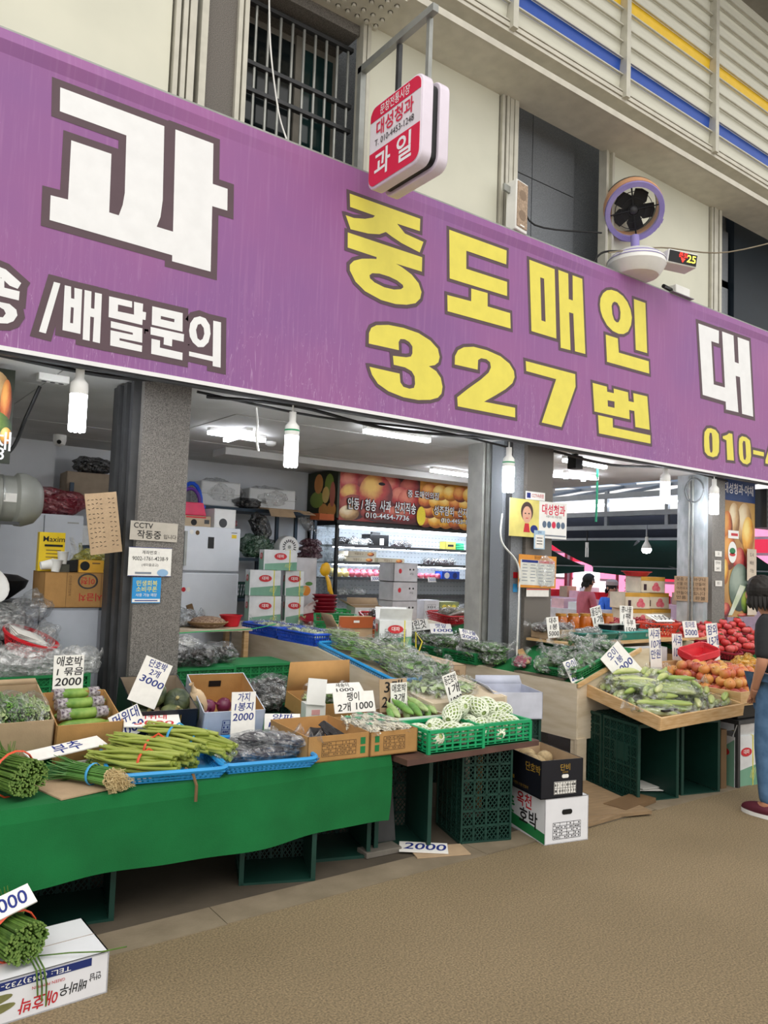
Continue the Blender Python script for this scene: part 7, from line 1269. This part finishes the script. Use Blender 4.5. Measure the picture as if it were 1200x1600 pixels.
for k, (y, z, a, b_, i) in enumerate(((.12, .1, .1, .09, 5), (.3, .12, .1, .08, 5), (.18, .42, .1, .13, 4), (.45, .25, .16, .1, 4), (.42, .44, .1, .12, 5), (.25, .3, .08, .1, 3), (.1, .3, .06, .15, 0))): MB().prism([(b_*math.cos(2*PI*q/18), a*math.sin(2*PI*q/18)) for q in range(18)], 0, .001, Matrix(((0, 0, 1, -.032-.0006*k), (0, 1, 0, y), (1, 0, 0, max(z, b_+.03)), (0, 0, 0, 1)))).build('fruit_picture', pr[i], sn)
# goods on the cooler shelves
ap_p = gradmat('pink_apple', 'c23a5c', 'e08a94', 5, .35); pale_a = gradmat('cream_pear', 'd8c98a', 'c2a85e', 5, .4)
apm = MB().ell((0, 0, 0), (.043, .043, .040), 12, 8, lambda p: 1-.9*max(0, p.z-.86)).mesh('pink_apple', ap_p); prm = MB().ell((0, 0, 0), (.045, .045, .043), 12, 8, lambda p: 1-.7*max(0, p.z-.86)).mesh('cream_pear', pale_a)
for k in range(26):
    x = 4.98+.093*(k % 13)+(0 if k < 13 else .04) ; pear = (k % 13) < 3
    o = obj('pear' if pear else 'pink_apple', prm if pear else apm, None, (x if x < 6.4 else x+.2, 7.80+.10*(k//13), 1.345+.043+.03*(k//13)), (0, 0, k)); tag(o, ('cream pear' if pear else 'pink apple') + ' on the lower lit shelf of the cold cabinet, ' + ('front' if k < 13 else 'back') + ' row place ' + ORD[k % 13], 'pear' if pear else 'apple', 'fruit rows in the cold cabinet')
for k in range(8): o = obj('pink_apple', apm, None, (6.25+.095*k, 7.82, 1.388), (0, 0, k)); tag(o, 'pink apple at the right of the lower lit shelf, place ' + ORD[k], 'apple', 'fruit rows in the cold cabinet')
for k, (x, z, lab) in enumerate(((5.34, 1.53, 'lower left'), (5.36, 1.60, 'upper left'), (5.80, 1.53, 'lower right'))):
    bx = carton('flat mango carton in the cold cabinet, ' + lab, (x, 7.74, z), (0, 0, R(-2)), .40, .3, .065, mat('mango_carton', 'c9bfa8', .6), closed=True, group='mango cartons'); disc(bx, .12, .033, .05, .022, pr[5], -.001); lettering(bx, '애플망고', .035, (-.05, -.001, .033), FX, FZ, brown_s, .0)
bk_ = thing('handled_carton', 'black gift carton with a handle on the top cooler shelf', 'box', (5.62, 7.75, 1.735)); MB().bb(-.14, .14, 0, .2, 0, .15).build('body', black_pl, bk_, bevel=.006); MB().bb(-.06, .06, .08, .12, .15, .18).build('handle', black_pl, bk_); MB().box((.03, -.002, .06), (.06, .002, .08)).build('label', paper, bk_)
for k, (x, z, m_, mb_, lab) in enumerate(((5.12, 1.735, black_pl, bag_blk, 'black bag on the top cooler shelf at the left glass'), (5.30, 1.735, white_pl, bag_w, 'white bag on the top cooler shelf'), (5.46, 1.735, white_pl, bag_w, 'second white bag on the top cooler shelf beside the gift carton'), (5.98, 1.735, dryp, bag_k, 'dark grape bag on the top cooler shelf'), (6.10, 1.735, dryp, bag_k, 'second dark grape bag on the top cooler shelf'), (6.5, 1.53, dryp, bag_k, 'dark grape bag on the second cooler shelf'), (6.68, 1.53, dryp, bag_k, 'second grape bag on the second cooler shelf'), (6.85, 1.53, dryp, bag_k, 'third grape bag on the second cooler shelf'), (5.12, 1.13, white_pl, bag_w, 'white wrapped tray low in the cold cabinet'), (5.38, 1.13, white_pl, bag_w, 'second white wrapped tray low in the cold cabinet'), (5.1, 1.53, white_pl, bag_w, 'white bag on the second cooler shelf at the glass'))):
    veg_bag(lab, (x, 7.85, z), (0, 0, k), .12, .09, .05, m_, 'blob', mb=mb_, k=k, n=30, cat='bag', name='fruit_bag')
bx = carton('yellow green gift packet at the right end of the top cooler shelf', (6.78, 7.75, 1.735), (0, 0, 0), .18, .12, .11, mat('lemon_packet', 'c9c05a', .5), closed=True); rect(bx, 0, .06, .1, .03, ink_b, -.001)
for k in range(3): tag(MB().box((0, 0, 0), (.2, .14, .03)).build('green_packet', bright_g, None, (6.95, 7.85, 1.755+.033*k), (0, 0, .1*k), bevel=.006), 'bright green packet on the top cooler shelf, ' + ORD[k] + ' from the bottom', 'packet', 'bright green packets')
bx = carton('blue and white printed carton on the lower lit shelf', (6.80, 7.75, 1.345), (0, 0, 0), .3, .15, .11, blue_d, closed=True); disc(bx, -.07, .055, .045, .04, white_p, -.001); disc(bx, .07, .055, .04, .04, mat('navy_print', '1f2f6e', .5), -.001)
for k, x in enumerate((5.55, 5.95, 6.45)): price_sign('small white shelf card on the lower cooler rail, ' + ORD[k] + ' from the left', [('3000', 1)], .13, .06, (x, 7.715, 1.31), (R(-10), 0, 0), ink_bl)
# ------------------------------------------------------------------ side alley seen through the shop
fr2 = mat('frame_grey_steel', '8f949a', .45, .4, var=.08); aw_m = mat('awning_green', '0f3d38', .8, var=.12, stretch=(1, 14, 1)); aw_d = mat('awning_navy', '141a28', .85, var=.1)
sf = thing('awning_scaffold', 'grey steel frame of the side awning behind the right opening', 'frame', (9.3, 5.2, 0))
for z, r_ in ((2.16, .03), (2.36, .035), (2.62, .04)): MB().bar((0, 0, z), (0, 5.2, z), r_*2, r_*2).build('rail', fr2, sf)
for y in (.0, 1.0, 2.0, 3.2, 4.6): MB().bar((0, y, 2.16), (0, y, 2.7), .05).build('upright', fr2, sf)
for y in (.0, 4.9): MB().bar((0, y, 0), (0, y, 2.7), .07).build('post', fr2, sf)
for k in range(6): MB().bar((0, .2+k*.9, 2.62), (1.6, .2+k*.9, 2.95), .04, .05).build('rafter', fr2, sf)
MB().bar((1.6, 0, 2.95), (1.6, 5.2, 2.95), .05).build('rail', fr2, sf)
MB().bar((.02, .3, 2.5), (.02, 4.4, 2.5), .03).build('lit_tube', led_on, sf)
np_ = MB().bb(9.42, 9.44, 5.2, 10.4, 1.98, 2.36).build('wall_side_blind', aw_d); struct(np_, 'dark navy blind strip above the green awnings')
for k, (y0, y1, lab) in enumerate(((5.3, 8.48, 'near'), (8.66, 10.6, 'far'))):
    aw = thing('awning', 'dark green fabric awning over the side alley, ' + lab + ' one', 'awning', (9.4, y0, 0))
    MB().sheet(3, 24, lambda u, v: (1.2*u, (y1-y0)*v, 2.0-.39*u-.04*math.sin(PI*u))).build('canopy', aw_m, aw, sharp=None, solid=.004)
    MB().bar((1.2, 0, 1.61), (1.2, y1-y0, 1.61), .035).build('front_bar', fr2, aw); MB().bar((0, 0, 2.0), (0, y1-y0, 2.0), .035).build('rear_bar', fr2, aw)
    MB().sheet(1, 30, lambda u, v: (1.21, (y1-y0)*v, 1.61-u*(.10+.07*math.sin(PI*v)))).build('valance', aw_m, aw, sharp=None, solid=.004)
    MB().tube([(.02, (y1-y0)*.45, 1.98), (.5, (y1-y0)*.62, 1.86), (1.18, (y1-y0)*.5, 1.62)], .022, 6).build('folding_arm', fr2, aw)
lp = thing('bulb_lamp', 'lit round bulb hanging under the side frame', 'lamp', (9.2, 6.45, 1.86)); MB().cyl((0, 0, .16), (0, 0, .32), .012, 8).build('stem', fr2, lp); MB().lathe([(0, .16), (.02, .16), (.022, .1), (.06, .03), (.065, 0), (0, 0)], 16).build('holder', white_pl, lp); MB().lathe([(.065, 0), (.066, -.03), (.045, -.06), (0, -.07)], 16).build('glow_cap', tube_on, lp)
l2 = thing('tube_bulb', 'unlit tube bulb hanging under the side frame', 'lamp', (9.3, 7.55, 1.85)); MB().cyl((0, 0, .1), (0, 0, .3), .008, 6).build('cord', cable_m, l2); MB().cyl((0, 0, .02), (0, 0, .1), .025, 10).build('socket', white_pl, l2); [MB().cyl((.02*math.cos(a), .02*math.sin(a), -.12), (.02*math.cos(a), .02*math.sin(a), .02), .01, 8).build('glass_tube', white_pl, l2) for a in (0, PI/2, PI, 3*PI/2)]
# translucent bluish sheet, added so the sky gap over the alley shows pale blue
rfm = bpy.data.materials.new('sky_tint_sheet'); rfm.use_nodes = True; _t = rfm.node_tree; _t.nodes.remove(_t.nodes['Principled BSDF']); _tr = _t.nodes.new('ShaderNodeBsdfTranslucent'); _tr.inputs[0].default_value = (.62, .78, .98, 1); _t.links.new(_tr.outputs[0], _t.nodes['Material Output'].inputs[0])
rf_ = struct(MB().bb(9.9, 17.5, 3.5, 16, 3.9, 3.92).build('roof_sky_tint', rfm), 'translucent bluish sheet added over the side alley to tint the sky gap')
for k in range(9): MB().bb(9.9, 17.5, 3.6+1.5*k, 3.66+1.5*k, 3.78, 3.9).build('tint_sheet_rib', fr2, rf_)
# across the alley: pink lit stalls
struct(MB().bb(16.6, 16.8, 4, 22, 0, 3.0).build('wall_alley', mat('alley_wall', '9a9496', .7, var=.1)), 'far stall fronts across the side alley')
pk = mat('pink_lit_sign', 'ff8fb0', .5, emit=.9); pk2 = mat('white_lit_sign', 'fff0f2', .5, emit=1.3); rdl = mat('red_lit_sign', 'e0304a', .5, emit=.6)
def stall(label, y, w, cols):
    o = thing('market_stall', label, 'stall', (15.0, y, 0)); MB().bb(0, .7, 0, w, 0, .85).build('counter', mat('stall_pink', 'd8b4ba', .5), o)
    for k, c_ in enumerate(cols): MB().bb(.75, .8, .06, w-.06, 1.0+.34*k, 1.0+.34*k+.28).build('lit_panel', c_, o)
    for k in range(4): MB().bb(.1+.05*k, .6, .1+k*w/4.2, .1+k*w/4.2+w/6, .85, 1.02+.1*(k % 2)).build('goods_box', [red_t, white_p, mat('pale_pink', 'e6b8bc', .5), kraft_p][k], o)
    for y2 in (.02, w-.05): MB().bb(.7, .76, y2, y2+.04, 0, 2.9).build('post', mat('stall_red', '9c3a44', .5), o)
    return o
stall('pink lit stall across the alley, farthest left', 13.4, 1.5, [pk, pk2, pk, rdl, pk2]); stall('pink lit stall across the alley with red and white signs', 11.8, 1.5, [pk2, pk, rdl, pk2, rdl]); stall('pink lit stall across the alley behind the seated pair', 10.2, 1.5, [pk, rdl, pk, pk2, pk]); stall('pink lit stall across the alley nearest the peach cartons', 8.7, 1.4, [rdl, pk, pk2, pk, pk2]); stall('pink lit stall across the alley at the right end', 7.1, 1.5, [pk, pk2, pk, rdl, pk])
vs_ = thing('vertical_sign', 'pink vertical sign reading 정익건 above the seated pair', 'sign', (13.8, 10.12, 1.0), R(-60)); MB().box((0, 0, .3), (.36, .04, .62)).build('panel', pk, vs_); [lettering(vs_, ch, .17, (0, -.022, .50-.19*k), FX, FZ, mat('magenta_ink', 'b01e6a', .5), .01) for k, ch in enumerate('정익건')]; MB().bar((0, 0, -1.0), (0, 0, 0), .04).build('post', fr2, vs_)
tl = thing('tall_banner', 'tall pink and white lit banner strip seen between the awnings', 'banner', (14.6, 11.85, 1.3), R(-60)); [MB().bb(-.3, .3, -.02, .02, .22*k, .22*k+.21).build('band', [pk2, pk, rdl, pk2, mat('peach_lit', 'ffd9b0', .5, emit=1.6), pk2, rdl][k % 7], tl) for k in range(8)]; MB().bar((0, .03, -1.3), (0, .03, 1.7), .05).build('post', fr2, tl)
wt = thing('white_counter', 'white counter with wrapped goods in the side alley', 'counter', (11.5, 9.4, 0)); MB().bb(-.4, .5, -.3, 2.2, 0, .82).build('body', mat('counter_white', 'e6dfe0', .5), wt); [MB().bb(-.3, .1, -.2+.4*k, .1+.4*k, .82, .95+.05*(k % 2)).build('wrapped_pack', [white_p, mat('pale_pink', 'e6b8bc', .5), paper][k % 3], wt) for k in range(6)]
ex = MB().bb(9.6, 16.6, 4, 22, -.02, .002).build('floor_alley', mat('alley_floor', '8d857c', .8)); struct(ex, 'pale floor of the side alley')
struct(MB().bb(9.2, 17, 15.0, 15.2, 0, 3.0).build('wall_alley_end', mat('alley_wall', '9a9496', .7)), 'end wall of the side alley')

# ------------------------------------------------------------------ people
def skin_mesh(name, pts, edges, m, parent, sub=2, root=0):
    me = bpy.data.meshes.new(name); me.from_pydata([p[:3] for p in pts], edges, []); me.materials.append(m)
    o = bpy.data.objects.new(name, me); COL.objects.link(o); o.parent = parent
    o.modifiers.new('skin', 'SKIN'); 
    if not me.skin_vertices: 
        bpy.context.view_layer.update()
    sv = me.skin_vertices[0].data if me.skin_vertices else None
    if sv:
        for i, p in enumerate(pts): sv[i].radius = (p[3], p[4] if len(p) > 4 else p[3]); sv[i].use_root = (i == root)
    s_ = o.modifiers.new('sub', 'SUBSURF'); s_.levels = sub; s_.render_levels = sub
    o.modifiers['skin'].use_smooth_shade = True; return o
def person(label, loc, rz, k, top, bottom, shoe, hairm, pose=None, headturn=0, cap=None, apron=None, sole=None):
    o = thing('person', label, 'person', loc, rz); o.scale = (k,)*3
    J = dict(pel=(0, 0, .86), wst=(0, 0, .98), chs=(0, .01, 1.16), nkb=(0, .01, 1.31), nck=(0, 0, 1.38), hd1=(0, -.015, 1.46), hd2=(0, -.005, 1.53),
             shl=(.15, .01, 1.27), ell=(.20, .04, 1.02), wrl=(.20, -.08, .82), hnl=(.20, -.12, .75), shr=(-.15, .01, 1.27), elr=(-.20, .04, 1.02), wrr=(-.20, -.08, .82), hnr=(-.20, -.12, .75),
             hpl=(.085, 0, .83), knl=(.09, -.02, .46), anl=(.09, .03, .08), tol=(.10, -.12, .035), hpr=(-.085, 0, .83), knr=(-.09, -.02, .46), anr=(-.09, .03, .08), tor=(-.10, -.12, .035))
    if pose: J.update(pose)
    rad = dict(pel=.12, wst=.105, chs=.12, nkb=.065, nck=.048, hd1=.078, hd2=.082, shl=.055, ell=.038, wrl=.026, hnl=.03, shr=.055, elr=.038, wrr=.026, hnr=.03, hpl=.085, knl=.055, anl=.036, tol=.03, hpr=.085, knr=.055, anr=.036, tor=.03)
    def build(name, names, eds, m, f=1.0, extra=()):
        names = list(names); pts = [(*J[n], rad[n]*f+(.0 if f == 1 else .006)) for n in names]; idx = {n: i for i, n in enumerate(names)}; ed = [(idx[a], idx[b]) for a, b in eds]
        for e in extra: pts.append(e[1:]); ed.append((idx[e[0]] if isinstance(e[0], str) else e[0], len(pts)-1))
        return skin_mesh(name, pts, ed, m, o)
    E_ = [('pel', 'wst'), ('wst', 'chs'), ('chs', 'nkb'), ('nkb', 'nck'), ('nck', 'hd1'), ('hd1', 'hd2'), ('chs', 'shl'), ('shl', 'ell'), ('ell', 'wrl'), ('wrl', 'hnl'), ('chs', 'shr'), ('shr', 'elr'), ('elr', 'wrr'), ('wrr', 'hnr'), ('pel', 'hpl'), ('hpl', 'knl'), ('knl', 'anl'), ('anl', 'tol'), ('pel', 'hpr'), ('hpr', 'knr'), ('knr', 'anr'), ('anr', 'tor')]
    ex_ = []
    for s_, hn, wr in ((1, 'hnl', 'wrl'), (-1, 'hnr', 'wrr')):
        h_, w_ = Vector(J[hn]), Vector(J[wr]); d_ = (h_-w_).normalized(); sd_ = d_.cross(Vector((0, 0, 1))); sd_ = sd_.normalized() if sd_.length > .1 else Vector((1, 0, 0))
        for q, (a, L) in enumerate(((-.022, .055), (-.008, .065), (.007, .06), (.021, .048))):
            p1 = h_+d_*(.03+L*.5)+sd_*a; ex_.append((hn, p1.x, p1.y, p1.z, .0085)); 
            p2 = p1+d_*L*.5+Vector((0, -.01, -.008)); ex_.append((len(rad)+len(ex_)-1, p2.x, p2.y, p2.z, .007))
        p1 = w_.lerp(h_, .6)+sd_*(.034*s_)+Vector((0, -.015, 0)); ex_.append((wr, p1.x, p1.y, p1.z, .0095)); p2 = p1+d_*.035; ex_.append((len(rad)+len(ex_)-1, p2.x, p2.y, p2.z, .008))
    build('body', rad.keys(), E_, skin_m, 1.0, ex_)
    sw, sl_ = Vector(J['ell']).lerp(Vector(J['wrl']), .15), Vector(J['elr']).lerp(Vector(J['wrr']), .15)
    sn_ = ['pel', 'wst', 'chs', 'shl', 'ell', 'shr', 'elr', 'nkb']; build('shirt', sn_, [('pel', 'wst'), ('wst', 'chs'), ('chs', 'nkb'), ('chs', 'shl'), ('shl', 'ell'), ('chs', 'shr'), ('shr', 'elr')], top, 1.13)
    tn = ['pel', 'hpl', 'knl', 'anl', 'hpr', 'knr', 'anr']; build('trousers', tn, [('pel', 'hpl'), ('hpl', 'knl'), ('knl', 'anl'), ('pel', 'hpr'), ('hpr', 'knr'), ('knr', 'anr')], bottom, 1.1)
    for a, t_ in (('anl', 'tol'), ('anr', 'tor')):
        A, T = Vector(J[a]), Vector(J[t_]); d_ = Vector((T.x-A.x, T.y-A.y, 0)).normalized(); ang = math.atan2(d_.y, d_.x)
        sh_ = MB().ell((0, 0, 0), (.125, .046, .045), 16, 10, lambda p: 1+.12*p.x*(p.z < 0)-.25*max(0, p.x)*max(0, p.z)).build('shoe', shoe, o, (A.x+d_.x*.055, A.y+d_.y*.055, .048), (0, 0, ang)); MB().prism([(x*.13, y*.05) for x, y in [(math.cos(2*PI*i/18), math.sin(2*PI*i/18)*(1 if math.cos(2*PI*i/18) > 0 else .85)) for i in range(18)]], -.046, -.022).build('sole', sole or white_p, sh_)
    hc = Vector(J['hd1']).lerp(Vector(J['hd2']), .5); HR = Matrix.Rotation(headturn, 4, 'Z')
    def hp(x, y, z): return tuple(hc + HR @ Vector((x, y, z)))
    MB().ell(hp(0, -.088, -.015), (.012, .02, .018), 8, 6).build('nose', skin_m, o); MB().ell(hp(0, -.078, -.05), (.024, .008, .006), 8, 6).build('mouth', mat('lips', 'a85a54', .5), o)
    for s_ in (-1, 1): MB().ell(hp(.03*s_, -.077, .012), (.013, .008, .007), 8, 6).build('eye', ink_b, o); MB().ell(hp(.086*s_, .0, -.01), (.012, .022, .03), 8, 6).build('ear', skin_m, o); MB().ell(hp(.03*s_, -.08, .034), (.018, .006, .004), 8, 5).build('eyebrow', hairm, o)
    HM = Matrix.Translation(hc) @ HR
    def hf(p):
        front = -p.y; cut = .82 if (front > .25 and p.z < .42) else 1.0
        return cut*(1+.05*noise.noise(p*7))
    MB().ell((0, .012, .022), (.103, .112, .112), 22, 16, lambda p: hf(p) if p.z > -.75 else .8, M=HM).build('hair', hairm, o, sharp=None)
    for q in range(10): a = R(20+14*q); MB().tube([HM @ Vector((.09*math.cos(a), .012+.10*math.sin(a), -.02)), HM @ Vector((.105*math.cos(a), .012+.115*math.sin(a), -.07)), HM @ Vector((.098*math.cos(a), .02+.115*math.sin(a), -.10-.01*(q % 3)))], .02, 6, [.022, .018, .004]).build('hair_lock', hairm, o)
    if cap: MB().lathe([(.112, 0), (.11, .06), (.07, .1), (0, .115)], 20, Matrix.Translation(hc+Vector((0, .005, .045)))).build('cap', cap, o)
    if apron: MB().sheet(8, 8, lambda u, v: (.17*(u-.5)*2*(.7+.3*v), -.155-.02*math.cos(3*(u-.5)), 1.25-.45*v)).build('apron', apron, o, solid=.006)
    return o
dark_top = mat('black_shirt', '1e2124', .75, var=.15, bump=.3, bscale=25); jeans = mat('blue_jeans', '3f5f80', .85, col2='567699', scale=14, bump=.2)
person('person in a dark shirt and blue jeans at the apples, cut by the right edge', (5.10, 2.56, 0), R(165), .965, dark_top, jeans, mat('maroon_shoe', '5a2030', .7), hair_m,
       dict(nck=(0, -.12, 1.365), hd1=(0, -.165, 1.43), hd2=(0, -.165, 1.50), nkb=(0, -.07, 1.31), chs=(0, -.02, 1.16), ell=(.225, .06, 1.03), wrl=(.18, -.04, .86), hnl=(.15, -.08, .80), elr=(-.24, .02, 1.03), wrr=(-.2, -.2, .95), hnr=(-.18, -.27, .95), knl=(.11, -.03, .46), anl=(.12, .0, .08), tol=(.14, -.14, .035)), headturn=R(-25))
SIT = dict(pel=(0, .1, .5), wst=(0, .09, .62), chs=(0, .06, .82), nkb=(0, .04, .98), nck=(0, .02, 1.05), hd1=(0, 0, 1.13), hd2=(0, .0, 1.20), shl=(.16, .05, .94), ell=(.21, .02, .70), wrl=(.12, -.2, .62), hnl=(.09, -.26, .60), shr=(-.16, .05, .94), elr=(-.21, .02, .70), wrr=(-.12, -.2, .62), hnr=(-.09, -.26, .60), hpl=(.09, .08, .48), knl=(.12, -.34, .48), anl=(.12, -.36, .08), tol=(.12, -.5, .035), hpr=(-.09, .08, .48), knr=(-.12, -.34, .48), anr=(-.12, -.36, .08), tor=(-.12, -.5, .035))
blue_v = mat('blue_vest', '3a6fd0', .6, var=.15, scale=20); pinkc = mat('pink_shirt', 'd8707c', .7); dgt = mat('dark_trousers', '2b2b30', .8)
def seat(label, loc): o = thing('stool', label, 'stool', loc); MB().lathe([(0, .40), (.17, .40), (.17, .43), (0, .43)], 18).build('seat', red_t, o); [MB().bar((.12*math.cos(a), .12*math.sin(a), 0), (.09*math.cos(a), .09*math.sin(a), .4), .02).build('leg', steel, o) for a in (PI/4, 3*PI/4, 5*PI/4, 7*PI/4)]
person('person with short black hair and a pink shirt seated beyond the jars', (11.0, 8.86, .12), R(70), 1.05, pinkc, dgt, black_pl, hair_m, SIT); seat('red stool under the person in the pink shirt', (11.05, 8.9, 0))
person('person in a blue vest and pale cap seated across the alley, left of the pair', (12.1, 9.22, 0), R(-25), 1.05, blue_v, dgt, black_pl, hair_m, SIT, cap=mat('pale_cap', 'b09a94', .7)); seat('red stool under the person with the pale cap', (12.13, 9.34, 0))
person('person in a bright blue vest seated across the alley, right of the pair', (12.2, 8.82, 0), R(-35), 1.07, mat('bright_blue_vest', '2f56c8', .6, var=.15, scale=20), dgt, black_pl, hair_m, SIT); seat('red stool under the person in the bright blue vest', (12.23, 8.93, 0))
bpy.data.scenes.remove(TSC)
